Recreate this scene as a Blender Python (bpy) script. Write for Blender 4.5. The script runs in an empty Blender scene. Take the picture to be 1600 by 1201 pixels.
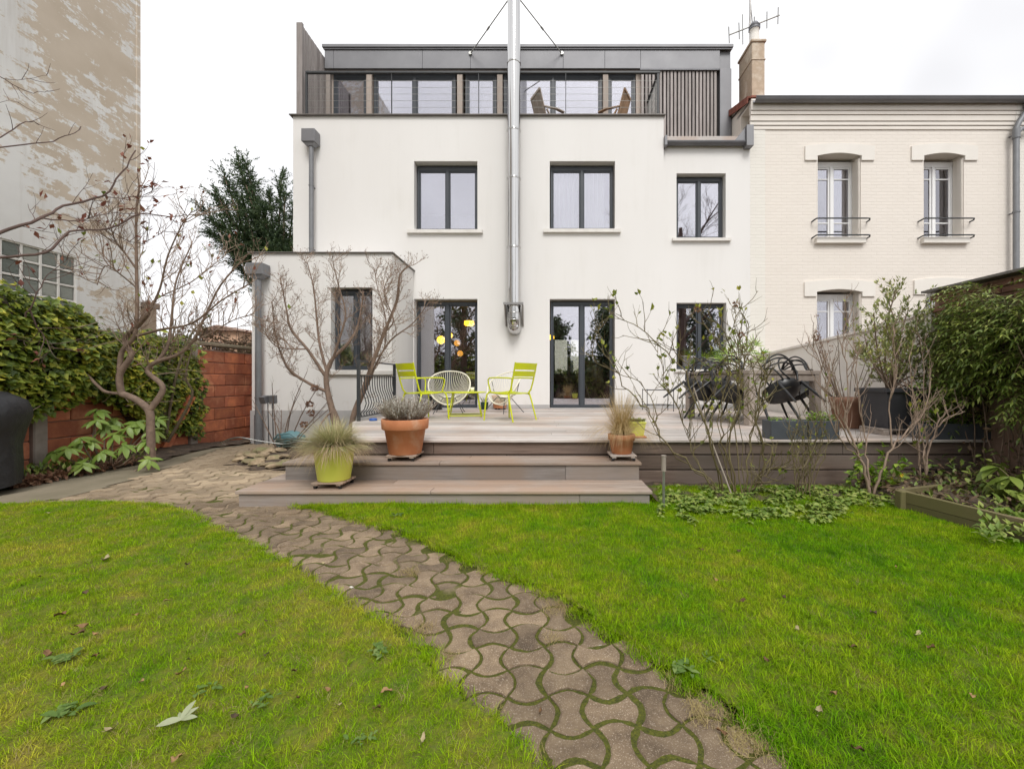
import bpy, math, random
from mathutils import Vector, Matrix, Euler, noise
S = bpy.context.scene
C = S.collection
# ---------------------------------------------------------------- camera, sky, sun, exposure
F, CX, CY, H = 667.0, 854.0, 595.0, 1.06      # focal length and principal point in photo pixels, eye height
cam = bpy.data.cameras.new('camera'); cam.sensor_width = 36; cam.lens = 36 * F / 1600
cam.shift_x = -(CX - 800) / 1600; cam.shift_y = -(600.5 - CY) / 1600
cam.clip_start = .05; cam.clip_end = 500
camo = bpy.data.objects.new('camera', cam); C.objects.link(camo)
camo.location = (0, 0, H); camo.rotation_euler = (math.pi / 2, 0, 0); S.camera = camo
SUN_EL, SUN_ROT = math.radians(50), math.radians(170)
W = bpy.data.worlds.new('World'); S.world = W; W.use_nodes = True
wn = W.node_tree; wn.nodes.clear()
sky = wn.nodes.new('ShaderNodeTexSky'); sky.sky_type = 'NISHITA'; sky.sun_disc = False
sky.sun_elevation = SUN_EL; sky.sun_rotation = SUN_ROT; sky.air_density = 1.0; sky.dust_density = 3.0
hs = wn.nodes.new('ShaderNodeHueSaturation'); hs.inputs['Saturation'].default_value = .10
wn.links.new(sky.outputs[0], hs.inputs['Color'])
ctc = wn.nodes.new('ShaderNodeTexCoord')
cno = wn.nodes.new('ShaderNodeTexNoise'); cno.inputs['Scale'].default_value = 2.3; cno.inputs['Detail'].default_value = 3
wn.links.new(ctc.outputs['Generated'], cno.inputs['Vector'])
crp = wn.nodes.new('ShaderNodeValToRGB')
crp.color_ramp.elements[0].position = .3; crp.color_ramp.elements[0].color = (6.9, 6.9, 7.15, 1)
crp.color_ramp.elements[1].position = .62; crp.color_ramp.elements[1].color = (10.8, 10.8, 10.85, 1)
wn.links.new(cno.outputs['Fac'], crp.inputs[0])
cmx = wn.nodes.new('ShaderNodeMix'); cmx.data_type = 'RGBA'; cmx.inputs[0].default_value = .82   # overcast layer over the clear sky
wn.links.new(hs.outputs[0], cmx.inputs[6]); wn.links.new(crp.outputs[0], cmx.inputs[7])
bg = wn.nodes.new('ShaderNodeBackground'); bg.inputs['Strength'].default_value = .078
wo = wn.nodes.new('ShaderNodeOutputWorld')
wn.links.new(cmx.outputs[2], bg.inputs['Color']); wn.links.new(bg.outputs[0], wo.inputs['Surface'])
sl = bpy.data.lights.new('sun', 'SUN'); sl.energy = 1.15; sl.angle = math.radians(24); sl.color = (1, .97, .93)
so = bpy.data.objects.new('sun', sl); C.objects.link(so)
sdir = Vector((math.sin(SUN_ROT) * math.cos(SUN_EL), math.cos(SUN_ROT) * math.cos(SUN_EL), math.sin(SUN_EL)))
so.rotation_euler = sdir.to_track_quat('Z', 'Y').to_euler(); so.location = sdir * 30
S.view_settings.view_transform = 'Standard'; S.view_settings.look = 'None'
S.view_settings.gamma = 1; S.view_settings.use_curve_mapping = False
S.view_settings.exposure = .88
S.render.engine = 'CYCLES'
S.cycles.max_bounces = 8; S.cycles.transparent_max_bounces = 16
S.cycles.caustics_reflective = False; S.cycles.caustics_refractive = False

# ---------------------------------------------------------------- helpers
def P(px, py, d):
    return Vector(((px - CX) * d / F, d, H - (py - CY) * d / F))
def Gd(px, py, z=0):                      # point on the level z seen at a photo pixel
    d = F * (H - z) / (py - CY)
    return Vector(((px - CX) * d / F, d, z))
def U(rng, a, b): return rng.uniform(a, b)

class MB:
    def __init__(s): s.v = []; s.f = []; s.mi = []; s.sm = []
    def add(s, vs, fs, mi=0, smooth=False):
        b = len(s.v); s.v.extend([tuple(v) for v in vs])
        for f in fs:
            s.f.append([i + b for i in f]); s.mi.append(mi); s.sm.append(smooth)
    def box(s, x0, x1, y0, y1, z0, z1, mi=0):
        s.add([(x0,y0,z0),(x1,y0,z0),(x1,y1,z0),(x0,y1,z0),(x0,y0,z1),(x1,y0,z1),(x1,y1,z1),(x0,y1,z1)],
              [(0,3,2,1),(4,5,6,7),(0,1,5,4),(1,2,6,5),(2,3,7,6),(3,0,4,7)], mi); return s
    def hexa(s, vs, mi=0):                # eight corners: bottom ring then top ring
        s.add(vs, [(0,3,2,1),(4,5,6,7),(0,1,5,4),(1,2,6,5),(2,3,7,6),(3,0,4,7)], mi); return s
    def cbox(s, x0, x1, y0, y1, z0, z1, c=.004, mi=0):   # box with chamfered edges
        X, Y, Z = (x0, x1), (y0, y1), (z0, z1); vs = []; idx = {}
        for a in (0,1):
            for b in (0,1):
                for d in (0,1):
                    sx, sy, sz = (1-2*a)*c, (1-2*b)*c, (1-2*d)*c
                    x, y, z = X[a], Y[b], Z[d]
                    for k, p in enumerate(((x, y+sy, z+sz), (x+sx, y, z+sz), (x+sx, y+sy, z))):
                        idx[(a,b,d,k)] = len(vs); vs.append(p)
        fs = []
        for a in (0,1):
            q = [idx[(a,0,0,0)], idx[(a,1,0,0)], idx[(a,1,1,0)], idx[(a,0,1,0)]]; fs.append(q if a else q[::-1])
            q = [idx[(0,a,0,1)], idx[(1,a,0,1)], idx[(1,a,1,1)], idx[(0,a,1,1)]]; fs.append(q[::-1] if a else q)
            q = [idx[(0,0,a,2)], idx[(1,0,a,2)], idx[(1,1,a,2)], idx[(0,1,a,2)]]; fs.append(q if a else q[::-1])
        for a in (0,1):
            for b in (0,1):
                q = [idx[(a,b,0,0)], idx[(a,b,0,1)], idx[(a,b,1,1)], idx[(a,b,1,0)]]; fs.append(q if a == b else q[::-1])
                q = [idx[(a,0,b,0)], idx[(a,1,b,0)], idx[(a,1,b,2)], idx[(a,0,b,2)]]; fs.append(q[::-1] if a == b else q)
                q = [idx[(0,a,b,1)], idx[(1,a,b,1)], idx[(1,a,b,2)], idx[(0,a,b,2)]]; fs.append(q if a == b else q[::-1])
                for d in (0,1):
                    t = [idx[(a,b,d,0)], idx[(a,b,d,1)], idx[(a,b,d,2)]]; fs.append(t if (a+b+d) % 2 else t[::-1])
        s.add(vs, fs, mi); return s
    def obox(s, c, size, rot=(0,0,0), mi=0):
        M = Euler(rot).to_matrix() if not isinstance(rot, Matrix) else rot
        h = Vector(size) / 2; c = Vector(c)
        vs = [c + M @ Vector((x*h.x, y*h.y, z*h.z)) for z in (-1,1) for x, y in ((-1,-1),(1,-1),(1,1),(-1,1))]
        return s.hexa(vs, mi)
    def bar(s, a, b, w, t, up=(0,0,1), mi=0):   # rectangular bar from a to b
        a, b = Vector(a), Vector(b); d = (b - a).normalized(); u = Vector(up)
        x = d.cross(u)
        if x.length < 1e-4: x = d.cross(Vector((1,0,0)))
        x.normalize(); y = x.cross(d)
        vs = []
        for p in (a, b):
            for i, j in ((-1,-1),(1,-1),(1,1),(-1,1)): vs.append(p + x*(i*w/2) + y*(j*t/2))
        return s.hexa(vs, mi)
    def tube(s, pts, r, n=8, cap=True, mi=0, closed=False):
        pts = [Vector(p) for p in pts]; m = len(pts)
        rr = r if isinstance(r, (list, tuple)) else [r] * m
        tang = []
        for i in range(m):
            if closed: t = pts[(i+1) % m] - pts[i-1]
            else: t = pts[min(i+1, m-1)] - pts[max(i-1, 0)]
            if t.length < 1e-9: t = Vector((0,0,1))
            tang.append(t.normalized())
        t0 = tang[0]; a = Vector((0,0,1)) if abs(t0.z) < .9 else Vector((1,0,0))
        x = t0.cross(a).normalized(); vs = []
        for i in range(m):
            x = x - tang[i] * x.dot(tang[i])
            if x.length < 1e-6: x = tang[i].orthogonal()
            x.normalize(); y = tang[i].cross(x)
            for k in range(n):
                an = 2*math.pi*k/n
                vs.append(pts[i] + x*(math.cos(an)*rr[i]) + y*(math.sin(an)*rr[i]))
        fs = []
        for i in range(m if closed else m-1):
            j = (i+1) % m
            for k in range(n):
                k2 = (k+1) % n; fs.append((i*n+k, i*n+k2, j*n+k2, j*n+k))
        s.add(vs, fs, mi, n > 4)
        if cap and not closed and n > 4:
            s.add(vs[:n], [tuple(range(n))[::-1]], mi); s.add(vs[-n:], [tuple(range(n))], mi)
        return s
    def lathe(s, prof, n=32, c=(0,0,0), mi=0, smooth=True):
        vs = []; cx, cy, cz = c
        for r, z in prof:
            for k in range(n):
                a = 2*math.pi*k/n; vs.append((cx + r*math.cos(a), cy + r*math.sin(a), cz + z))
        fs = []
        for i in range(len(prof)-1):
            for k in range(n):
                k2 = (k+1) % n; fs.append((i*n+k, i*n+k2, (i+1)*n+k2, (i+1)*n+k))
        s.add(vs, fs, mi, smooth); return s
    def prism(s, poly, z0, z1, mi=0):     # poly in xy, extruded in z
        n = len(poly)
        s.add([(x,y,z0) for x,y in poly] + [(x,y,z1) for x,y in poly],
              [tuple(range(n))[::-1], tuple(range(n, 2*n))] + [(i, (i+1)%n, n+(i+1)%n, n+i) for i in range(n)], mi); return s
    def prism_y(s, poly, y0, y1, mi=0):   # poly in xz (counter-clockwise seen from the front), extruded in y
        n = len(poly)
        s.add([(x,y0,z) for x,z in poly] + [(x,y1,z) for x,z in poly],
              [tuple(range(n)), tuple(range(n, 2*n))[::-1]] + [(i, n+i, n+(i+1)%n, (i+1)%n) for i in range(n)], mi); return s
    def prism_x(s, poly, x0, x1, mi=0):   # poly in yz
        n = len(poly)
        s.add([(x0,y,z) for y,z in poly] + [(x1,y,z) for y,z in poly],
              [tuple(range(n))[::-1], tuple(range(n, 2*n))] + [(i, (i+1)%n, n+(i+1)%n, n+i) for i in range(n)], mi); return s
    def leaf(s, p, d, nrm, l, w, fold=.15, mi=0):
        d = d.normalized(); x = d.cross(nrm)
        if x.length < 1e-5: x = d.orthogonal()
        x.normalize(); u = x.cross(d)
        m = p + d*(l*.5); b = len(s.v)
        s.v.extend([tuple(p), tuple(p + d*(l*.42) + x*(w*.5) + u*(w*fold)), tuple(p + d*l - u*(l*.08)),
                    tuple(p + d*(l*.42) - x*(w*.5) + u*(w*fold)), tuple(m)])
        for f in ((0,1,4),(1,2,4),(2,3,4),(3,0,4)):
            s.f.append([b+i for i in f]); s.mi.append(mi); s.sm.append(False)
    def rleaf(s, p, d, nrm, l, w, droop=.25, fold=.12, mi=0, k=5):   # rounded leaf that arches along its length
        d = d.normalized(); x = d.cross(nrm)
        if x.length < 1e-5: x = d.orthogonal()
        x.normalize(); u = x.cross(d); b = len(s.v)
        for i in range(k+1):
            t = i/k; c = p + d*(l*t*(1-.15*droop*t)) - u*(l*droop*t*t); hw = w*.5*(math.sin(math.pi*(.06+.94*t))**.75 if t < 1 else .05)
            s.v.extend([tuple(c - x*hw + u*(hw*fold*2)), tuple(c), tuple(c + x*hw + u*(hw*fold*2))])
        for i in range(k):
            a = b+3*i
            for f in ((a,a+1,a+4,a+3),(a+1,a+2,a+5,a+4)): s.f.append(list(f)); s.mi.append(mi); s.sm.append(True)
    def blade(s, pts, w0, side, mi=0):    # tapered ribbon along pts
        m = len(pts); b = len(s.v); sd = side
        for i, p in enumerate(pts[:-1]):
            w = w0 * (1 - .75*i/(m-1)) * .5
            s.v.append(tuple(p - sd*w)); s.v.append(tuple(p + sd*w))
        s.v.append(tuple(pts[-1]))
        for i in range(m-2):
            s.f.append([b+2*i, b+2*i+1, b+2*i+3, b+2*i+2]); s.mi.append(mi); s.sm.append(True)
        e = b + 2*(m-2); s.f.append([e, e+1, b+2*(m-1)]); s.mi.append(mi); s.sm.append(True)
    def mesh(s, name, mats):
        me = bpy.data.meshes.new(name); me.from_pydata(s.v, [], s.f)
        for m in (mats if isinstance(mats, (list, tuple)) else [mats]): me.materials.append(m)
        me.polygons.foreach_set('material_index', s.mi); me.polygons.foreach_set('use_smooth', s.sm)
        me.update(); return me
    def build(s, name, mats, parent=None, origin=None):
        # coordinates are world unless the parent was made local (rotated things)
        me = s.mesh(name, mats); o = bpy.data.objects.new(name, me); C.objects.link(o)
        off = Vector((0,0,0))
        if parent is not None:
            o.parent = parent
            if not parent.get('_l'):
                q = parent
                while q is not None: off += q.location; q = q.parent
            else: o['_l'] = 1
        elif origin is not None: off = Vector(origin)
        if parent is None and origin is not None: o.location = off
        if off.length > 0: me.transform(Matrix.Translation(-off))
        return o

def tag(o, label=None, cat=None, group=None, kind=None):
    if label and len(label.split()) > 16: print('LONG', label)
    if label: o['label'] = label
    if cat: o['category'] = cat
    if group: o['group'] = group
    if kind: o['kind'] = kind
    return o
def thing(name, label, cat, loc=(0,0,0), rotz=0, group=None, local=False):
    o = bpy.data.objects.new(name, None); C.objects.link(o); o.empty_display_size = .2
    o.location = loc; o.rotation_euler = (0,0,rotz)
    if local: o['_l'] = 1
    return tag(o, label, cat, group)
def struct(name, mb, m): return tag(mb.build(name, m), kind='structure')
def children(o): return [c for c in bpy.data.objects if c.parent == o]
def copy_tree(o, parent=None):
    c = o.copy(); C.objects.link(c)
    if parent is not None: c.parent = parent
    for ch in children(o): copy_tree(ch, c)
    return c
def piece(name, me, parent, loc, rot=(0,0,0), scale=(1,1,1)):   # shared-mesh part; loc in world unless parent local
    o = bpy.data.objects.new(name, me); C.objects.link(o); o.parent = parent
    off = Vector((0,0,0)); q = parent
    if not parent.get('_l'):
        while q is not None: off += q.location; q = q.parent
    o.location = Vector(loc) - off; o.rotation_euler = rot; o.scale = scale
    return o

# ---------------------------------------------------------------- materials
def nd(nt, t, **kw):
    n = nt.nodes.new(t)
    for k, v in kw.items(): setattr(n, k, v)
    return n
def base_mat(name):
    m = bpy.data.materials.new(name); m.use_nodes = True
    nt = m.node_tree; nt.nodes.clear()
    out = nd(nt, 'ShaderNodeOutputMaterial'); b = nd(nt, 'ShaderNodeBsdfPrincipled')
    nt.links.new(b.outputs[0], out.inputs[0])
    return m, nt, b, out
def coords(nt, stretch=(1,1,1), kind='P'):
    if kind == 'P': src = nd(nt, 'ShaderNodeNewGeometry').outputs['Position']
    else: src = nd(nt, 'ShaderNodeTexCoord').outputs['Object']
    mp = nd(nt, 'ShaderNodeMapping'); mp.inputs['Scale'].default_value = stretch
    nt.links.new(src, mp.inputs[0]); return mp.outputs[0]
def noise_tex(nt, vec, scale, detail=4, rough=.55, dist=0):
    n = nd(nt, 'ShaderNodeTexNoise'); n.inputs['Scale'].default_value = scale
    n.inputs['Detail'].default_value = detail; n.inputs['Roughness'].default_value = rough
    n.inputs['Distortion'].default_value = dist
    nt.links.new(vec, n.inputs['Vector']); return n.outputs['Fac']
def ramp(nt, fac, stops):
    r = nd(nt, 'ShaderNodeValToRGB'); e = r.color_ramp.elements
    while len(e) < len(stops): e.new(.5)
    for i, (p, c) in enumerate(stops):
        e[i].position = p; e[i].color = tuple(c) + (1,) if len(c) == 3 else c
    nt.links.new(fac, r.inputs[0]); return r.outputs[0]
def mixc(nt, fac, a, b, mode='MIX'):
    m = nd(nt, 'ShaderNodeMix', data_type='RGBA', blend_type=mode)
    for s, v in ((0, fac), (6, a), (7, b)):
        if isinstance(v, (int, float)): m.inputs[s].default_value = v
        elif isinstance(v, (tuple, list)): m.inputs[s].default_value = tuple(v)[:3] + (1,)
        else: nt.links.new(v, m.inputs[s])
    return m.outputs[2]
def mathn(nt, op, a, b=0.0, clamp=False):
    m = nd(nt, 'ShaderNodeMath', operation=op, use_clamp=clamp)
    for s, v in ((0, a), (1, b)):
        if isinstance(v, (int, float)): m.inputs[s].default_value = v
        else: nt.links.new(v, m.inputs[s])
    return m.outputs[0]
def bumpn(nt, b, h, strength=.3, dist=.01):
    n = nd(nt, 'ShaderNodeBump'); n.inputs['Strength'].default_value = strength; n.inputs['Distance'].default_value = dist
    nt.links.new(h, n.inputs['Height']); nt.links.new(n.outputs[0], b.inputs['Normal'])
def g3(v): return (v, v, v)
def mat(name, c1, c2=None, scale=4, rough=.6, bump=0, bscale=60, metal=0, stretch=(1,1,1), rand=0, c3=None, kind='P', lo=.35, hi=.65, bdist=.004):
    m, nt, b, out = base_mat(name); b.inputs['Roughness'].default_value = rough; b.inputs['Metallic'].default_value = metal
    vec = coords(nt, stretch, kind)
    if c2 is None: c2 = tuple(x*.82 for x in c1)
    f = noise_tex(nt, vec, scale, 6, .6)
    stops = [(lo, c1), (hi, c2)] if c3 is None else [(lo, c1), ((lo+hi)/2, c2), (hi, c3)]
    col = ramp(nt, f, stops)
    if rand:
        oi = nd(nt, 'ShaderNodeObjectInfo'); k = mathn(nt, 'MULTIPLY_ADD', oi.outputs['Random'], rand)
        k.node.inputs[2].default_value = 1 - rand/2
        col = mixc(nt, 1.0, col, k, 'MULTIPLY')
    nt.links.new(col, b.inputs['Base Color'])
    if bump: bumpn(nt, b, noise_tex(nt, vec, bscale, 5, .6), bump, bdist)
    return m
def leaf_mat(name, cols, rough=.45, trans=.25, pos_scale=2.5):
    m, nt, b, out = base_mat(name); b.inputs['Roughness'].default_value = rough
    geo = nd(nt, 'ShaderNodeNewGeometry')
    f = noise_tex(nt, coords(nt), pos_scale, 2)
    k = mathn(nt, 'MULTIPLY_ADD', geo.outputs['Random Per Island'], .75); k.node.inputs[2].default_value = -.38
    k = mathn(nt, 'ADD', f, k, True)
    n = len(cols); col = ramp(nt, k, [(.1 + .8*i/max(1, n-1), c) for i, c in enumerate(cols)])
    nt.links.new(col, b.inputs['Base Color'])
    t = nd(nt, 'ShaderNodeBsdfTranslucent'); nt.links.new(col, t.inputs[0])
    mx = nd(nt, 'ShaderNodeMixShader'); mx.inputs[0].default_value = trans
    nt.links.new(b.outputs[0], mx.inputs[1]); nt.links.new(t.outputs[0], mx.inputs[2]); nt.links.new(mx.outputs[0], out.inputs[0])
    return m
def wood_mat(name, c1, c2, axis=0, rough=.7, rand=.35, grain=38, c3=None):
    m, nt, b, out = base_mat(name); b.inputs['Roughness'].default_value = rough
    st = [1, 1, 1]; st[axis] = .06
    vec0 = coords(nt, tuple(st))
    oi = nd(nt, 'ShaderNodeObjectInfo')
    ad = nd(nt, 'ShaderNodeVectorMath', operation='ADD'); nt.links.new(vec0, ad.inputs[0])
    sc = mathn(nt, 'MULTIPLY', oi.outputs['Random'], 13.0); nt.links.new(sc, ad.inputs[1])
    f = noise_tex(nt, ad.outputs[0], grain, 6, .65, .6)
    big = noise_tex(nt, coords(nt), 1.7, 4)
    col = ramp(nt, f, [(.3, c1), (.7, c2)])
    if c3: col = mixc(nt, ramp(nt, big, [(.42, g3(0)), (.62, g3(1))]), col, c3)
    k = mathn(nt, 'MULTIPLY_ADD', oi.outputs['Random'], rand); k.node.inputs[2].default_value = 1 - rand/2
    col = mixc(nt, 1.0, col, k, 'MULTIPLY')
    nt.links.new(col, b.inputs['Base Color']); bumpn(nt, b, f, .35, .003)
    return m

M = {}
# rendered white wall with faint weathering
def m_wall(name, c, c2):
    m, nt, b, out = base_mat(name); b.inputs['Roughness'].default_value = .85
    f = noise_tex(nt, coords(nt, (1, 1, .35)), .9, 5, .6)
    col = ramp(nt, f, [(.3, c), (.72, c2)])
    run = mathn(nt, 'MULTIPLY', noise_tex(nt, coords(nt, (1, 1, .05)), 7, 5, .65), noise_tex(nt, coords(nt), 1.1, 3))   # faint rain runs
    col = mixc(nt, ramp(nt, run, [(.28, g3(0)), (.46, g3(.2))]), col, (.60,.575,.53))
    g = nd(nt, 'ShaderNodeNewGeometry'); sp = nd(nt, 'ShaderNodeSeparateXYZ'); nt.links.new(g.outputs['Position'], sp.inputs[0])
    spl = mathn(nt, 'SUBTRACT', noise_tex(nt, coords(nt), 5, 5, .65), mathn(nt, 'MULTIPLY', mathn(nt, 'SUBTRACT', sp.outputs[2], .5), .9))   # soil splashed on the foot of the wall
    col = mixc(nt, ramp(nt, spl, [(.42, g3(0)), (.7, g3(.45))]), col, (.50,.45,.38)); nt.links.new(col, b.inputs['Base Color'])
    bumpn(nt, b, noise_tex(nt, coords(nt), 260, 3), .12, .002); return m
M['white'] = m_wall('white_render', (.76,.745,.725), (.73,.712,.69))
M['plinth'] = mat('grey_plinth', (.50,.485,.475), (.41,.40,.395), 3, .85, .1, 150)
M['pale_render'] = mat('pale_garden_render', (.86,.815,.76), (.72,.66,.60), 1.6, .9, .15, 120, lo=.45, hi=.75)
def m_brick(name, c, c2, joint):
    m, nt, b, out = base_mat(name); b.inputs['Roughness'].default_value = .75
    g = nd(nt, 'ShaderNodeNewGeometry'); sp = nd(nt, 'ShaderNodeSeparateXYZ'); nt.links.new(g.outputs['Position'], sp.inputs[0])
    cb = nd(nt, 'ShaderNodeCombineXYZ'); nt.links.new(mathn(nt, 'ADD', sp.outputs[0], sp.outputs[1]), cb.inputs[0]); nt.links.new(sp.outputs[2], cb.inputs[1])
    br = nd(nt, 'ShaderNodeTexBrick'); nt.links.new(cb.outputs[0], br.inputs['Vector'])
    br.inputs['Scale'].default_value = 1; br.inputs['Brick Width'].default_value = .235; br.inputs['Row Height'].default_value = .074
    br.inputs['Mortar Size'].default_value = .007; br.inputs['Mortar Smooth'].default_value = .4; br.inputs['Bias'].default_value = 0
    br.inputs['Color1'].default_value = c + (1,); br.inputs['Color2'].default_value = c2 + (1,); br.inputs['Mortar'].default_value = joint + (1,)
    f = noise_tex(nt, coords(nt), .8, 4)
    col = mixc(nt, .55, br.outputs[0], ramp(nt, f, [(.3, c), (.7, c2)]))
    nt.links.new(col, b.inputs['Base Color'])
    h = mathn(nt, 'SUBTRACT', mathn(nt, 'MULTIPLY', noise_tex(nt, coords(nt), 30, 4), .5), br.outputs['Fac'])
    bumpn(nt, b, h, .55, .006); return m
M['cream_brick'] = m_brick('painted_cream_brick', (.765,.71,.645), (.725,.67,.605), (.68,.625,.565))
M['white_brick'] = m_brick('painted_white_brick', (.76,.73,.67), (.73,.70,.64), (.68,.65,.6))
M['cream_trim'] = mat('cream_paint', (.75,.70,.64), (.71,.66,.60), 2, .7)
M['white_trim'] = mat('white_stone_paint', (.765,.73,.675), (.72,.685,.63), 2, .7, .05, 80)
M['sill'] = mat('white_sill_stone', (.74,.72,.68), (.66,.63,.59), 6, .7)
M['anth'] = mat('anthracite_aluminium', (.045,.052,.062), (.055,.062,.072), 2, .38)
M['iron'] = mat('black_iron', (.03,.033,.037), (.045,.048,.05), 8, .5)
M['pvc'] = mat('white_window_paint', (.80,.80,.80), (.76,.76,.76), 3, .35)
M['zinc'] = mat('grey_zinc', (.215,.215,.225), (.175,.175,.185), 1.2, .5, 0, metal=.35)
M['zinc_dark'] = mat('dark_zinc', (.13,.13,.14), (.17,.17,.18), 3, .5, 0, metal=.4)
M['pipe'] = mat('grey_pipe', (.21,.215,.225), (.175,.18,.19), 5, .5, 0, metal=.3)
M['steel'] = mat('polished_steel', (.56,.555,.55), (.50,.495,.49), 3, .11, .03, 20, metal=1, stretch=(1,1,.1))
M['bracket'] = mat('bracket_steel', (.35,.34,.33), (.25,.24,.23), 6, .35, metal=.9)
M['coping'] = mat('dark_coping', (.13,.118,.108), (.17,.155,.145), 4, .5, metal=.3)
M['inside'] = mat('inside_wall', (.34,.30,.27), (.30,.26,.23), 1.5, .9)
M['inside_white'] = mat('inside_white_wall', (.62,.6,.58), (.56,.54,.52), 1.5, .9)
M['inside_dark'] = mat('inside_dark_board', (.075,.055,.048), (.035,.028,.025), 3, .5)
M['floor_in'] = mat('inside_floor', (.22,.2,.18), (.17,.15,.13), 2, .35)
M['curtain'] = mat('sheer_curtain', (.85,.85,.86), (.8,.8,.82), 2, .9)
def m_glass(name, refl, tint=(.93,.92,1.0), through=(.97,.98,.98)):
    m, nt, b, out = base_mat(name); nt.nodes.remove(b)
    t = nd(nt, 'ShaderNodeBsdfTransparent'); t.inputs[0].default_value = through + (1,)
    g = nd(nt, 'ShaderNodeBsdfGlossy'); g.inputs['Roughness'].default_value = .015; g.inputs['Color'].default_value = tint + (1,)
    lw = nd(nt, 'ShaderNodeLayerWeight'); lw.inputs['Blend'].default_value = .35
    fac = mathn(nt, 'MULTIPLY_ADD', lw.outputs['Fresnel'], .8, True); fac.node.inputs[2].default_value = refl
    bp = nd(nt, 'ShaderNodeBump'); bp.inputs['Strength'].default_value = .02; bp.inputs['Distance'].default_value = .02
    nt.links.new(noise_tex(nt, coords(nt), 1.3, 1), bp.inputs['Height']); nt.links.new(bp.outputs[0], g.inputs['Normal'])
    mx = nd(nt, 'ShaderNodeMixShader'); nt.links.new(fac, mx.inputs[0]); nt.links.new(t.outputs[0], mx.inputs[1]); nt.links.new(g.outputs[0], mx.inputs[2])
    nt.links.new(mx.outputs[0], out.inputs[0]); return m
M['glass'] = m_glass('window_glass', .30)
M['glass_back'] = m_glass('back_window_glass', .04)
M['glass_old'] = m_glass('old_window_glass', .22)
M['deck'] = wood_mat('weathered_deck_wood', (.57,.53,.50), (.40,.355,.325), 0, .7, .42, c3=(.45,.37,.32))
M['deck_riser'] = wood_mat('riser_wood', (.20,.145,.115), (.095,.065,.05), 0, .7, .4, c3=(.155,.12,.10))
M['step_riser'] = wood_mat('step_riser_wood', (.33,.30,.28), (.19,.16,.14), 0, .7, .45, c3=(.27,.215,.175))
M['deck_tread'] = wood_mat('tread_wood', (.43,.36,.31), (.20,.15,.115), 0, .65, .45, c3=(.33,.235,.175))
M['table_wood'] = wood_mat('table_wood', (.42,.36,.315), (.28,.23,.195), 0, .75, .25)
M['larch_v'] = wood_mat('silvered_larch', (.40,.365,.35), (.25,.22,.205), 2, .75, .4)
M['post_wood'] = wood_mat('pale_post_wood', (.42,.36,.31), (.33,.27,.23), 2, .7, .2)
M['teak'] = wood_mat('teak', (.44,.29,.18), (.30,.185,.11), 2, .6, .3)
M['teak_grey'] = wood_mat('greyed_teak', (.46,.39,.33), (.32,.26,.21), 2, .65, .3)
M['timber'] = wood_mat('mossy_timber', (.23,.175,.10), (.12,.09,.05), 1, .85, .3, c3=(.13,.115,.045))
M['bark'] = mat('shrub_bark', (.27,.19,.14), (.14,.095,.07), 14, .85, .5, 90, lo=.3, hi=.7)
M['bark_pale'] = mat('pale_bark', (.36,.265,.20), (.21,.145,.105), 14, .85, .4, 90, lo=.3, hi=.7)
M['bark_green'] = mat('green_cane', (.20,.17,.075), (.12,.085,.045), 9, .7, .3, 60, lo=.3, hi=.7)
M['bark_dark'] = mat('dark_twig', (.095,.06,.05), (.14,.09,.075), 9, .85, .3, 60)
M['bark_mossy'] = mat('mossy_bark', (.20,.145,.105), (.12,.105,.05), 10, .9, .5, 70, lo=.35, hi=.65)
M['lime'] = mat('lime_lacquer', (.58,.63,.008), (.53,.58,.008), 3, .4)
M['lime_pot'] = mat('lime_plastic', (.84,.88,.15), (.80,.84,.14), 3, .42)
M['cream_cord'] = mat('cream_cord', (.82,.79,.65), (.76,.73,.58), 5, .5)
M['black_plastic'] = mat('black_plastic', (.008,.008,.009), (.012,.012,.013), 5, .34)
M['terra'] = mat('terracotta', (.50,.185,.08), (.55,.22,.10), 6, .8, .15, 70, lo=.35, hi=.72, c3=(.60,.36,.24))
M['terra_old'] = mat('weathered_terracotta', (.36,.19,.125), (.27,.14,.09), 6, .8, .15, 90)
M['planter'] = mat('grey_planter', (.075,.085,.10), (.055,.062,.072), 4, .6)
M['dark_pot'] = mat('dark_pot', (.035,.035,.042), (.05,.05,.057), 4, .5)
M['soil'] = mat('soil', (.085,.06,.042), (.05,.035,.025), 14, .95, .8, 40, bdist=.02)
M['bed'] = mat('soil_and_leaf_bed', (.12,.085,.058), (.06,.042,.03), 9, .95, .8, 45, c3=(.17,.12,.075), bdist=.02)
M['concrete'] = mat('old_concrete', (.26,.22,.155), (.18,.155,.10), 2.5, .9, .25, 60, lo=.35, hi=.7)
M['post_concrete'] = mat('concrete_post', (.34,.29,.25), (.24,.2,.17), 5, .9, .3, 80)
M['red_block'] = mat('red_painted_block', (.62,.215,.095), (.40,.125,.065), 3.2, .8, .35, 45, rand=.5, c3=(.66,.29,.15), lo=.3, hi=.72)
M['mortar'] = mat('grey_mortar', (.36,.24,.18), (.28,.17,.13), 6, .95, .4, 60)
M['red_brick'] = mat('old_red_brick', (.27,.13,.085), (.17,.09,.065), 6, .85, .4, 60, rand=.5)
M['tile'] = mat('red_roof_tile', (.28,.09,.06), (.2,.07,.05), 5, .8, .3, 40)
M['chimney'] = mat('chimney_render', (.55,.44,.33), (.44,.34,.25), 3, .9, .3, 50, c3=(.6,.52,.42))
M['rubber'] = mat('black_cover_cloth', (.012,.012,.014), (.017,.017,.02), 3, .5, .5, 9, bdist=.03)
M['teal'] = mat('teal_plastic', (.12,.25,.27), (.10,.2,.22), 5, .5)
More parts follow.
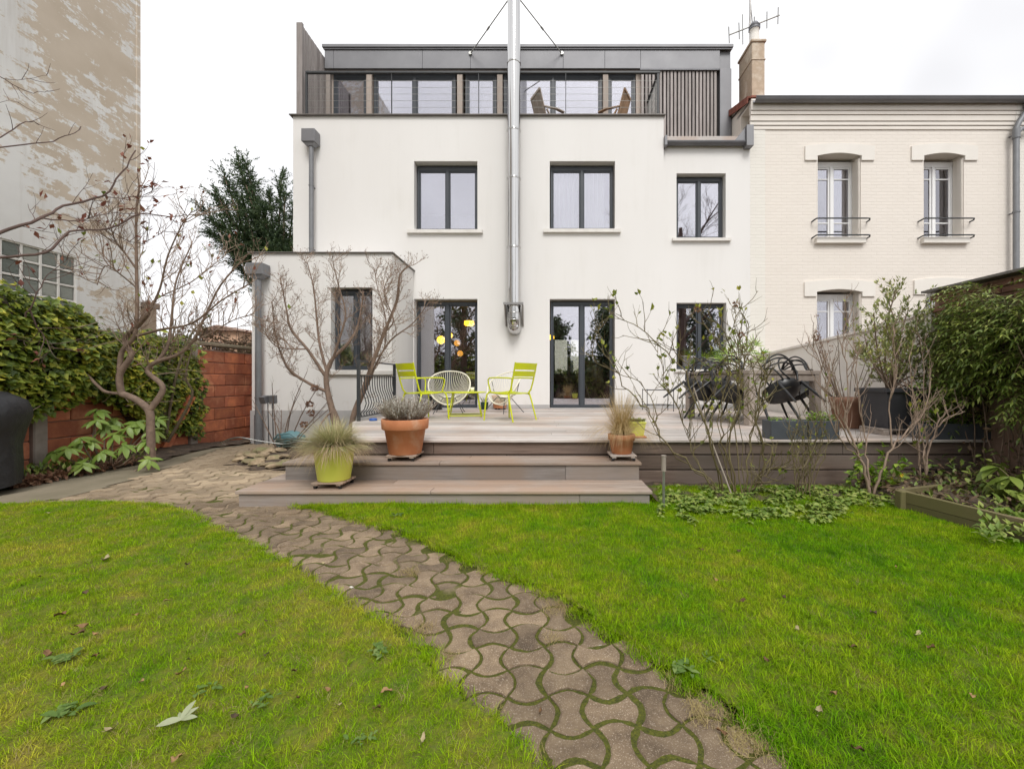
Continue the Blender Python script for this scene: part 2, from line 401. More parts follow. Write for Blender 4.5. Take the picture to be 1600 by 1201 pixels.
M['stone'] = mat('buff_stone', (.40,.31,.20), (.27,.20,.125), 6, .9, .5, 30, rand=.4, c3=(.2,.19,.09))
M['blue'] = mat('blue_plastic', (.04,.13,.45), None, 5, .4)
M['galv'] = mat('galvanised', (.42,.42,.4), (.34,.34,.32), 7, .4, metal=.8)
M['label'] = mat('white_tape', (.7,.7,.7), None, 5, .5)
def m_emit(name, c, s):
    m, nt, b, out = base_mat(name); b.inputs['Base Color'].default_value = c + (1,)
    b.inputs['Emission Color'].default_value = c + (1,); b.inputs['Emission Strength'].default_value = s; return m
M['lamp'] = m_emit('lit_yellow_lamp', (1, .55, .03), 2.6)
M['lamp_mirrored'] = m_emit('dim_lamp_reflection', (1, .45, .06), .8)  # weak glow standing in for lamp reflections in the glass
# stained gable of the building on the left: white paint flaked from beige render
def m_peel():
    m, nt, b, out = base_mat('flaking_gable_paint'); b.inputs['Roughness'].default_value = .9
    v = coords(nt, (1, .8, 1)); vs = coords(nt, (1, 1.4, .22))
    big = noise_tex(nt, v, .62, 3, .5, .4); fine = noise_tex(nt, v, 4.2, 8, .72, .3); st = noise_tex(nt, vs, 2.2, 4, .6)
    dg = nd(nt, 'ShaderNodeMapping'); dg.inputs['Rotation'].default_value = (math.radians(42), 0, 0); dg.inputs['Scale'].default_value = (1, .35, 1.7)
    nt.links.new(nd(nt, 'ShaderNodeNewGeometry').outputs['Position'], dg.inputs[0])
    di = noise_tex(nt, dg.outputs[0], 2.0, 6, .7, .2)
    def cen(f, a): return mathn(nt, 'MULTIPLY', mathn(nt, 'SUBTRACT', f, .5), a)
    k = mathn(nt, 'ADD', cen(big, .9), cen(fine, 1.7)); k = mathn(nt, 'ADD', k, cen(noise_tex(nt, v, 15, 8, .75), 1.3)); k = mathn(nt, 'ADD', k, cen(st, .9)); k = mathn(nt, 'ADD', k, cen(di, 1.7)); k = mathn(nt, 'ADD', k, cen(noise_tex(nt, dg.outputs[0], 7.5, 8, .75, .3), 1.9))
    def lim(f, lo, hi): return mathn(nt, 'MINIMUM', mathn(nt, 'MAXIMUM', f, lo), hi)
    g = nd(nt, 'ShaderNodeNewGeometry'); sp = nd(nt, 'ShaderNodeSeparateXYZ'); nt.links.new(g.outputs['Position'], sp.inputs[0])
    # the beige patch sits in the middle of the wall, higher up; paint held on nearer and lower
    k = mathn(nt, 'ADD', k, lim(mathn(nt, 'MULTIPLY', mathn(nt, 'SUBTRACT', sp.outputs[1], 5.12), 1.3), -.30, .07))
    k = mathn(nt, 'ADD', k, lim(mathn(nt, 'MULTIPLY', mathn(nt, 'SUBTRACT', sp.outputs[2], 3.7), .16), -.22, .06))
    msk = ramp(nt, mathn(nt, 'ADD', k, .5), [(.47, g3(0)), (.55, g3(1))])
    white = ramp(nt, noise_tex(nt, v, 1.5, 5), [(.3, (.77,.765,.75)), (.7, (.65,.64,.625))])
    beige = ramp(nt, noise_tex(nt, v, 2.5, 5), [(.3, (.50,.42,.33)), (.7, (.57,.49,.40))])
    grime = noise_tex(nt, coords(nt, (1, 2.2, .16)), 3.2, 6, .7)
    white = mixc(nt, ramp(nt, grime, [(.50, g3(0)), (.70, g3(.35))]), white, (.42,.375,.32))
    col = mixc(nt, msk, white, beige)
    nt.links.new(col, b.inputs['Base Color']); bumpn(nt, b, mathn(nt, 'SUBTRACT', fine, mathn(nt, 'MULTIPLY', msk, .6)), .3, .008); return m
M['peel'] = m_peel()
# glass bricks
def m_gblock():
    m, nt, b, out = base_mat('glass_brick'); b.inputs['Base Color'].default_value = (.16,.18,.165,1); b.inputs['Roughness'].default_value = .12
    b.inputs['IOR'].default_value = 1.5
    oi = nd(nt, 'ShaderNodeObjectInfo'); col = ramp(nt, oi.outputs['Random'], [(0, (.12,.14,.125)), (1, (.34,.35,.31))])
    nt.links.new(col, b.inputs['Base Color']); bumpn(nt, b, noise_tex(nt, coords(nt), 26, 3), .4, .02); return m
M['gblock'] = m_gblock()
# concrete pavers
def m_paver():
    m, nt, b, out = base_mat('bone_paver_concrete'); b.inputs['Roughness'].default_value = .92
    v = coords(nt); oi = nd(nt, 'ShaderNodeObjectInfo')
    f = noise_tex(nt, v, 5, 5, .6)
    f = mathn(nt, 'ADD', mathn(nt, 'MULTIPLY', f, .65), mathn(nt, 'MULTIPLY', noise_tex(nt, v, 17, 5, .65), .42))
    col = ramp(nt, f, [(.36, (.088,.060,.036)), (.52, (.18,.128,.08)), (.70, (.27,.20,.125))])
    agg = noise_tex(nt, v, 210, 2, .7)
    col = mixc(nt, ramp(nt, agg, [(.56, g3(0)), (.68, g3(.75))]), col, (.46,.38,.29))
    col = mixc(nt, ramp(nt, noise_tex(nt, v, 150, 2, .7), [(.25, g3(.6)), (.4, g3(0))]), col, (.11,.08,.055))
    lich = noise_tex(nt, v, 9, 3, .7, .5)
    col = mixc(nt, ramp(nt, lich, [(.68, g3(0)), (.74, g3(.55))]), col, (.36,.30,.12))
    vo = nd(nt, 'ShaderNodeTexVoronoi'); vo.inputs['Scale'].default_value = 3.4; nt.links.new(v, vo.inputs['Vector'])
    rad = mathn(nt, 'ADD', vo.outputs['Distance'], mathn(nt, 'MULTIPLY', noise_tex(nt, v, 45, 3), .08))
    drop = ramp(nt, rad, [(.088, g3(.85)), (.102, g3(0))])
    pick = nd(nt, 'ShaderNodeSeparateColor'); nt.links.new(vo.outputs['Color'], pick.inputs[0])
    drop = mixc(nt, 1.0, drop, ramp(nt, pick.outputs[0], [(.55, g3(0)), (.58, g3(1))]), 'MULTIPLY')
    col = mixc(nt, drop, col, (.66,.64,.58))
    g = nd(nt, 'ShaderNodeNewGeometry'); sp = nd(nt, 'ShaderNodeSeparateXYZ'); nt.links.new(g.outputs['Position'], sp.inputs[0])
    sand = mathn(nt, 'ADD', mathn(nt, 'MULTIPLY', mathn(nt, 'SUBTRACT', sp.outputs[1], 3.45), .9), mathn(nt, 'MULTIPLY', mathn(nt, 'SUBTRACT', noise_tex(nt, v, 2.6, 5, .6), .5), 2.2), True)   # swept sand lying on the pavers by the house
    col = mixc(nt, mathn(nt, 'MULTIPLY', sand, .78), col, (.43,.335,.225))
    k = mathn(nt, 'MULTIPLY_ADD', oi.outputs['Random'], .5); k.node.inputs[2].default_value = .75
    col = mixc(nt, 1.0, col, k, 'MULTIPLY')
    nt.links.new(col, b.inputs['Base Color'])
    bumpn(nt, b, mathn(nt, 'ADD', agg, f), .5, .006); return m
M['paver'] = m_paver()
def m_joint():
    m, nt, b, out = base_mat('mossy_joint'); b.inputs['Roughness'].default_value = 1
    v = coords(nt); f = noise_tex(nt, v, 2.1, 4); g = nd(nt, 'ShaderNodeNewGeometry'); sp = nd(nt, 'ShaderNodeSeparateXYZ'); nt.links.new(g.outputs['Position'], sp.inputs[0])
    f = mathn(nt, 'SUBTRACT', f, mathn(nt, 'MULTIPLY', mathn(nt, 'SUBTRACT', sp.outputs[1], 2.0), .085))   # the moss thins out towards the house
    moss = ramp(nt, noise_tex(nt, v, 90, 4, .7), [(.3, (.035,.044,.004)), (.7, (.125,.13,.010))])
    sand = ramp(nt, noise_tex(nt, v, 60, 4), [(.3, (.20,.145,.09)), (.7, (.36,.275,.18))])
    nt.links.new(mixc(nt, ramp(nt, f, [(.30, g3(0)), (.40, g3(1))]), sand, moss), b.inputs['Base Color'])
    bumpn(nt, b, noise_tex(nt, v, 160, 4), .9, .012); return m
M['joint'] = m_joint()
# lawn
def lawn_cols(nt):
    v = coords(nt); g = nd(nt, 'ShaderNodeNewGeometry'); sp = nd(nt, 'ShaderNodeSeparateXYZ'); nt.links.new(g.outputs['Position'], sp.inputs[0])
    f = noise_tex(nt, v, 1.35, 5, .65, .3); f2 = noise_tex(nt, v, 6.5, 4, .65)
    right = mathn(nt, 'MULTIPLY_ADD', sp.outputs[0], .42, True); right.node.inputs[2].default_value = .42     # the left lawn is thin and mossy, the right one lush
    k = mathn(nt, 'ADD', mathn(nt, 'MULTIPLY', f, .75), mathn(nt, 'MULTIPLY', f2, .45))
    k = mathn(nt, 'ADD', k, mathn(nt, 'MULTIPLY', mathn(nt, 'SUBTRACT', 1.0, right), .085))
    k = mathn(nt, 'ADD', k, mathn(nt, 'MULTIPLY', mathn(nt, 'SUBTRACT', noise_tex(nt, v, 19, 3, .6), .5), .32))
    return k
def m_grass():
    m, nt, b, out = base_mat('grass_blade'); b.inputs['Roughness'].default_value = .75; b.inputs['Specular IOR Level'].default_value = .06
    k = lawn_cols(nt)
    col = ramp(nt, k, [(.34, (.068,.19,.004)), (.50, (.155,.345,.005)), (.68, (.28,.415,.010)), (.86, (.48,.46,.05))])
    r = nd(nt, 'ShaderNodeNewGeometry').outputs['Random Per Island']
    dry = ramp(nt, mathn(nt, 'ADD', r, mathn(nt, 'MULTIPLY', k, .28)), [(1.055, g3(0)), (1.10, g3(.85))])
    col = mixc(nt, dry, col, (.34,.27,.11))
    kk = mathn(nt, 'MULTIPLY_ADD', r, .95); kk.node.inputs[2].default_value = .50
    col = mixc(nt, 1.0, col, kk, 'MULTIPLY')
    nt.links.new(col, b.inputs['Base Color'])
    t = nd(nt, 'ShaderNodeBsdfTranslucent'); nt.links.new(col, t.inputs[0])
    mx = nd(nt, 'ShaderNodeMixShader'); mx.inputs[0].default_value = .35
    nt.links.new(b.outputs[0], mx.inputs[1]); nt.links.new(t.outputs[0], mx.inputs[2]); nt.links.new(mx.outputs[0], out.inputs[0]); return m
M['grass'] = m_grass()
def m_lawn():
    m, nt, b, out = base_mat('lawn_ground'); b.inputs['Roughness'].default_value = 1
    k = lawn_cols(nt)
    col = ramp(nt, k, [(.40, (.05,.11,.003)), (.60, (.11,.15,.004)), (.84, (.2,.17,.02))])
    nt.links.new(mixc(nt, ramp(nt, noise_tex(nt, coords(nt), 40, 4), [(.55, g3(0)), (.75, g3(.5))]), col, (.10,.08,.04)), b.inputs['Base Color'])
    bumpn(nt, b, noise_tex(nt, coords(nt), 70, 4), .8, .02); return m
M['lawn'] = m_lawn()
M['straw'] = leaf_mat('dry_straw', [(.30,.22,.09), (.42,.33,.15), (.36,.30,.10)], .7, .2)
M['ivy'] = leaf_mat('ivy_leaf', [(.05,.085,.010), (.135,.195,.020), (.26,.31,.035), (.50,.46,.05)], .5, .2)
M['rhodo'] = leaf_mat('rhododendron_leaf', [(.11,.20,.03), (.21,.31,.055), (.34,.41,.10)], .42, .2)
M['jasmine'] = leaf_mat('climber_leaf', [(.08,.13,.022), (.185,.26,.045), (.34,.39,.085)], .4, .2)
M['cedar'] = leaf_mat('conifer_spray', [(.024,.052,.020), (.055,.095,.035), (.10,.145,.055)], .6, .15, 1.2)
M['rose_leaf'] = leaf_mat('rose_leaf', [(.11,.16,.02), (.23,.28,.035), (.38,.36,.05)], .45, .3)
M['olive'] = leaf_mat('olive_leaf', [(.15,.19,.06), (.28,.32,.11), (.44,.43,.13)], .5, .2)
M['brown_leaf'] = leaf_mat('dead_leaf', [(.13,.06,.035), (.24,.12,.07), (.32,.20,.12)], .7, .2)
M['red_leaf'] = leaf_mat('withered_red_leaf', [(.16,.05,.035), (.26,.09,.06), (.20,.09,.05)], .7, .25)
M['cover_leaf'] = leaf_mat('strawberry_leaf', [(.09,.16,.015), (.19,.28,.04), (.34,.38,.09)], .5, .2)
M['fresh'] = leaf_mat('fresh_leaf', [(.12,.24,.015), (.22,.36,.03), (.36,.46,.06)], .45, .3)
M['weed'] = leaf_mat('weed_leaf', [(.07,.14,.022), (.12,.20,.035), (.19,.26,.07)], .75, .2)
M['grey_leaf'] = leaf_mat('lavender_leaf', [(.36,.345,.30), (.48,.46,.40), (.60,.57,.51)], .7, .15)
M['festuca'] = leaf_mat('fescue_blade', [(.36,.36,.17), (.54,.52,.28), (.68,.62,.38)], .6, .25)
M['festuca_dry'] = leaf_mat('dry_fescue_blade', [(.36,.26,.15), (.48,.36,.22), (.58,.46,.29)], .7, .2)
M['stipa'] = leaf_mat('feather_grass', [(.40,.28,.12), (.55,.41,.20), (.66,.52,.29)], .6, .25)
M['hedge_brown'] = leaf_mat('beech_leaf', [(.13,.085,.05), (.19,.12,.07), (.15,.13,.06)], .7, .2)
M['yellow'] = mat('yellow_petal', (.75,.5,.02), None, 5, .5)
M['far_roof'] = mat('far_house_roof', (.30,.20,.15), (.25,.16,.12), 2, .9)
M['hose'] = mat('grey_green_hose', (.10,.115,.085), (.07,.08,.06), 9, .5)
M['far_wall'] = mat('far_house_wall', (.62,.40,.27), (.55,.35,.24), 1, .9)
M['street_wall'] = mat('street_house_wall', (.88,.87,.72), (.84,.83,.68), 1, .9)
# ================================================================ large structure
rng = random.Random(11)
def smooth(a, b, x):
    t = max(0, min(1, (x - a) / (b - a))); return t*t*(3 - 2*t)
def gz(x, y):                              # the yard falls a little towards the annex
    return -.11 * smooth(6.4, 8.2, y) * smooth(-2.0, -3.2, x)

# ---- ground sheets
g = MB(); n = 60
g.add([(-90, -90, -.16), (90, -90, -.16), (90, 90, -.16), (-90, 90, -.16)], [(0,1,2,3)])
struct('ground', g, M['bed'])
def sheet(xs, ys, zf):
    m = MB(); nx, ny = len(xs), len(ys)
    m.add([(x, y, zf(x, y)) for y in ys for x in xs],
          [(j*nx+i, j*nx+i+1, (j+1)*nx+i+1, (j+1)*nx+i) for j in range(ny-1) for i in range(nx-1)], 0, True); return m
def frange(a, b, s):
    k = max(1, round((b-a)/s)); return [a + (b-a)*i/k for i in range(k+1)]

PATH_L = [(.95,-.6), (.45,.3), (.12,.9), (-.042,1.169), (-.337,1.458), (-.547,1.704), (-.854,1.937), (-1.258,2.244), (-1.816,2.668), (-2.35,3.02), (-2.80,3.33), (-3.25,3.60)]
PATH_R = [(2.1,-.6), (1.32,.3), (.90,.85), (.694,1.169), (.609,1.373), (.457,1.554), (.284,1.79), (.019,2.142), (-.338,2.397), (-.883,2.886), (-1.436,3.258), (-1.857,3.5), (-2.1,3.61)]
def interp(poly, y):
    for (x0,y0),(x1,y1) in zip(poly, poly[1:]):
        if y0 <= y <= y1: return x0 + (x1-x0)*(y-y0)/(y1-y0)
    return poly[-1][0] if y > poly[-1][1] else poly[0][0]
def in_poly(x, y, poly):
    c = False; j = len(poly)-1
    for i in range(len(poly)):
        xi, yi = poly[i]; xj, yj = poly[j]
        if (yi > y) != (yj > y) and x < (xj-xi)*(y-yi)/(yj-yi) + xi: c = not c
        j = i
    return c
BED_EDGE = [(-5.55,3.3), (-5.25,4.1), (-5.3,4.7), (-5.12,5.6), (-5.35,6.9), (-5.60,8.5)]       # where the soil along the wall ends
CONC_IN = [(-4.75,3.3), (-4.62,3.66), (-4.4,3.9), (-4.45,4.55), (-4.75,5.6), (-5.1,6.6)]
paving = PATH_L + [(-4.6,3.62), (-5.6,3.62), (-5.6,8.6), (-2.3,8.6), (-2.3,3.9)] + PATH_R[::-1]
lawn_left = PATH_L + [(-3.9,3.72), (-4.6,3.64), (-6.2,3.5), (-7.0,3.4), (-7.0,-.6)]
lawn_right = PATH_R + [(-1.9,3.63), (.95,3.64), (.98,4.2), (3.0,4.2), (2.92,3.5), (3.05,2.75), (4.2,2.5), (6.5,1.4), (6.5,-.6)]

# paving bed with mossy joints, and lawn soil
def clipped(poly, step, zf):
    xs = frange(min(p[0] for p in poly), max(p[0] for p in poly), step); ys = frange(min(p[1] for p in poly), max(p[1] for p in poly), step)
    m = MB(); idx = {}
    for j in range(len(ys)-1):
        for i in range(len(xs)-1):
            if in_poly((xs[i]+xs[i+1])/2, (ys[j]+ys[j+1])/2, poly):
                f = []
                for a, b in ((i,j),(i+1,j),(i+1,j+1),(i,j+1)):
                    if (a,b) not in idx: idx[(a,b)] = len(m.v); m.v.append((xs[a], ys[b], zf(xs[a], ys[b])))
                    f.append(idx[(a,b)])
                m.f.append(f); m.mi.append(0); m.sm.append(True)
    return m
def jz(x, y): return gz(x, y) - .0075 + .004*noise.noise(Vector((x*3, y*3, 2))) + .005*noise.noise(Vector((x*11, y*11, 6)))
struct('paving_joint_bed', clipped(paving, .05, jz), M['joint'])
def lz(x, y): return .004 + .018*noise.noise(Vector((x*1.3, y*1.3, 0))) + .012*noise.noise(Vector((x*4.2, y*4.2, 5))) + .012
lawnL = clipped(lawn_left, .022, lz); lawnR = clipped(lawn_right, .022, lz)
struct('lawn', lawnL, M['lawn']); struct('lawn', lawnR, M['lawn'])
bedpoly = [(-5.9,2.9), (-5.4,2.9)] + BED_EDGE + [(-5.9,8.5)]
struct('soil_bed', clipped([(-6.0,2.9)] + BED_EDGE + [(-6.0,8.5)], .08, lambda x, y: gz(x,y) + .015 + .02*noise.noise(Vector((x*5,y*5,1))) + .05*smooth(-5.3,-5.8,x)), M['bed'])
struct('concrete_path', clipped(BED_EDGE + CONC_IN[::-1], .06, lambda x, y: gz(x,y) - .002 + .004*noise.noise(Vector((x*2,y*2,7)))), M['concrete'])
struct('border_soil', clipped([(.95,3.66), (.98,4.36), (4.5,4.36), (4.5,2.6), (3.1,2.7), (2.92,3.5), (2.6,3.75)], .07, lambda x, y: .02 + .10*smooth(2.9,3.3,x)*smooth(3.0,3.3,y) + .03*noise.noise(Vector((x*5,y*5,9)))), M['bed'])
struct('shrub_bed_soil', clipped([(-4.15,5.45), (-3.5,5.1), (-2.3,5.0), (-2.3,7.98), (-4.3,7.98), (-4.5,6.6)], .08, lambda x, y: gz(x,y) + .0 + .03*noise.noise(Vector((x*5,y*5,3)))), M['bed'])

# ---- bone-shaped pavers on a slightly turned square grid
CELL = .137; TH = math.radians(3.0)
def bone_mesh(bulge=.030, gap=.0078):
    h = CELL/2; out = []; N = 6
    def side(a, b, s):
        a, b = Vector(a), Vector(b); d = b - a; nrm = Vector((d.y, -d.x)).normalized()
        return [a + d*(i/N) + nrm*(s*bulge*math.sin(math.pi*i/N)) for i in range(N)]
    ring = side((-h,-h),(h,-h),-1) + side((h,-h),(h,h),1) + side((h,h),(-h,h),-1) + side((-h,h),(-h,-h),1)
    n = len(ring)
    def inset(g):
        r = []
        for i in range(n):
            t = (ring[(i+1)%n] - ring[i-1]).normalized(); nr = Vector((-t.y, t.x)); r.append(ring[i] + nr*g)
        return r
    a, b = inset(gap), inset(gap + .007)
    m = MB()
    m.add([(p.x,p.y,-.03) for p in a] + [(p.x,p.y,-.005) for p in a] + [(p.x,p.y,0) for p in b],
          [(i,(i+1)%n,n+(i+1)%n,n+i) for i in range(n)] + [(n+i,n+(i+1)%n,2*n+(i+1)%n,2*n+i) for i in range(n)] + [tuple(range(2*n,3*n))])
    return m
def worn(k):                                # worn outlines: nibbled edges and knocked-off corners
    b = bone_mesh(gap=.0066 + .0010*(k % 3)); rr = random.Random(k); n = 24; sh = [Vector((rr.uniform(-.002,.002), rr.uniform(-.002,.002), 0)) for _ in range(n)]
    chip = rr.randrange(n)
    for i in range(n):
        d = min((i-chip) % n, (chip-i) % n); pull = 1 - (.06 if k % 2 and d == 0 else .03 if k % 2 and d == 1 else 0)
        for r_ in range(3):
            v = Vector(b.v[r_*n+i]); v = Vector((v.x*pull, v.y*pull, v.z - (.004 if r_ == 2 and d < 2 and k % 2 else 0))) + sh[i]; b.v[r_*n+i] = tuple(v)
    return b
bone = bone_mesh(); bones = [worn(k).mesh('paver', M['paver']) for k in range(8)]
pave = thing('paved_path', 'curving path of bone-shaped concrete pavers with mossy joints, between the two lawns', 'path', (.2, 1.4, 0))
cells = []
ct, st_ = math.cos(TH), math.sin(TH)
for i in range(-60, 40):
    for j in range(-6, 66):
        x0, y0 = i*CELL + .01, j*CELL
        x, y = x0*ct - y0*st_, x0*st_ + y0*ct
        if y > 8.3 or y < .25: continue
        if not in_poly(x, y, paving): continue
        if in_poly(x, y, [(-4.35,5.3),(-3.4,4.95),(-2.2,4.9),(-2.2,8.2),(-4.4,8.2),(-4.6,6.6)]): continue
        if y > 3.62 and x > -2.58: continue
        if in_poly(x, y, BED_EDGE + CONC_IN[::-1]) or x < interp(BED_EDGE, y) + .05 and y > 3.5: continue
        cells.append((y, x, (i+j) % 2))
cells.sort()
far = MB()
nb = 0
for y, x, par in cells:
    rot = TH + (math.pi/2 if par else 0) + U(rng,-.02,.02); z = gz(x,y) + U(rng,-.006,.003)
    vis = y > 1.1 and nb < 290
    if vis:
        piece('paver', bones[rng.randrange(8)], pave, (x+U(rng,-.003,.003), y+U(rng,-.003,.003), z), (U(rng,-.022,.022), U(rng,-.022,.022), rot + math.pi*rng.randrange(2))); nb += 1
    else:
        Mx = Matrix.Translation((x, y, z)) @ Euler((U(rng,-.01,.01), U(rng,-.01,.01), rot)).to_matrix().to_4x4()
        far.add([Mx @ Vector(v) for v in bone.v], bone.f)
tag(far.build('paver', M['paver'], pave), kind='stuff')

# ---- wall with openings
def wall_holes(mb, x0, x1, z0, z1, y0, y1, holes, mi=0):
    xs = sorted({x0, x1} | {min(max(h[k], x0), x1) for h in holes for k in (0,1)}); zs = sorted({z0, z1} | {min(max(h[k], z0), z1) for h in holes for k in (2,3)})
    def hole(x, z): return any(h[0] < x < h[1] and h[2] < z < h[3] for h in holes)
    for a, b in zip(xs, xs[1:]):
        for c, d in zip(zs, zs[1:]):
            if hole((a+b)/2, (c+d)/2): continue
            mb.add([(a,y0,c),(b,y0,c),(b,y0,d),(a,y0,d)], [(0,1,2,3)], mi); mb.add([(a,y1,c),(b,y1,c),(b,y1,d),(a,y1,d)], [(3,2,1,0)], mi)
    for a, b, c, d in holes:
        for q in ([(a,y0,c),(a,y0,d),(a,y1,d),(a,y1,c)], [(b,y0,c),(b,y1,c),(b,y1,d),(b,y0,d)], [(a,y0,d),(b,y0,d),(b,y1,d),(a,y1,d)], [(a,y0,c),(a,y1,c),(b,y1,c),(b,y0,c)]):
            mb.add(q, [(0,1,2,3)], mi)
    mb.add([(x0,y0,z0),(x0,y0,z1),(x0,y1,z1),(x0,y1,z0)], [(0,1,2,3)], mi); mb.add([(x1,y0,z0),(x1,y1,z0),(x1,y1,z1),(x1,y0,z1)], [(0,1,2,3)], mi)
    mb.add([(x0,y0,z1),(x1,y0,z1),(x1,y1,z1),(x0,y1,z1)], [(0,1,2,3)], mi); mb.add([(x0,y0,z0),(x0,y1,z0),(x1,y1,z0),(x1,y0,z0)], [(0,1,2,3)], mi)
    return mb
def window(name, parent, x0, x1, z0, z1, y, leaves=2, fw=.042, sw=.026, top=.05, m=None, gl=None, mull=None, depth=.07, rails=(), mw=.032):
    m = m or M['anth']; gl = gl or M['glass']; f = MB()
    f.cbox(x0, x0+fw, y, y+depth, z0, z1); f.cbox(x1-fw, x1, y, y+depth, z0, z1)
    f.cbox(x0+fw, x1-fw, y, y+depth, z1-top, z1); f.cbox(x0+fw, x1-fw, y, y+depth, z0, z0+fw)
    xs = [x0+fw] + (mull or [x0 + (x1-x0)*k/leaves for k in range(1, leaves)]) + [x1-fw]
    for c in xs[1:-1]: f.cbox(c-mw, c+mw, y-.012, y+depth-.01, z0+fw, z1-top)
    o = f.build(name, m, parent)
    for k in range(len(xs)-1):
        a = xs[k] + (mw if k else 0); b = xs[k+1] - (mw if k < len(xs)-2 else 0)
        s = MB(); yy = y + .015
        s.cbox(a, a+sw, yy, yy+.045, z0+fw, z1-top, .003); s.cbox(b-sw, b, yy, yy+.045, z0+fw, z1-top, .003)
        s.cbox(a+sw, b-sw, yy, yy+.045, z1-top-sw, z1-top, .003); s.cbox(a+sw, b-sw, yy, yy+.045, z0+fw, z0+fw+sw, .003)
        for r in rails: s.cbox(a+sw, b-sw, yy+.003, yy+.04, r-.013, r+.013, .003)
        s.build('sash', m, o)
        p = MB(); p.box(a+sw, b-sw, yy+.02, yy+.026, z0+fw+sw, z1-top-sw); p.build('pane', gl, o)
    return o
def sill(parent, x0, x1, y0, y1, z0, z1, m=None):
    s = MB(); s.hexa([(x0,y0,z0),(x1,y0,z0),(x1,y1,z0),(x0,y1,z0),(x0,y0,z1-.015),(x1,y0,z1-.015),(x1,y1,z1),(x0,y1,z1)])
    return s.build('sill', m or M['sill'], parent)

# ================================================================ the modern white house
YF = 9.30; SF = F/YF
def fx(px, d=YF): return (px-CX)*d/F
def fz(py, d=YF): return H - (py-CY)*d/F
house = thing('modern_house', 'white rendered modern house with dark window frames and a zinc-clad roof storey', 'house', (-1.0, 9.4, .46))
XL, XR, ZT = fx(458), fx(1037), fz(182)
winL = (fx(647), fx(746), fz(359), fz(252)); winR = (fx(859), fx(961), fz(358), fz(252))
dorL = (fx(647), fx(746), .46, fz(467)); dorR = (fx(859), fx(961), .46, fz(467))
w = MB(); wall_holes(w, XL, XR, -.2, ZT, YF, YF+.32, [winL, winR, dorL, dorR])
w.box(XL, XL+.3, YF+.32, 15, -.2, ZT); w.box(XL+.3, 4.48, 14.7, 15, 3.1, ZT)
w.build('wall', M['white'], house)
# right-hand lower bay, set back a little
YB = 9.42
winB = (fx(1057,YB), fx(1134,YB), fz(372,YB), fz(271,YB)); winC = (fx(1057,YB), fx(1135,YB), fz(577,YB), fz(473,YB))
XB1 = 4.495; ZB = fz(226, YB)
w = MB(); wall_holes(w, XR+.002, XB1, -.2, ZB, YB, YB+.3, [winB, winC]); w.build('bay_wall', M['white'], house)
# annex on the left
YA = 8.0; XA1 = -2.90; ZA = fz(396, YA)
winA = (fx(517,YA), fx(582,YA), fz(578,YA), fz(449,YA))
w = MB(); wall_holes(w, XL, XA1, -.3, ZA, YA, YA+.3, [winA]); w.box(XA1-.3, XA1, YA+.3, YF-.002, -.3, ZA); w.box(XL, XL+.3, YA+.3, YF-.002, -.3, ZA)
w.box(XL+.3, XA1-.3, YA+.3, YF-.002, ZA-.25, ZA-.02)
w.build('annex_wall', M['white'], house)
p = MB(); p.box(XL-.02, XA1+.012, YA-.02, YA-.001, -.3, fz(641,YA-.02)); p.box(XA1+.001, XA1+.012, YA, YF-.003, -.3, .47); p.build('plinth', M['plinth'], house)
for a_, b_, y_ in ((XA1+.012, dorL[0], YF), (dorL[1], dorR[0], YF), (dorR[1], XR, YF), (XR+.001, XB1, YB)):
    p = MB(); p.box(a_, b_, y_-.015, y_-.001, -.1, .545); p.build('skirting', M['plinth'], house)
# copings
c = MB(); c.cbox(XL-.06, XA1+.04, YA-.045, YA+.35, ZA, ZA+.02, .004); c.cbox(XA1-.35, XA1+.04, YA+.35, YF-.002, ZA, ZA+.02, .004); c.build('annex_coping', M['coping'], house)
c = MB(); c.cbox(XL-.06, XR+.03, YF-.06, YF+.36, ZT, ZT+.026, .004); c.build('coping', M['coping'], house)
for nm, q, y in (('window', winL, YF+.17), ('window', winR, YF+.17)):
    o = window(nm, house, q[0]+.02, q[1]-.02, q[2]+.02, q[3]-.03, y, top=.10)
    sill(o, q[0]-.14, q[1]+.12, YF-.07, YF+.17, q[2]-.085, q[2]+.002)
for q in (dorL, dorR):
    window('sliding_door', house, q[0]+.02, q[1]-.02, q[2]+.01, q[3]-.03, YF+.17, top=.075, fw=.04, sw=.026, mw=.042)
o = window('window', house, winB[0]+.02, winB[1]-.02, winB[2]+.02, winB[3]-.02, YB+.15, top=.085); sill(o, winB[0]-.1, winB[1]+.1, YB-.07, YB+.15, winB[2]-.075, winB[2]+.002)
o = window('window', house, winC[0]+.01, winC[1]-.01, winC[2]+.01, winC[3]-.01, YB+.15, top=.06); sill(o, winC[0]-.05, winC[1]+.05, YB-.05, YB+.15, winC[2]-.06, winC[2]+.002)
o = window('window', house, winA[0]+.015, winA[1]-.015, winA[2]+.015, winA[3]-.03, YA+.14, top=.07, mull=[(winA[0]+winA[1])/2+.02]); sill(o, winA[0]-.1, winA[1]+.45, YA-.06, YA+.14, winA[2]-.085, winA[2]+.002)
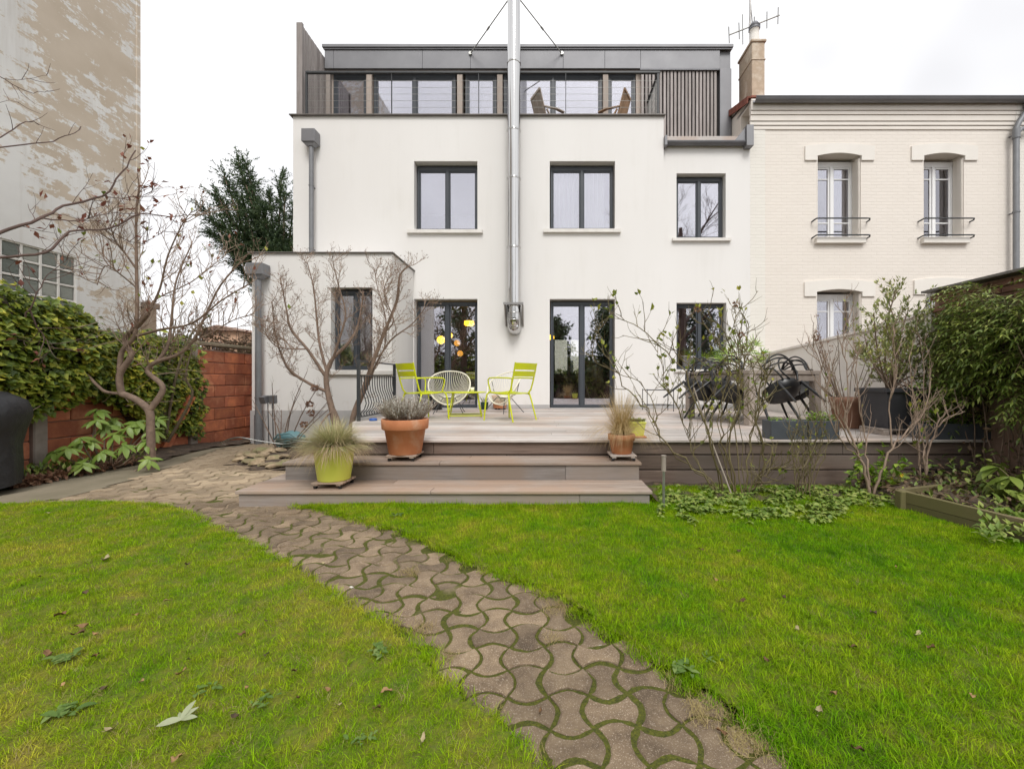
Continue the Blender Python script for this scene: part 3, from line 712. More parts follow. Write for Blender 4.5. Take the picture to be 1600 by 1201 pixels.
# rooms behind the glass
r = MB(); r.box(-3.5, 4.45, 9.63, 14.0, .40, .455); r.build('ground_floor', M['floor_in'], house)
r = MB(); r.box(-5.2, 4.45, 9.63, 14.0, 3.15, 3.4); r.box(-5.2, 4.45, 9.63, 14.0, 6.2, 6.45); r.build('ceiling', M['inside_white'], house)
r = MB(); wall_holes(r, -5.2, 4.45, .455, 3.15, 13.8, 14.0, [(.22, .70, 1.25, 2.45), (.76, 1.28, 1.25, 2.45)]); r.box(-3.5, -3.38, 9.63, 13.8, .455, 3.15); r.box(2.35, 2.47, 9.63, 13.8, .455, 3.15)
r.box(-5.2, 4.45, 13.2, 13.4, 3.4, 6.2); r.box(-.75, -.6, 9.63, 13.2, 3.4, 6.2); r.box(2.45, 2.57, 9.73, 13.2, 3.4, 6.2); r.box(4.3, 4.45, 9.73, 13.2, .455, 6.2)
r.build('inside_wall', M['inside'], house)
r = MB(); r.box(-3.37, -2.74, 10.15, 10.27, .455, 3.15); r.build('partition', M['inside_white'], house)
r = MB(); r.box(-2.9, -1.75, 12.6, 13.1, .46, 2.35); r.build('cupboard', M['inside_dark'], house)
for q_ in ((.1, 1.5, 12.2, 12.9, .46, 1.05), (-1.6, -1.35, 11.5, 11.8, .46, 2.2), (1.5, 2.3, 12.8, 13.7, .46, 2.6)):
    r = MB(); r.box(*q_); r.build('cupboard', M['inside_dark'], house)
window('back_window', house, .20, 1.30, 1.23, 2.47, 13.86, mull=[.73], gl=M['glass_back'])
r = MB(); r.box(-5.2, -3.2, 11.0, 11.2, -.1, 3.1); r.box(-5.2, -5.1, 8.4, 11, -.1, 3.1); r.build('annex_room', M['inside_dark'], house)
# roof storey
YP = 10.52; YFA = 10.35
def px_(px): return fx(px, YFA)
ZF0, ZF1 = fz(107, YFA), fz(76, YFA)
XF0, XF1 = px_(507), px_(1143)
seams = [507, 521, 660, 735, 880, 945, 1001, 1125]
for a, b in zip(seams, seams[1:]):
    f = MB(); f.cbox(px_(a)+.002, px_(b)-.002, YFA, YFA+.06, ZF0, ZF1, .004); f.build('fascia_panel', M['zinc'], house)
f = MB(); f.cbox(px_(1125)+.002, XF1, YFA, YFA+.5, fz(228,YFA), ZF0-.002, .004); f.cbox(px_(1125)+.002, XF1, YFA+.061, YFA+.5, ZF0, ZF1, .004); f.build('fascia_panel', M['zinc'], house)
f = MB(); f.cbox(XF0-.04, XF1+.03, YFA-.05, 14.9, ZF1+.002, ZF1+.075, .006); f.build('roof', M['zinc'], house)
f = MB(); f.cbox(XF0-.02, XF1+.015, YFA-.025, YFA-.001, ZF1-.035, ZF1+.001, .003); f.build('drip_edge', M['zinc_dark'], house)
f = MB(); f.box(XF0, px_(1125), YFA+.061, 14.7, ZF0+.0, ZF0+.03); f.box(XF0, XF0+.1, YFA+.061, 14.7, 6.5, ZF0); f.box(XF0+.1, px_(1125), 13.5, 13.7, 6.5, ZF0); f.build('soffit', M['inside'], house)
f = MB(); f.box(XL+.3, 4.48, YF+.37, 14.6, 6.50, 6.60); f.build('terrace_floor', M['deck'], house)
def wx(px): return fx(px, YP)
zt, zb = fz(110, YP), 6.62
wins = [(521, 574, None), (584, 712, [648]), (727, 776, None), (787, 941, [864]), (950, 993, None)]
for a, b, mu in wins:
    window('roof_window', house, wx(a), wx(b), zb, zt, YP, leaves=1, fw=.06, top=.19, sw=.04, mull=[wx(q) for q in mu] if mu else None)
for a in (579, 719.5, 781.5, 945.5):
    f = MB(); f.cbox(wx(a)-.065, wx(a)+.065, YP-.10, YP+.05, zb, zt-.0, .005); f.build('post', M['post_wood'], house)
for q_ in ((wx(500), wx(521)-.002, YP), (wx(993)+.002, wx(1003), YP-.05)):
    f = MB(); f.box(q_[0], q_[1], q_[2], YP+.06, zb, zt); f.build('end_board', M['post_wood'], house)
f = MB(); f.box(wx(500), wx(1003), YP+.02, YP+.08, zt+.001, ZF0-.002); f.build('head_rail', M['anth'], house)
# slatted cladding
f = MB(); f.box(px_(1000), px_(1125), YFA+.14, YFA+.2, fz(232,YFA), ZF0); f.build('backing_board', M['inside_dark'], house)
f = MB(); f.cbox(px_(1000), px_(1124), YFA-.01, YFA+.05, ZF0-.045, ZF0-.002, .004); f.build('head_batten', M['zinc_dark'], house)
sx = px_(1003)
while sx < px_(1121):
    top = ZF0 - .05; jit = U(rng,-.004,.004)
    f = MB(); f.cbox(sx+jit, sx+.056+jit, YFA+.03, YFA+.10, fz(230,YFA), top, .004); f.build('slat', M['larch_v'], house)
    sx += .0885
# gutter over the bay
gt = MB(); yy = YB-.09; zz = fz(222, yy); prof = []
for k in range(9):
    a = math.pi + math.pi*k/8; prof.append((yy + .075*math.cos(a), zz + .075*math.sin(a)))
prof += [(yy+.068, zz), (yy+.05, zz-.02)] + [(yy + .06*math.cos(math.pi+math.pi*k/8), zz + .06*math.sin(math.pi+math.pi*k/8)) for k in range(7, 0, -1)] + [(yy-.068, zz)]
gt.prism_x(prof, XR+.04, 4.32); gt.box(XR+.06, 4.30, YB-.02, YB+.9, zz+.004, zz+.05); gt.build('gutter', M['zinc_dark'], house)
hb = MB(); hb.cbox(XR+.005, XR+.06, YB-.2, YB+.05, zz-.12, zz+.09, .004); hb.build('gutter_end', M['zinc'], house)
hb = MB(); hb.prism_y([(4.10,zz+.02),(4.33,zz-.05),(4.33,zz+.30)], YB-.12, YB+.1); hb.cbox(4.335, 4.49, YB-.18, YB-.003, zz-.12, zz+.33, .005); hb.build('gutter_hopper', M['zinc'], house)
# downpipes
def downpipe(x0, x1, zt, zb, xc, zend, yw, r):
    d = MB(); ym = yw-.14; d.cbox(x0, x1, yw-.24, yw-.012, zb, zt, .006)
    d.hexa([(xc-.06,ym-.06,zb-.07),(xc+.06,ym-.06,zb-.07),(xc+.06,ym+.06,zb-.07),(xc-.06,ym+.06,zb-.07),(x0+.02,yw-.22,zb),(x1-.02,yw-.22,zb),(x1-.02,yw-.03,zb),(x0+.02,yw-.03,zb)])
    h = d.build('hopper', M['zinc'], house)
    d = MB(); d.tube([(xc,ym,zb-.06),(xc,ym,zend)], r, 14)
    o = d.build('downpipe', M['pipe'], house)
    z = zb - .9
    while z > zend + .3:
        d = MB(); d.tube([(xc,ym,z-.012),(xc,ym,z+.012)], r+.007, 14); d.box(xc-.012, xc+.012, ym, yw, z-.01, z+.01); d.build('pipe_clip', M['pipe'], o); z -= 1.35
    return o
downpipe(fx(472,9.1), fx(493,9.1), fz(202,9.1), fz(222,9.1), fx(484,9.1), ZA+.04, YF, .047)
o = downpipe(fx(386,7.8), fx(412,7.8), fz(411,7.8), fz(429,7.8), fx(400,7.8), -.12, YA, .052)
d = MB(); d.tube([(fx(400,7.8),YA-.14,-.12),(fx(400,7.8),YA-.14,fz(648,7.86))], .065, 14); d.build('pipe_sleeve', M['pipe'], o)

# ---- curtains behind the upper right window
for k, (a, b) in enumerate(((868, 902), (908, 944))):
    cu = MB(); n = 48; x0, x1 = fx(a, 9.75), fx(b, 9.75); vs = []
    for i in range(n+1):
        t = i/n; vs += [(x0+(x1-x0)*t, 9.75+.022*math.sin(t*34+k)+.01*math.sin(t*71), winR[2]-.15), (x0+(x1-x0)*t, 9.75+.022*math.sin(t*34+k)+.01*math.sin(t*71), winR[3]-.05)]
    cu.add(vs, [(2*i,2*i+2,2*i+3,2*i+1) for i in range(n)], 0, True)
    tag(cu.build('curtain', M['curtain'], None, (x0, 9.75, winR[3])), ['white sheer curtain behind the left pane of the upper window right of the flue', 'white sheer curtain behind the right pane of the upper window right of the flue'][k], 'curtain', 'sheer curtains in the upper window')
# ---- lit pendant lamps indoors, plus dim globes added for their reflections
def pendant(px, py, d, r, lab, m, drum=False):
    c = P(px, py, d); t = thing('pendant_lamp', lab, 'lamp', (c.x, c.y, c.z-r), 0, 'pendant lamps indoors'); b = MB()
    if drum: b.lathe([(0,-r*.5),(r*.75,-r*.5),(r,-r*.25),(r,r*.3),(r*.9,r*.45),(0,r*.5)], 20, c)
    else: b.lathe([(r*math.sin(math.pi*k/10), -r*math.cos(math.pi*k/10)) for k in range(11)], 20, c)
    b.build('shade', m, t); b = MB(); b.tube([(c.x,c.y,c.z+r*.45),(c.x,c.y,3.14)], .006, 5); b.build('cord', M['iron'], t)
pendant(689, 531, 11.0, .105, 'round yellow lamp left of the bar in the left sliding door, lower and larger', M['lamp'])
pendant(702, 524, 11.6, .09, 'round yellow lamp glowing partly behind the middle bar of the left sliding door', M['lamp'])
pendant(733, 505, 10.7, .125, 'flat yellow drum lamp glowing at the upper right of the left sliding door', M['lamp'], True)
pendant(714, 536, 12.0, .085, 'orange globe imitating lamp reflection, right of bar in the left sliding door, upper of two', M['lamp_mirrored'])  # glowing globe added in place of a reflection, not a lamp of the room
pendant(719, 552, 12.3, .085, 'orange globe imitating lamp reflection, right of bar in the left sliding door, lower of two', M['lamp_mirrored'])  # second reflection, likewise made as a faintly glowing globe
pendant(862, 527, 11.0, .07, 'small amber lamp glowing at the left edge of the right sliding door', M['lamp'])

# ---- steel flue up the facade
YFL = 9.06; FXc = fx(803, YFL); FR = .137
fl = thing('steel_flue', 'tall polished steel flue pipe climbing the middle of the white facade', 'flue', (FXc, YFL, fz(520,YFL)))
joints = [10.6] + [fz(q, YFL) for q in (100, 205, 280, 387, 478)]
for a, b in zip(joints, joints[1:]):
    q = MB(); q.tube([(FXc,YFL,b+.008),(FXc,YFL,a-.008)], FR, 28); q.build('pipe_section', M['steel'], fl)
for z in joints[1:]:
    q = MB(); q.lathe([(FR,-.022),(FR+.010,-.018),(FR+.012,-.004),(FR+.006,0),(FR+.012,.004),(FR+.010,.018),(FR,.022)], 28, (FXc,YFL,z)); q.build('joint_band', M['steel'], fl)
q = MB(); zb_ = joints[-1]; Rb = .2
q.tube([(FXc,YFL,zb_-.01),(FXc,YFL,zb_-.26)] + [(FXc,YFL+Rb-Rb*math.cos(a), zb_-.26-Rb*math.sin(a)) for a in [math.pi/2*k/8 for k in range(1,9)]] + [(FXc,YF-.01,zb_-.26-Rb)], FR, 28); q.build('elbow', M['steel'], fl)
for dz in (.15, .30):
    q = MB(); q.lathe([(FR,-.012),(FR+.009,-.008),(FR+.009,.008),(FR,.012)], 28, (FXc,YFL,zb_-dz)); q.build('joint_band', M['steel'], fl)
q = MB(); q.lathe([(FR*.72,0),(FR*.72,.03),(0,.03)], 24, (0,0,0)); 
q.v = [(FXc+x, YFL+Rb*.35-FR*.88 - z*.8, zb_-.34-Rb*.45 + y*.72 - z*.6) for x, y, z in q.v]; q.build('inspection_cap', M['steel'], fl)
q = MB(); q.cbox(FXc-.21, FXc+.21, YFL-.17, YFL-.145, zb_+.0, zb_+.05, .003)
for sx_ in (-1, 1): q.cbox(FXc+sx_*.185-.014, FXc+sx_*.185+.014, YFL-.145, YF-.002, zb_+.0, zb_+.05, .003); q.hexa([(FXc+sx_*.185-.012,YF-.03,zb_-.40),(FXc+sx_*.185+.012,YF-.03,zb_-.40),(FXc+sx_*.185+.012,YF-.004,zb_-.40),(FXc+sx_*.185-.012,YF-.004,zb_-.40),(FXc+sx_*.185-.012,YFL-.14,zb_-.002),(FXc+sx_*.185+.012,YFL-.14,zb_-.002),(FXc+sx_*.185+.012,YF-.004,zb_-.002),(FXc+sx_*.185-.012,YF-.004,zb_-.002)])
q.build('wall_bracket', M['bracket'], fl)
for xe in (735, 878):
    q = MB(); e = P(xe, 84, YFA-.01); a = Vector((FXc+(.1 if xe > 800 else -.1), YFL+.05, fz(-2,YFL)+.05)); q.tube([a, e], .013, 8); q.tube([a.lerp(e,.48), a.lerp(e,.54)], .022, 8); q.tube([e+Vector((0,-.03,0)), e+Vector((0,.02,0))], .04, 10); q.build('brace', M['galv'], fl)
# ---- timber screen, terrace railing
YR = 9.40
ts = thing('timber_screen', 'tall grey slatted timber screen at the left end of the roof terrace', 'screen', (-5.41, 9.42, 6.9))
q = MB(); q.cbox(-5.50, -5.37, YR-.02, YR+.04, 6.9, fz(36,YR), .004); q.build('post', M['larch_v'], ts)
yb = YR + .05
while yb < 10.70:
    q = MB(); q.cbox(-5.47, -5.40, yb, yb+.105, 6.62, fz(37,YR), .004); q.build('board', M['larch_v'], ts); yb += .122
rl = thing('terrace_railing', 'black railing with thin steel cables along the roof terrace edge', 'railing', (XL, YR, 6.9))
zr = fz(114, YR); xr0, xr1 = fx(478, YR), fx(1029, YR)
q = MB(); q.cbox(xr0, xr1+.03, YR-.03, YR+.03, zr-.02, zr+.025, .004); q.cbox(xr1-.03, xr1+.03, YR+.03, YP-.01, zr-.02, zr+.025, .004); q.build('top_rail', M['iron'], rl)
for a in (479, 612, 748, 884, 1028):
    q = MB(); wdt = .022 if a in (479, 1028) else .007; q.cbox(fx(a,YR)-wdt, fx(a,YR)+wdt, YR-.02, YR+.02, 6.9, zr-.021, .002); q.build('post', M['iron'], rl)
for k in range(1, 6):
    q = MB(); z = 6.93 + (zr-6.96)*k/6; q.tube([(xr0,YR,z),(xr1,YR,z)], .0035, 5); q.tube([(xr1,YR,z),(xr1,YP,z)], .0035, 5); q.build('cable', M['galv'], rl)
q = MB()
for k in range(24):
    y_ = YR+.05+k*.055; q.tube([(xr1,y_,6.92),(xr1,y_,zr-.02)], .004, 4, False)
q.build('mesh_infill', M['galv'], rl)

# ================================================================ the old brick house on the right
YO = 9.48
def ox(px, d=YO): return fx(px, d)
def oz(py, d=YO): return fz(py, d)
old = thing('brick_house', 'cream painted old brick house with white lintels, right of the modern house', 'house', (7.4, 9.6, 0))
XO0, XO1 = 4.502, ox(1582)
ow = [(ox(1276), ox(1345), oz(375), oz(240)), (ox(1442), ox(1506), oz(375), oz(240)), (ox(1275), ox(1346), oz(532), oz(452)), (ox(1446), ox(1508), oz(532), oz(449))]
ow = [(a, b, c if k < 2 else oz(575), d) for k, (a, b, c, d) in enumerate(ow)]
ZO = oz(165)
w = MB(); wall_holes(w, XO0+.35, XO1, -.2, ZO, YO, YO+.40, ow); w.box(XO0, XO0+.3, YO+.41, 15, -.2, ZO); w.build('wall', M['cream_brick'], old)
w = MB(); w.box(XO0, XO0+.349, YO-.012, YO+.40, -.2, oz(200)); w.build('corner_pilaster', M['white_brick'], old)
# corbelled courses under the eaves
bands = [(204, .012), (198, .03), (192, .048), (183, .066), (177, .084), (162, .10)]
for (a, pr), (b, _) in zip(bands, bands[1:] ):
    w = MB(); w.cbox(XO0, XO1, YO-pr-.012, YO-.0005, oz(a)+.012, oz(b)+.002, .003); w.build('corbel_course', M['cream_trim'], old)
w = MB(); w.box(XO0, XO1, YO-.1, YO+.6, oz(162)+.003, oz(162)+.04); w.build('eaves_board', M['cream_trim'], old)
gt = MB(); yy = YO-.18; zz = oz(154, yy)
prof = [(yy + .085*math.cos(math.pi+math.pi*k/8), zz + .085*math.sin(math.pi+math.pi*k/8)) for k in range(9)] + [(yy + .075*math.cos(math.pi+math.pi*k/8), zz + .075*math.sin(math.pi+math.pi*k/8)) for k in range(8,-1,-1)]
gt.prism_x(prof, XO0+.03, 13.5); gt.tube([(XO0+.03,yy-.085,zz),(13.5,yy-.085,zz)], .014, 8); gt.build('gutter', M['zinc'], old)
for k, (a, b, c, d) in enumerate(ow):
    # segmental lintel
    L0, L1 = a - ox(1277)+ox(1258), b + ox(1365)-ox(1345); zi = d; zo = d + (oz(225)-oz(240)); n = 10; poly = []
    ze = d - .16
    poly = [(L0,ze),(a,ze),(a,zi-.06)] + [(a+(b-a)*i/n, zi-.06+.06*math.sin(math.pi*i/n)) for i in range(1,n)] + [(b,zi-.06),(b,ze),(L1,ze),(L1,zo-.06)] + [(L1+(L0-L1)*i/n, zo-.06+.06*math.sin(math.pi*i/n)) for i in range(1,n)] + [(L0,zo-.06)]
    w = MB(); w.prism_y(poly, YO-.035, YO-.001); w.build('lintel', M['white_trim'], old)
    o = window('window', old, a+.0, b-.0, c+.05, d-.06, YO+.25, fw=.05, sw=.04, top=.12, mw=.03, m=M['pvc'], gl=M['glass_old'], rails=(d-.45, c+.47) if k < 2 else (d-.45,))
    w = MB(); w.cbox(a-.05, b+.06, YO-.09, YO+.25, c-.09, c+.045, .006); w.build('sill', M['white_trim'], o)
    for s_ in (0, 1):   # folded metal shutter leaves against the reveals
        xw = a+.006 if s_ == 0 else b-.006
        w = MB()
        for q_ in range(2): w.cbox(*sorted((xw, xw + (.018 if s_ == 0 else -.018))), YO+.01+q_*.12, YO+.12+q_*.12, c+.06, d-.09, .003)
        w.cbox(*sorted((xw+ (.022 if s_==0 else -.022), xw + (.034 if s_ == 0 else -.034))), YO+.02, YO+.12, c+.06, d-.09, .003)
        w.build('shutter', M['cream_trim'], o)
    if k < 2:
        for z in (oz(342, YO-.1), oz(368, YO-.1)):
            w = MB(); yg = YO-.14; x0_, x1_ = a-.11, b+.13
            w.tube([(x0_,YO-.005,z-.03),(x0_,yg+.05,z-.02),(x0_+.03,yg+.01,z),(x0_+.08,yg,z),(x1_-.08,yg,z),(x1_-.03,yg+.01,z),(x1_,yg+.05,z-.02),(x1_,YO-.005,z-.03)], .016, 8); w.build('guard_bar', M['iron'], o)
# curtains of the old house
for k, (a, b, c, d) in enumerate(ow[:2]):
    cu = MB(); n = 20; vs = []
    for i in range(n+1):
        t = i/n; xt = b-.08-.16*t; xb = b-.08-.30*t; yy_ = YO+.5+.03*math.sin(t*25)
        vs += [(xb,yy_,c+.05), (xt,yy_,d-.1)]
    cu.add(vs, [(2*i,2*i+2,2*i+3,2*i+1) for i in range(n)], 0, True)
    tag(cu.build('curtain', M['curtain'], None, (b-.2,YO+.5,d-.1)), ['pale drawn-back curtain in the left upper window of the cream brick house', 'pale drawn-back curtain in the right upper window of the cream brick house'][k], 'curtain', 'drawn-back curtains of the brick house')
w = MB(); w.box(XO0+.3, XO1, YO+1.6, YO+1.7, 0, ZO); w.box(XO0+.31, XO1-.01, YO+.41, YO+1.6, 3.2, 3.4); w.box(XO0+.31, XO1, YO+.41, YO+1.6, ZO-.1, ZO-.01); w.build('inside_wall', M['inside'], old)
# roof, verge tiles and chimney
w = MB(); w.hexa([(XO0,YO-.1,ZO+.12),(13.5,YO-.1,ZO+.12),(13.5,13,ZO+.55),(XO0,13,ZO+.55),(XO0,YO-.1,ZO+.16),(13.5,YO-.1,ZO+.16),(13.5,13,ZO+.6),(XO0,13,ZO+.6)]); w.build('roof', M['tile'], old)
w = MB(); w.hexa([(XO0+.0,YO+.0,ZO),(XO0+.2,YO+.0,ZO),(XO0+.2,11.2,ZO),(XO0,11.2,ZO),(XO0,YO,ZO+.10),(XO0+.2,YO,ZO+.10),(XO0+.2,11.2,ZO+.62),(XO0,11.2,ZO+.62)]); w.build('gable', M['cream_trim'], old)
for k in range(9):
    y0 = YO-.08 + k*.19; z0 = ZO+.13 + k*.19*.315
    w = MB(); w.obox((XO0+.05, y0+.1, z0+.03), (.28,.215,.03), (math.radians(15.5),0,0)); w.obox((XO0-.075, y0+.1, z0-.03), (.025,.215,.13), (math.radians(15.5),0,0)); w.build('roof_tile', M['tile'], old)
YCH = 9.95; ch = MB(); x0, x1 = fx(1175,YCH), fx(1195,YCH); ztop = fz(62,YCH)
ch.cbox(x0, x1, YCH, YCH+.68, ZO+.1, ztop-.06, .01); cho = ch.build('chimney', M['chimney'], old)
ch = MB(); ch.cbox(x0-.025, x1+.03, YCH-.03, YCH+.71, ztop-.06, ztop, .01); ch.cbox(x0-.015, x1+.015, YCH-.015, YCH+.695, fz(92,YCH)-.03, fz(92,YCH), .006); ch.build('chimney_cap', M['chimney'], cho)
ch = MB(); ch.hexa([(x0-.08,YCH-.08,ZO+.1),(x1+.1,YCH-.08,ZO+.1),(x1+.1,YCH+.76,ZO+.1),(x0-.08,YCH+.76,ZO+.1),(x0-.005,YCH-.005,ZO+.5),(x1+.005,YCH-.005,ZO+.5),(x1+.005,YCH+.685,ZO+.5),(x0-.005,YCH+.685,ZO+.5)]); ch.build('chimney_flashing', M['white_trim'], cho)
cxx = (x0+x1)/2-.02
ch = MB(); ch.lathe([(.12,0),(.105,.2),(.10,.32),(.11,.33),(.11,.35),(.09,.36)], 18, (cxx,YCH+.15,ztop)); ch.build('chimney_pot', M['white_trim'], cho)
ch = MB(); ch.lathe([(.12,.34),(.13,.37),(.10,.40),(.13,.42),(.10,.46),(.08,.5),(0,.51)], 18, (cxx,YCH+.15,ztop)); ch.build('chimney_cowl', M['zinc_dark'], cho)
# tv aerial on the chimney
an = thing('tv_aerial', 'thin metal television aerial fixed to the chimney stack', 'aerial', (cxx, YCH+.3, ztop+.1))
ya = YCH+.3
q = MB(); q.tube([(cxx-.03,ya,ztop-.4),(cxx-.03,ya,ztop+1.5)], .02, 6); q.tube([(cxx-.06,ya,ztop+.4),(cxx+.0,ya,ztop+1.5)], .013, 5); q.tube([(cxx+.05,ya,ztop+.4),(cxx-.03,ya,ztop+1.2)], .013, 5); q.build('mast', M['bracket'], an)
b0, b1 = P(1139, 55, ya), P(1218, 24, ya)
q = MB(); q.tube([b0, b1], .016, 6); q.build('boom', M['galv'], an)
for t in (0, .2, .27, .5, .75, .97):
    c_ = b0.lerp(b1, t); l = .28 if t == .27 else .12
    q = MB(); q.tube([c_+Vector((-.05,-.1,l)), c_+Vector((.05,.1,-l))], .011, 5); q.build('element', M['galv'], an)
# downpipe with swan neck
xd = ox(1577); yd = YO-.14
q = MB(); q.tube([(xd+.22,YO-.16,zz-.06),(xd+.21,YO-.16,oz(180)),(xd+.06,yd,oz(197)),(xd,yd,oz(206)),(xd,yd,-.1)], .055, 14); dpo = q.build('downpipe', M['pipe'], old)
q = MB(); q.tube([(xd,yd,oz(216)),(xd+.1,yd,oz(208)),(xd+.4,yd,oz(200)),(xd+.9,yd,oz(196))], .045, 12); q.tube([(xd,yd,oz(222)),(xd,yd,oz(208))], .068, 14); q.build('branch_pipe', M['pipe'], dpo)
for yy_ in (215, 335):
    q = MB(); q.tube([(xd,yd,oz(yy_)-.02),(xd,yd,oz(yy_)+.02)], .064, 14); q.box(xd-.015, xd+.015, yd, YO, oz(yy_)-.01, oz(yy_)+.01); q.build('pipe_clip', M['pipe'], dpo)
nh = thing('neighbouring_house', 'white painted brick house front just past the grey downpipe at the right edge', 'house', (11.8, 9.6, 0))
w = MB(); w.box(XO1+.003, 13.5, YO, YO+.4, -.2, oz(172)); w.build('wall', M['white_brick'], nh)
for (a, pr), (b, _) in zip(bands, bands[1:]):
    w = MB(); w.cbox(XO1+.004, 13.5, YO-pr-.012, YO-.0005, oz(a)+.012, oz(b)+.002, .003); w.build('corbel_course', M['white_trim'], nh)

# ================================================================ boundary on the right
gw = thing('garden_wall', 'low pale rendered garden wall with a sloping top, between deck and brick house', 'wall', (4.62, 7.4, 0))
XW = 4.52
w = MB(); pr = [(9.46,-.1),(9.46,1.55),(7.6,1.66),(6.0,1.76),(5.02,1.86),(5.02,-.1)]
w.prism_x(pr[::-1], XW, XW+.2); w.build('wall_body', M['pale_render'], gw)
w = MB(); c_ = [(9.46,1.55),(7.6,1.66),(6.0,1.76),(5.02,1.86)]
w.prism_x([(y,z+.002) for y,z in c_][::-1] + [(y,z+.04) for y,z in c_], XW-.03, XW+.23); w.build('wall_cap', M['pale_render'], gw)
bw = thing('brick_garden_wall', 'old red brick garden wall with a dark coping behind the climber', 'wall', (4.62, 3.6, 0))
w = MB(); w.box(XW+.03, XW+.2, 2.0, 5.0, -.1, 2.08); w.build('wall_core', M['mortar'], bw)
bm = MB(); bm.cbox(-.052, .052, -.105, .105, -.028, .028, .005); bme = bm.mesh('brick', M['red_brick'])
for k in range(16):
    for j in range(13):
        y = 4.93 - j*.225 - (.11 if k % 2 else 0)
        if y < 3.15: continue
        piece('brick', bme, bw, (XW+.055+U(rng,-.004,.004), y, 2.04-k*.07-.01), (U(rng,-.02,.02),0,U(rng,-.02,.02)))
w = MB(); w.hexa([(XW-.10,2.0,2.09),(XW+.30,2.0,2.09),(XW+.30,5.04,2.09),(XW-.10,5.04,2.09),(XW-.10,2.0,2.115),(XW+.30,2.0,2.16),(XW+.30,5.04,2.16),(XW-.10,5.04,2.115)]); w.build('coping', M['coping'], bw)

# ================================================================ boundary on the left
XLW = -5.80
bl = thing('red_block_wall', 'red painted block wall with grey concrete posts along the left side', 'wall', (XLW, 5.8, 0))
w = MB(); w.box(XLW-.13, XLW-.02, 2.6, 8.5, -.25, 1.60); w.build('wall_core', M['mortar'], bl)
bb = MB(); bb.cbox(-.07, .005, -.243, .243, -.094, .094, .007); bbm = bb.mesh('block', M['red_block'])
posts = (6.98, 4.86, 2.74)
for r_ in range(9):
    z = -.12 + r_*.2
    y = 8.45 - (.25 if r_ % 2 else 0)
    while y > 2.7:
        if not any(abs(y-p) < .30 for p in posts):
            piece('block', bbm, bl, (XLW+U(rng,-.006,.006), y, z+.0), (0, U(rng,-.012,.012), U(rng,-.008,.008)))
        else:
            p = min(posts, key=lambda q: abs(q-y))
            for s_ in (-1, 1):
                lo, hi = (y-.245, p-.075) if s_ < 0 else (p+.075, y+.245)
                if hi-lo > .08: piece('block', bbm, bl, (XLW, (lo+hi)/2, z), (0,0,0), (1,(hi-lo)/.486,1))
        y -= .5
for p in posts:
    w = MB(); w.cbox(XLW-.1, XLW+.05, p-.07, p+.07, -.25, 1.66, .012); w.build('post', M['post_concrete'], bl)
for a, b in ((8.5, 7.05), (6.91, 4.93), (4.79, 2.81)):
    w = MB(); w.cbox(XLW-.17, XLW+.06, b, a, 1.665, 1.72, .01); w.build('coping', M['concrete'], bl)
# stained gable building
gb = thing('stained_building', 'tall windowless building wall with white paint flaking off beige render', 'building', (-8, 4, 0))
XG = -6.10
w = MB(); GZ0, GZ1, GY1, NB = 1.70, 2.66, 5.54, 7
ys0 = GY1 - NB*.19
m_ = MB(); wall_holes(m_, -1.0, 6.4, -.2, 11.5, XG, XG-.4, [(ys0, GY1, GZ0, GZ1)])
m_.v = [(y, x, z) for x, y, z in m_.v]; m_.box(-14, XG-.41, -1.0, 6.4, -.2, 11.5)
m_.build('wall', M['peel'], gb)
w = MB()
w.box(XG-.12, XG-.05, ys0, GY1, GZ0, GZ1); wno = w.build('glass_brick_window', M['plinth'], gb)
gbm = MB(); gbm.cbox(-.045, .02, -.082, .082, -.082, .082, .014); gbme = gbm.mesh('glass_brick', M['gblock'])
for i in range(NB):
    for j in range(5):
        piece('glass_brick', gbme, wno, (XG-.04, ys0+.095+i*.19, GZ1-.1-j*.19))
for i in range(NB+1):
    w = MB(); w.cbox(XG-.05, XG-.012, ys0+i*.19-.013, ys0+i*.19+.013, GZ0, GZ1, .003); w.build('joint_bar', M['sill'], wno)
for j in range(6):
    w = MB(); w.cbox(XG-.05, XG-.014, ys0, GY1, GZ1-.005-j*.19-.013+.0, GZ1-.005-j*.19+.013, .003); w.build('joint_bar', M['sill'], wno)
w = MB(); w.cbox(XG-.02, XG+.012, 6.34, 6.41, -.2, 11.5, .008); w.build('corner_strip', M['peel'], gb)

# ---- beyond the left wall: a stone gate pillar, a peach house, and across the street
q = thing('stone_pillar', 'short stone pillar standing beyond the red wall left of the tall evergreen', 'pillar', (-8.2, 8.8, 0))
c0 = P(229, 495, 8.8)
w = MB(); w.cbox(c0.x-.11, c0.x+.11, 8.7, 8.92, 0, fz(482,8.8), .015); w.build('shaft', M['chimney'], q); w = MB(); w.cbox(c0.x-.15, c0.x+.15, 8.66, 8.96, fz(482,8.8), fz(473,8.8), .015); w.build('cap', M['post_concrete'], q)
q = thing('peach_house', 'small peach coloured house far beyond the red wall', 'house', (-14.5, 20, 0))
x0, x1 = fx(315,20), fx(372,20)
w = MB(); w.box(x0, x1, 20, 24, -.1, fz(517,20)); w.build('wall', M['far_wall'], q); w = MB(); w.prism_y([(x0-.2,fz(517,20)),(x1+.2,fz(517,20)),((x0+x1)/2,fz(508,20))], 19.8, 24.2); w.build('roof', M['far_roof'], q)
w = MB(); w.box(x0+.5, x0+.9, 19.98, 20.05, 2.0, 2.9); w.build('window', M['glass_old'], q)
q = thing('street_house', 'pale yellow house seen through the back window of the right sliding door', 'house', (1.5, 24, 0))
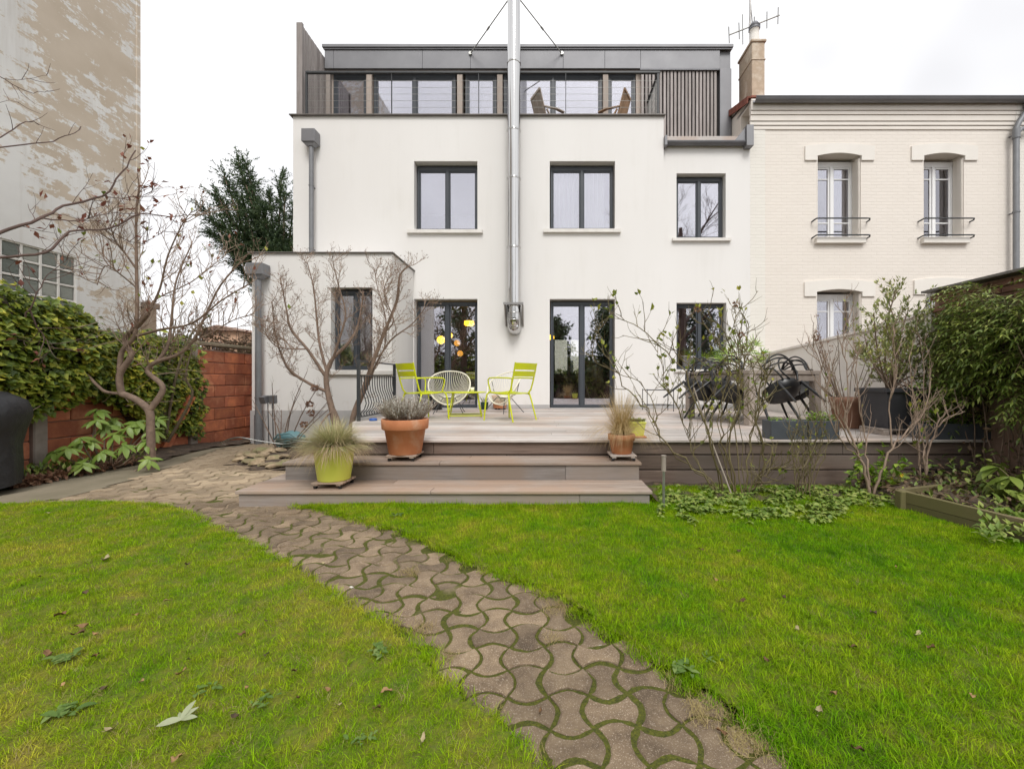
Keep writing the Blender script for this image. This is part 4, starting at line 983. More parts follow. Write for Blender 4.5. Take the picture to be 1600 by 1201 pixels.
w = MB(); w.box(-3, 6, 24, 28, -.1, 5.2); w.build('wall', M['street_wall'], q); w = MB(); w.hexa([(-3.2,23.8,5.2),(6.2,23.8,5.2),(6.2,28.2,5.2),(-3.2,28.2,5.2),(-3.2,26,7),(6.2,26,7),(6.2,26.1,7),(-3.2,26.1,7)]); w.build('roof', M['tile'], q)
w = MB(); w.box(1.2, 1.5, 23.97, 24.05, 1.0, 2.2); w.build('window', M['anth'], q)
# ================================================================ timber deck and steps
DZ = .46; YD = 4.34
dk = thing('wooden_deck', 'large weathered grey timber deck in front of the house', 'deck', (1.2, 6.8, 0))
def deck_left(y): return -1.98 + (-2.86+1.98)*max(0, min(1, (y-YD)/1.95)) if y < YF else -2.86
y = YD; k = 0
while y < 9.27:
    p = .1445; y1 = min(y+p-.005, 9.27); xl0, xl1 = deck_left(y), deck_left(y1)
    cuts = sorted([U(rng,-.6,.6), U(rng,2.0,3.2)]) if k % 2 else [U(rng,.7,2.2)]
    xs = [None] + cuts + [4.49]
    for i in range(len(xs)-1):
        b = MB(); a0 = xl0 if xs[i] is None else xs[i]+.002; a1 = xl1 if xs[i] is None else a0; e = xs[i+1]-.002
        zt = DZ + U(rng,-.0015,.0015)
        if k == 0: b.cbox(a0, e, y-.0, y1, zt-.026, zt, .004)
        else: b.hexa([(a0,y,zt-.026),(e,y,zt-.026),(e,y1,zt-.026),(a1,y1,zt-.026),(a0,y,zt),(e,y,zt),(e,y1,zt),(a1,y1,zt)])
        b.build('plank', M['deck'], dk)
    y += p; k += 1
# front boards
for r_, (z0, z1) in enumerate(((.307,.431),(.152,.301),(-.02,.146))):
    cuts = [-1.95, U(rng,-1.2,.3), U(rng,1.2,2.4), U(rng,3.0,3.9), 4.47]
    for a, b_ in zip(cuts, cuts[1:]):
        b = MB(); b.cbox(a+.0015, b_-.0015, YD+.035, YD+.06, z0+.003, z1-.003, .004); b.build('riser_board', M['deck_riser'], dk)
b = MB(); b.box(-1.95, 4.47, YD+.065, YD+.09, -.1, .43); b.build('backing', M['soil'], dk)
b = MB(); b.hexa([(-1.94,YD+.03,-.12),(-1.90,YD+.03,-.12),(-2.80,6.29,-.12),(-2.84,6.29,-.12),(-1.94,YD+.03,.43),(-1.90,YD+.03,.43),(-2.80,6.29,.43),(-2.84,6.29,.43)]); b.box(-2.85,-2.81,6.3,7.98,-.2,.43); b.build('side_board', M['deck_riser'], dk)
b = MB(); b.box(fx(1432,4.37), fx(1478,4.37), YD+.02, YD+.034, fz(765,4.37), fz(735,4.37)); b.build('vent', M['black_plastic'], dk)
stp = thing('garden_steps', 'two wide timber steps from the deck down to the lawn', 'steps', (-.85, 3.9, 0))
def step(zt, yf, yb, xl, xr, yside):
    n = round((yb-yf)/.135); p = (yb-yf)/n
    for i in range(n):
        y0 = yf + i*p
        cuts = [xl, U(rng,-1.4,-.2), xr] if i != 1 else [xl, xr]
        for a, e in zip(cuts, cuts[1:]):
            b = MB(); b.cbox(a+.0015, e-.0015, y0+.002, y0+p-.002, zt-.027, zt+U(rng,-.001,.001), .004); b.build('tread', M['deck_tread'], stp)
    y0 = yb
    while y0 < yside:       # the step wraps round the left side of the deck
        e = min(deck_left(min(y0, 6.2))-.03, -1.99)
        b = MB(); b.cbox(xl, e+.02, y0+.002, y0+.133, zt-.027, zt, .004); b.build('tread', M['deck_tread'], stp); y0 += .135
    xm = U(rng,-.8,.3)
    for a, e in ((xl+.02, xm), (xm, xr-.02)):
        b = MB(); b.cbox(a+.001, e-.001, yf+.022, yf+.047, zt-.175, zt-.029, .004); b.build('riser_board', M['step_riser'], stp)
    b = MB(); b.cbox(xl+.02, xl+.045, yf+.05, yside, zt-.175, zt-.029, .004); b.cbox(xr-.045, xr-.02, yf+.05, yb, zt-.175, zt-.029, .004); b.build('side_board', M['step_riser'], stp)
step(.295, 4.00, 4.375, fx(440, 4.0), fx(1003, 4.0), 5.35)
step(.130, 3.60, 4.015, fx(366, 3.6), fx(1020, 3.6), 5.0)

# ================================================================ pots and their plants
def pot_mesh(mb, prof, c): mb.lathe(prof, 40, c)
def dolly(cx, cy, z, w, lab, wood='deck_tread'):
    t = thing('pot_trolley', lab, 'trolley', (cx, cy, z), 0, 'wheeled pot trolleys on the steps')
    for k in (-1, 0, 1):
        b = MB(); b.cbox(cx-w/2, cx+w/2, cy+k*w*.36-w*.13, cy+k*w*.36+w*.13, z+.042, z+.058, .003); b.build('slat', M[wood], t)
    for k in (-1, 1):
        b = MB(); b.cbox(cx+k*w*.36-.02, cx+k*w*.36+.02, cy-w*.49, cy+w*.49, z+.03, z+.041, .002); b.build('batten', M[wood], t)
    for a in (-1, 1):
        for e in (-1, 1):
            b = MB(); x, y = cx+a*w*.40, cy+e*w*.40; b.tube([(x-.011,y,z+.0165),(x+.011,y,z+.0165)], .0165, 14); b.tube([(x-.012,y,z+.0165),(x-.0125,y,z+.0165)], .008, 10, mi=1); b.box(x-.015, x+.015, y-.006, y+.006, z+.02, z+.032); b.build('wheel', [M['black_plastic'], M['galv']], t)
    return t
def soil_disc(c, r, parent, z):
    b = MB(); b.lathe([(r,0),(r*.6,.012),(0,.02)], 24, (c[0], c[1], z)); b.build('soil', M['soil'], parent)
def tussock(mb, rng, c, n, L, spread, droop, w, r0, up0=.25):
    for _ in range(n):
        a = U(rng,0,2*math.pi); tilt = spread*math.sqrt(rng.random()); l = L*U(rng,.65,1.1)
        d = Vector((math.cos(a)*math.sin(tilt), math.sin(a)*math.sin(tilt), math.cos(tilt)))
        p = Vector(c) + Vector((math.cos(a), math.sin(a), 0))*r0*math.sqrt(rng.random())*(.4+.6*tilt/max(spread,.01)); pts = [p.copy()]; k = 6
        for i in range(k):
            p = p + d*(l/k); d = (d + Vector((U(rng,-.08,.08),U(rng,-.08,.08),-droop*U(rng,.6,1.3)))).normalized(); pts.append(p.copy())
        sd = Vector((-math.sin(a)+U(rng,-.6,.6), math.cos(a)+U(rng,-.6,.6), 0)).normalized(); mb.blade(pts, w, sd)
# lime pot with fescue
cx, cy, z = -1.885, 3.79, .130
dolly(cx, cy, z, .27, 'low wheeled wooden trolley under the lime green pot')
zp = z + .059
t = thing('lime_flower_pot', 'large lime green tapered pot standing on the lowest step', 'flower pot', (cx, cy, zp))
b = MB(); pot_mesh(b, [(0,0),(.128,0),(.134,.006),(.172,.295),(.176,.30),(.174,.305),(.160,.303),(.150,.27)], (cx,cy,zp)); b.build('pot', M['lime_pot'], t); soil_disc((cx,cy), .158, t, zp+.265)
t = thing('fescue_plant', 'pale tufted fescue grass spilling over the lime green pot', 'ornamental grass', (cx, cy, zp+.28))
b = MB(); tussock(b, rng, (cx,cy,zp+.275), 2600, .30, 1.3, .15, .0038, .10); tag(b.build('blades', M['festuca'], t), kind='stuff')
b = MB(); tussock(b, rng, (cx,cy,zp+.275), 1300, .33, 1.45, .34, .0038, .14); tag(b.build('dry_blades', M['festuca_dry'], t), kind='stuff')
# terracotta pot with lavender
cx, cy, z = -1.385, 4.185, .295
dolly(cx, cy, z, .285, 'low wheeled wooden trolley under the big terracotta pot')
zp = z + .059
t = thing('terracotta_pot', 'big orange terracotta pot with a thick rim on the upper step, near the lime pot', 'flower pot', (cx, cy, zp))
b = MB(); pot_mesh(b, [(0,0),(.148,0),(.153,.006),(.193,.235),(.212,.238),(.219,.245),(.224,.33),(.220,.337),(.200,.336),(.192,.30)], (cx,cy,zp)); b.build('pot', M['terra'], t); soil_disc((cx,cy), .196, t, zp+.30)
t = thing('lavender_plant', 'grey bushy lavender growing in the big terracotta pot', 'lavender', (cx, cy, zp+.31))
b = MB(); lf = MB()
for _ in range(250):
    a = U(rng,0,6.283); r = .17*math.sqrt(rng.random()); tilt = .2+.9*r/.17*U(rng,.5,1.1)
    d = Vector((math.cos(a)*math.sin(tilt), math.sin(a)*math.sin(tilt), math.cos(tilt))); p = Vector((cx+math.cos(a)*r*.8, cy+math.sin(a)*r*.8, zp+.31)); l = U(rng,.16,.27); pts = [p]
    for i in range(3): d = (d + Vector((U(rng,-.12,.12),U(rng,-.12,.12),.16))).normalized(); pts.append(pts[-1]+d*l/3)
    b.tube(pts, [.003,.0025,.002,.0015], 3, False)
    for j in range(22):
        q = .25+.75*j/22; i = min(2, int(q*3)); pp = pts[i].lerp(pts[i+1], q*3-i); an = U(rng,0,6.283); ld = (d*.8 + Vector((math.cos(an),math.sin(an),.1))*.8).normalized()
        lf.leaf(pp, ld, Vector((U(rng,-1,1),U(rng,-1,1),1)), U(rng,.022,.04), .0055)
tag(b.build('stems', M['bark_pale'], t), kind='stuff'); tag(lf.build('foliage', M['grey_leaf'], t), kind='stuff')
# feather grass pot
cx, cy, z = .735, 4.185, .295
dolly(cx, cy, z, .25, 'low wheeled wooden trolley under the pot of straw-coloured grass', 'deck')
zp = z + .059
t = thing('terracotta_pot', 'small terracotta pot half hidden by straw-coloured grass at the right end of the steps', 'flower pot', (cx, cy, zp))
b = MB(); pot_mesh(b, [(0,0),(.092,0),(.097,.006),(.118,.13),(.130,.132),(.134,.185),(.128,.19),(.115,.188),(.11,.165)], (cx,cy,zp)); b.build('pot', M['terra'], t); soil_disc((cx,cy), .115, t, zp+.165)
t = thing('feather_grass', 'straw-coloured feather grass drooping over the small terracotta pot', 'ornamental grass', (cx, cy, zp+.17))
b = MB(); tussock(b, rng, (cx,cy,zp+.17), 420, .48, .42, .13, .003, .05); tussock(b, rng, (cx,cy,zp+.17), 620, .50, .95, .40, .003, .07); tag(b.build('blades', M['stipa'], t), kind='stuff')
# small yellow-green pot on the deck edge
cx, cy = .955, 4.58
t = thing('small_lime_pot', 'small yellow-green square pot on the deck behind the feather grass', 'flower pot', (cx, cy, DZ))
b = MB(); b.cbox(cx-.10, cx+.10, cy-.10, cy+.10, DZ, DZ+.018, .006); b.build('saucer', M['terra'], t)
b = MB(); b.hexa([(cx-.07,cy-.07,DZ+.019),(cx+.07,cy-.07,DZ+.019),(cx+.07,cy+.07,DZ+.019),(cx-.07,cy+.07,DZ+.019),(cx-.092,cy-.092,DZ+.165),(cx+.092,cy-.092,DZ+.165),(cx+.092,cy+.092,DZ+.165),(cx-.092,cy+.092,DZ+.165)]); b.cbox(cx-.097,cx+.097,cy-.097,cy+.097,DZ+.15,DZ+.168,.004); b.build('pot', M['lime_pot'], t)
lf = MB()
for _ in range(160):
    a = U(rng,0,6.283); r = .09*math.sqrt(rng.random()); lf.leaf(Vector((cx+r*math.cos(a), cy+r*math.sin(a), DZ+.165)), Vector((math.cos(a)*.7,math.sin(a)*.7,U(rng,.3,1))), Vector((0,0,1)), U(rng,.03,.06), .025)
o = lf.build('foliage', M['rose_leaf'], t); o['kind'] = 'stuff'
# grey trough planters on the deck edge
def trough(x0, x1, y0, y1, h, lab, leaf, n, hh):
    t = thing('trough_planter', lab, 'planter', ((x0+x1)/2, (y0+y1)/2, DZ), 0, 'grey trough planters on the deck edge')
    b = MB(); w = .018
    b.cbox(x0, x1, y0, y0+w, DZ+.001, DZ+h, .004); b.cbox(x0, x1, y1-w, y1, DZ+.001, DZ+h, .004); b.box(x0+.0, x0+w, y0+w, y1-w, DZ+.001, DZ+h-.001); b.box(x1-w, x1, y0+w, y1-w, DZ+.001, DZ+h-.001)
    b.build('trough', M['planter'], t)
    b = MB(); b.box(x0+w+.001, x1-w-.001, y0+w+.001, y1-w-.001, DZ+.005, DZ+h-.035); b.build('soil', M['soil'], t)
    lf = MB()
    for _ in range(n):
        p = Vector((U(rng,x0+.03,x1-.03), U(rng,y0+.03,y1-.03), DZ+h-.03+hh*rng.random()**2)); a = U(rng,0,6.283)
        lf.leaf(p, Vector((math.cos(a),math.sin(a),U(rng,-.1,.9))), Vector((0,0,1)), U(rng,.03,.06), U(rng,.018,.03))
    tag(lf.build('foliage', leaf, t), kind='stuff')
trough(fx(1205,4.37), fx(1262,4.37), 4.37, 4.56, .19, 'dark grey trough planter at the deck edge below the big table, mostly bare', M['fresh'], 60, .05)
trough(fx(1264,4.37), fx(1312,4.37), 4.37, 4.56, .19, 'dark grey trough planter at the deck edge with a fresh green clump', M['fresh'], 260, .10)
trough(fx(1448,4.37), fx(1562,4.37), 4.37, 4.58, .16, 'dark grey trough planter at the right end of the deck with yellow-flowered herbs', M['fresh'], 420, .16)
# weathered pot with bare stems
def big_pot():
    cx, cy = (1325-CX)*5.5/F, 5.5
    t = thing('weathered_pot', 'weathered terracotta pot on the deck right of the dining table', 'flower pot', (cx, cy, DZ))
    b = MB(); pot_mesh(b, [(0,0),(.15,0),(.155,.01),(.196,.32),(.212,.325),(.216,.385),(.208,.39),(.19,.388),(.185,.35)], (cx,cy,DZ+.001)); b.build('pot', M['terra_old'], t); soil_disc((cx,cy), .19, t, DZ+.35)
big_pot()
cx, cy = (1398-CX)*4.85/F, 4.9
t = thing('plant_stand', 'slatted wooden stand under the big dark square pot', 'stand', (cx, cy, DZ))
for k in (-1,0,1): b = MB(); b.cbox(cx-.24, cx+.24, cy+k*.13-.045, cy+k*.13+.045, DZ+.05, DZ+.07, .004); b.build('slat', M['table_wood'], t)
for k in (-1,1): b = MB(); b.cbox(cx+k*.2-.03, cx+k*.2+.03, cy-.19, cy+.19, DZ+.001, DZ+.049, .004); b.build('foot', M['table_wood'], t)
t = thing('dark_square_pot', 'big dark tapered square pot holding the olive bush', 'flower pot', (cx, cy, DZ+.071))
b = MB(); z0, z1 = DZ+.071, DZ+.52
b.hexa([(cx-.175,cy-.175,z0),(cx+.175,cy-.175,z0),(cx+.175,cy+.175,z0),(cx-.175,cy+.175,z0),(cx-.228,cy-.228,z1-.04),(cx+.228,cy-.228,z1-.04),(cx+.228,cy+.228,z1-.04),(cx-.228,cy+.228,z1-.04)])
for s_ in (-1,1): b.cbox(cx-.25, cx+.25, cy+s_*.235-.015, cy+s_*.235+.015, z1-.045, z1, .004); b.cbox(cx+s_*.235-.015, cx+s_*.235+.015, cy-.22, cy+.22, z1-.045, z1, .004)
b.build('pot', M['dark_pot'], t); OLIVE = (cx, cy, z1-.03)
b = MB(); b.box(cx-.2, cx+.2, cy-.2, cy+.2, z1-.039, z1-.025); b.build('soil', M['soil'], t)
# pots by the doors
cx, cy = (781-CX)*9.0/F, 9.0
t = thing('terracotta_pot', 'terracotta pot against the wall under the flue, behind the right lime chair', 'flower pot', (cx, cy, DZ))
b = MB(); pot_mesh(b, [(0,0),(.13,0),(.135,.01),(.155,.20),(.168,.203),(.170,.265),(.163,.27),(.15,.268),(.145,.24)], (cx,cy,DZ+.03)); b.build('pot', M['terra'], t); soil_disc((cx,cy), .148, t, DZ+.27)
for k in range(3): b = MB(); an = k*2.09+.5; b.obox((cx+.1*math.cos(an), cy+.1*math.sin(an), DZ+.016), (.05,.03,.03)); b.build('pot_foot', M['dark_pot'], t)
cx, cy = (757-CX)*9.0/F, 9.0
t = thing('dark_green_pot', 'small dark green pot by the right edge of the left sliding door', 'flower pot', (cx, cy, DZ))
b = MB(); pot_mesh(b, [(0,0),(.065,0),(.085,.15),(.088,.155),(.08,.155),(.076,.13)], (cx,cy,DZ+.001)); b.build('pot', mat('dark_green_glaze', (.02,.07,.045), None, 5, .3), t)
lf = MB()
for _ in range(60): a = U(rng,0,6.283); lf.leaf(Vector((cx+.04*math.cos(a),cy+.04*math.sin(a),DZ+.15)), Vector((math.cos(a)*.5,math.sin(a)*.5,1)), Vector((1,0,0)), U(rng,.08,.2), .02)
tag(lf.build('foliage', M['olive'], t), kind='stuff')
cx, cy = (680-CX)*8.9/F, 8.9
t = thing('black_tub', 'black tub behind the left string chair in front of the door', 'tub', (cx, cy, DZ))
b = MB(); pot_mesh(b, [(0,0),(.14,0),(.16,.26),(.165,.28),(.155,.28),(.15,.25),(0,.24)], (cx,cy,DZ+.001)); b.build('tub', M['black_plastic'], t)

# ================================================================ lime garden chairs and table (local axes: +y is forward)
def lime_chair(loc, rz, lab):
    t = thing('garden_chair', lab, 'chair', loc, rz, 'lime green garden armchairs', True); m = M['lime']
    for s in (-1, 1):
        b = MB(); b.tube([(s*.225,.22,.425),(s*.25,.245,.40),(s*.262,.258,.33),(s*.285,.275,0)], [.013,.013,.013,.011], 10); b.build('leg', m, t)
        b = MB(); b.tube([(s*.22,-.17,.405),(s*.245,-.19,.385),(s*.255,-.21,.31),(s*.27,-.30,0)], [.013,.013,.013,.011], 10); b.build('leg', m, t)
        b = MB(); b.tube([(s*.232,-.16,.40),(s*.235,-.22,.47),(s*.24,-.26,.60),(s*.245,-.325,.87)], .0125, 10); b.build('back_post', m, t)
        b = MB(); b.tube([(s*.245,-.27,.635),(s*.262,-.15,.645),(s*.272,.05,.65),(s*.272,.17,.645),(s*.270,.205,.62),(s*.262,.205,.56),(s*.245,.185,.46),(s*.235,.19,.425)], .011, 10); b.build('arm', m, t)
        b = MB(); b.tube([(s*.232,-.20,.405),(s*.232,0,.41),(s*.232,.23,.43)], .012, 8); b.build('seat_rail', m, t)
    for k in range(7):
        y0 = -.20 + k*.064; b = MB(); n = 6; z = .412 + .02*(k/6)**2
        top = [(-.225+.45*i/n, z-.012*math.sin(math.pi*i/n)+.008) for i in range(n+1)]
        b.prism_y([(x, zz) for x, zz in top[::1]][::1] and ([(x,zz-.008) for x,zz in top] + [(x,zz) for x,zz in top[::-1]]), y0, y0+.055); b.build('seat_slat', m, t)
    for z0, z1, yy in ((.665,.745,-.285),(.765,.865,-.31)):
        b = MB(); n = 8; vs = []
        for i in range(n+1):
            x = -.25+.5*i/n; yb = yy-.03*math.sin(math.pi*i/n)
            vs += [(x,yb,z0),(x,yb-.022,z1),(x,yb+.009,z0),(x,yb-.013,z1)]
        fs = []
        for i in range(n):
            a = 4*i; c = a+4; fs += [(a,c,c+1,a+1),(a+2,a+3,c+3,c+2),(a+1,c+1,c+3,a+3),(a,a+2,c+2,c)]
        fs += [(0,1,3,2),(4*n,4*n+2,4*n+3,4*n+1)]
        b.add(vs, fs); b.build('back_slat', m, t)
    return t
lime_chair((-1.93, 6.69, DZ), math.radians(48)-math.pi/2, 'lime green metal armchair seen from behind, left of the coffee table')
lime_chair((-.56, 6.56, DZ), math.radians(143)-math.pi/2, 'lime green metal armchair seen from behind, right of the coffee table')
t = thing('coffee_table', 'low lime green metal coffee table between the two lime armchairs', 'table', (-1.37, 7.22, DZ), math.radians(8), None, True)
b = MB(); b.lathe([(0,.40),(.34,.40),(.345,.404),(.345,.414),(.33,.418),(0,.418)], 40); b.build('tabletop', M['lime'], t)
for s in (-1, 1):
    b = MB(); b.tube([(s*.20,-.16,.405),(s*.23,-.19,.2),(s*.27,-.22,.012),(s*.27,.22,.012),(s*.23,.19,.2),(s*.20,.16,.405)], .011, 8); b.build('leg_frame', M['lime'], t)
b = MB(); b.tube([(-.27,-.22,.03),(.27,-.22,.03)], .009, 8); b.tube([(-.27,.22,.03),(.27,.22,.03)], .009, 8); b.build('stretcher', M['lime'], t)
b = MB(); b.lathe([(0,0),(.028,0),(.036,.075),(.033,.075),(.026,.008),(0,.006)], 18, (-1.24,7.12,DZ+.419)); tag(b.build('tumbler', M['cream_cord'], None, (-1.24,7.12,DZ+.419)), 'small pale tumbler standing on the lime coffee table', 'cup')
# string chairs
def string_chair(loc, rz, lab):
    t = thing('string_chair', lab, 'chair', loc, rz, 'cream string lounge chairs', True); n = 64
    c0 = Vector((0,-.10,.50)); ux = Vector((1,0,0)); uy = Vector((0,-.62,.785)); nrm = ux.cross(uy)
    def rim(a): return c0 + ux*(.385*math.cos(a)) + uy*(.40*math.sin(a) + .03*math.cos(2*a)) + Vector((0,.16*math.cos(a)**2,.02*math.cos(a)**2))
    b = MB(); b.tube([rim(2*math.pi*i/n) for i in range(n)], .013, 8, closed=True); b.build('rim', M['cream_cord'], t)
    hub = Vector((0,.0,.27)); b = MB()
    def ring(a): return hub + Vector((.085*math.cos(a), .02+.05*math.sin(a), .02*math.sin(a)))
    for i in range(54):
        a = 2*math.pi*i/54; p, q = rim(a), ring(a); mid = (p+q)/2 + Vector((0,-.03,-.07)); b.tube([p, p.lerp(mid,.55)+Vector((0,-.006,-.014)), mid, mid.lerp(q,.5)+Vector((0,-.006,-.016)), q], .0042, 5, False)
    b.tube([ring(2*math.pi*i/20) for i in range(20)], .009, 6, closed=True); b.build('cord_seat', M['cream_cord'], t)
    for sx, sy in ((-1,1),(1,1),(-1,-1),(1,-1)):
        b = MB(); b.tube([(sx*.11,.02+sy*.08,.285),(sx*.27,.02+sy*.27,0)], .007, 8); b.build('leg', M['iron'], t)
    b = MB(); b.tube([(-.11,.10,.285),(.11,.10,.285),(.11,-.06,.285),(-.11,-.06,.285)], .007, 6, closed=True)
    for sx in (-1, 1): b.tube([(sx*.1,.02,.285), (sx*.3,-.02,.36), tuple(rim(math.pi/2 - sx*1.35))], .007, 6)
    b.build('base_frame', M['iron'], t); return t
string_chair((-1.83, 8.05, DZ), math.radians(188), 'cream string lounge chair with black legs behind the left lime armchair')
string_chair((-.80, 8.12, DZ), math.radians(140), 'cream string lounge chair with black legs behind the right lime armchair')

# ================================================================ dining table with black chairs tipped against it
TA = math.radians(17)
t = thing('dining_table', 'square brown wooden dining table on the right of the deck', 'table', (2.70, 5.68, DZ), TA, None, True)
TW, TD = 1.25, 1.42
b = MB(); b.cbox(0, TW, 0, .115, .69, .748, .006); b.build('frame_board', M['table_wood'], t)
b = MB(); b.cbox(0, TW, TD-.115, TD, .69, .748, .006); b.build('frame_board', M['table_wood'], t)
for k in range(9):
    w_ = TW/9; b = MB(); b.cbox(k*w_+.002, (k+1)*w_-.002, .118, TD-.118, .705, .748, .004); b.build('top_board', M['table_wood'], t)
for x, y in ((0,0),(TW-.11,0),(0,TD-.11),(TW-.11,TD-.11)):
    b = MB(); b.cbox(x+.004, x+.114, y+.004, y+.114, 0.001, .689, .006); b.build('leg', M['table_wood'], t)
for x0, x1, y0, y1 in ((.115,TW-.107,.02,.05),(.115,TW-.107,TD-.05,TD-.02),(.02,.05,.119,TD-.111),(TW-.05,TW-.02,.119,TD-.111)):
    b = MB(); b.box(x0, x1, y0, y1, .60, .689); b.build('apron', M['table_wood'], t)
def arc(pts, n=6):
    pts = [Vector(p) for p in pts]; out = []
    for i in range(len(pts)-1):
        p0, p1, p2, p3 = pts[max(0,i-1)], pts[i], pts[i+1], pts[min(len(pts)-1,i+2)]
        for k in range(n):
            u = k/n; out.append(.5*((2*p1)+(p2-p0)*u+(2*p0-5*p1+4*p2-p3)*u*u+(3*p1-p0-3*p2+p3)*u**3))
    out.append(pts[-1]); return out
def loop_chair(loc, rz, tilt, lab, roll=0):
    # seat faces +y; tipped forward about the front feet so the back and arms rest on the table
    t = thing('loop_back_chair', lab, 'chair', loc, rz, 'black loop-back plastic chairs tipped against the dining table', True); m = M['black_plastic']
    T = Matrix.Rotation(-tilt, 3, 'X'); RL = Matrix.Rotation(roll, 3, 'Y')
    def tr(p): return RL @ (T @ Vector(p))
    def part(mb, nm): mb.v = [tuple(tr(v)) for v in mb.v]; return mb.build(nm, m, t)
    b = MB(); n = 20; rows = []
    for r in range(7):
        q = r/6; rows.append([(q*.235*math.cos(a)*(1.08 if math.sin(a) > 0 else 1), -.24+q*.23*math.sin(a), .435-.028*(1-q*q)+.012*q**4) for a in [2*math.pi*k/n for k in range(n)]])
    vs = [v for r in rows for v in r]; fs = [(r*n+k, r*n+(k+1)%n, (r+1)*n+(k+1)%n, (r+1)*n+k) for r in range(6) for k in range(n)]
    b.add(vs, fs, 0, True); low = [(x*.98,y,z-.085) for x, y, z in rows[6]]; lo2 = [(x*.55,-.24+(y+.24)*.55,z-.15) for x, y, z in rows[6]]
    b.add(rows[6]+low+lo2, [(k,n+k,n+(k+1)%n,(k+1)%n) for k in range(n)]+[(n+k,2*n+k,2*n+(k+1)%n,n+(k+1)%n) for k in range(n)]+[tuple(range(2*n,3*n))[::-1]], 0, True)
    part(b, 'seat')
    for s in (-1, 1):
        b = MB(); b.tube([(s*.20,-.06,.42),(s*.235,-.03,.2),(s*.25,0,0)], [.021,.018,.013], 10); part(b, 'leg')
        b = MB(); b.tube([(s*.19,-.42,.42),(s*.21,-.47,.2),(s*.225,-.51,0)], [.021,.018,.013], 10); part(b, 'leg')
    L1 = arc([(-.20,-.06,.42),(-.275,-.09,.60),(-.27,-.26,.655),(-.17,-.46,.67),(0,-.52,.675),(.17,-.46,.67),(.27,-.26,.655),(.275,-.09,.60),(.20,-.06,.42)])
    L2 = arc([(-.21,-.30,.43),(-.265,-.36,.58),(-.19,-.47,.75),(0,-.53,.82),(.19,-.47,.75),(.265,-.36,.58),(.21,-.30,.43)])
    L3 = arc([(-.11,-.455,.42),(-.20,-.49,.58),(-.26,-.36,.70),(-.10,-.50,.76),(.10,-.52,.74),(.24,-.40,.66),(.16,-.48,.55),(.11,-.455,.42)])
    L4 = arc([(-.02,-.47,.42),(-.12,-.51,.55),(-.05,-.53,.72),(.16,-.48,.78),(.25,-.36,.66),(.27,-.2,.62)])
    for L in (L1, L2, L3, L4): b = MB(); b.tube(L, .0115, 8); part(b, 'back_loop')
    return t
def tl(x, y): c, s = math.cos(TA), math.sin(TA); return (2.70 + x*c - y*s, 5.68 + x*s + y*c, DZ)
loop_chair(tl(.50, -.13), TA+math.radians(-4), math.radians(42), 'black loop-back chair tipped against the near side of the table, above the trough planters')
loop_chair(tl(TW+.16, .48), TA+math.radians(88), math.radians(40), 'black loop-back chair tipped against the right end of the dining table')
loop_chair(tl(-.14, .40), TA+math.radians(-86), math.radians(44), 'black loop-back chair tipped against the left end of the dining table, nearer one')
loop_chair(tl(-.14, 1.02), TA+math.radians(-93), math.radians(42), 'black loop-back chair tipped against the left end of the dining table, farther one')
loop_chair(tl(.60, TD+.14), TA+math.radians(183), math.radians(42), 'black loop-back chair tipped against the far side of the dining table')
# wire plant stand by the wall
t = thing('wire_stand', 'low black wire stand on the deck left of the dining table', 'stand', (2.25, 8.6, DZ))
for z in (DZ+.12, DZ+.42):
    b = MB(); b.tube([(1.98,8.4,z),(2.5,8.4,z),(2.5,8.8,z),(1.98,8.8,z)], .007, 6, closed=True)
    for k in range(5): x = 2.05+k*.1; b.tube([(x,8.4,z),(x,8.8,z)], .004, 5)
    b.build('shelf', M['iron'], t)
for x in (1.98, 2.5):
    for y in (8.4, 8.8): b = MB(); b.tube([(x,y,DZ),(x,y,DZ+.44)], .008, 6); b.build('leg', M['iron'], t)
# folding chairs and low table on the roof terrace
def folding_chair(loc, rz, m, lab):
    t = thing('folding_chair', lab, 'chair', loc, rz, 'wooden folding armchairs on the roof terrace', True)
    for s in (-1, 1):
        b = MB(); b.bar((s*.26,.22,0), (s*.26,-.20,.62), .022, .045, (1,0,0)); b.build('leg', m, t)
        b = MB(); b.bar((s*.235,-.22,0), (s*.235,.20,.60), .022, .045, (1,0,0)); b.build('leg', m, t)
        b = MB(); b.bar((s*.215,-.17,.40), (s*.215,-.36,1.06), .022, .05, (1,0,0)); b.build('back_post', m, t)
        b = MB(); b.bar((s*.265,-.27,.655), (s*.285,.04,.675), .055, .022); b.bar((s*.285,.04,.675), (s*.28,.24,.65), .075, .022); b.build('armrest', m, t)
    for k in range(7): b = MB(); b.cbox(-.23, .23, -.20+k*.06, -.15+k*.06, .42+.004*k, .438+.004*k, .003); b.build('seat_slat', m, t)
    for k in range(9): b = MB(); x = -.18+k*.045; b.bar((x,-.215,.55), (x,-.355,1.04), .034, .012, (1,0,0)); b.build('back_slat', m, t)
    b = MB(); b.bar((-.22,-.365,1.05), (.22,-.365,1.05), .03, .06); b.bar((-.22,-.21,.53), (.22,-.21,.53), .03, .04); b.build('back_rail', m, t)
folding_chair((fx(858,10.0), 10.0, 6.602), math.radians(-62), M['teak_grey'], 'grey wooden folding armchair left of the low table on the roof terrace')
folding_chair((fx(957,10.0), 10.0, 6.602), math.radians(62), M['teak'], 'brown wooden folding armchair right of the low table on the roof terrace')
t = thing('terrace_table', 'low dark table between the folding armchairs on the roof terrace', 'table', (fx(911,9.8), 9.85, 6.602))
x0, x1 = fx(891,9.75), fx(933,9.75)
b = MB(); b.cbox(x0, x1, 9.6, 10.1, 7.0, 7.06, .006); b.build('tabletop', M['dark_pot'], t)
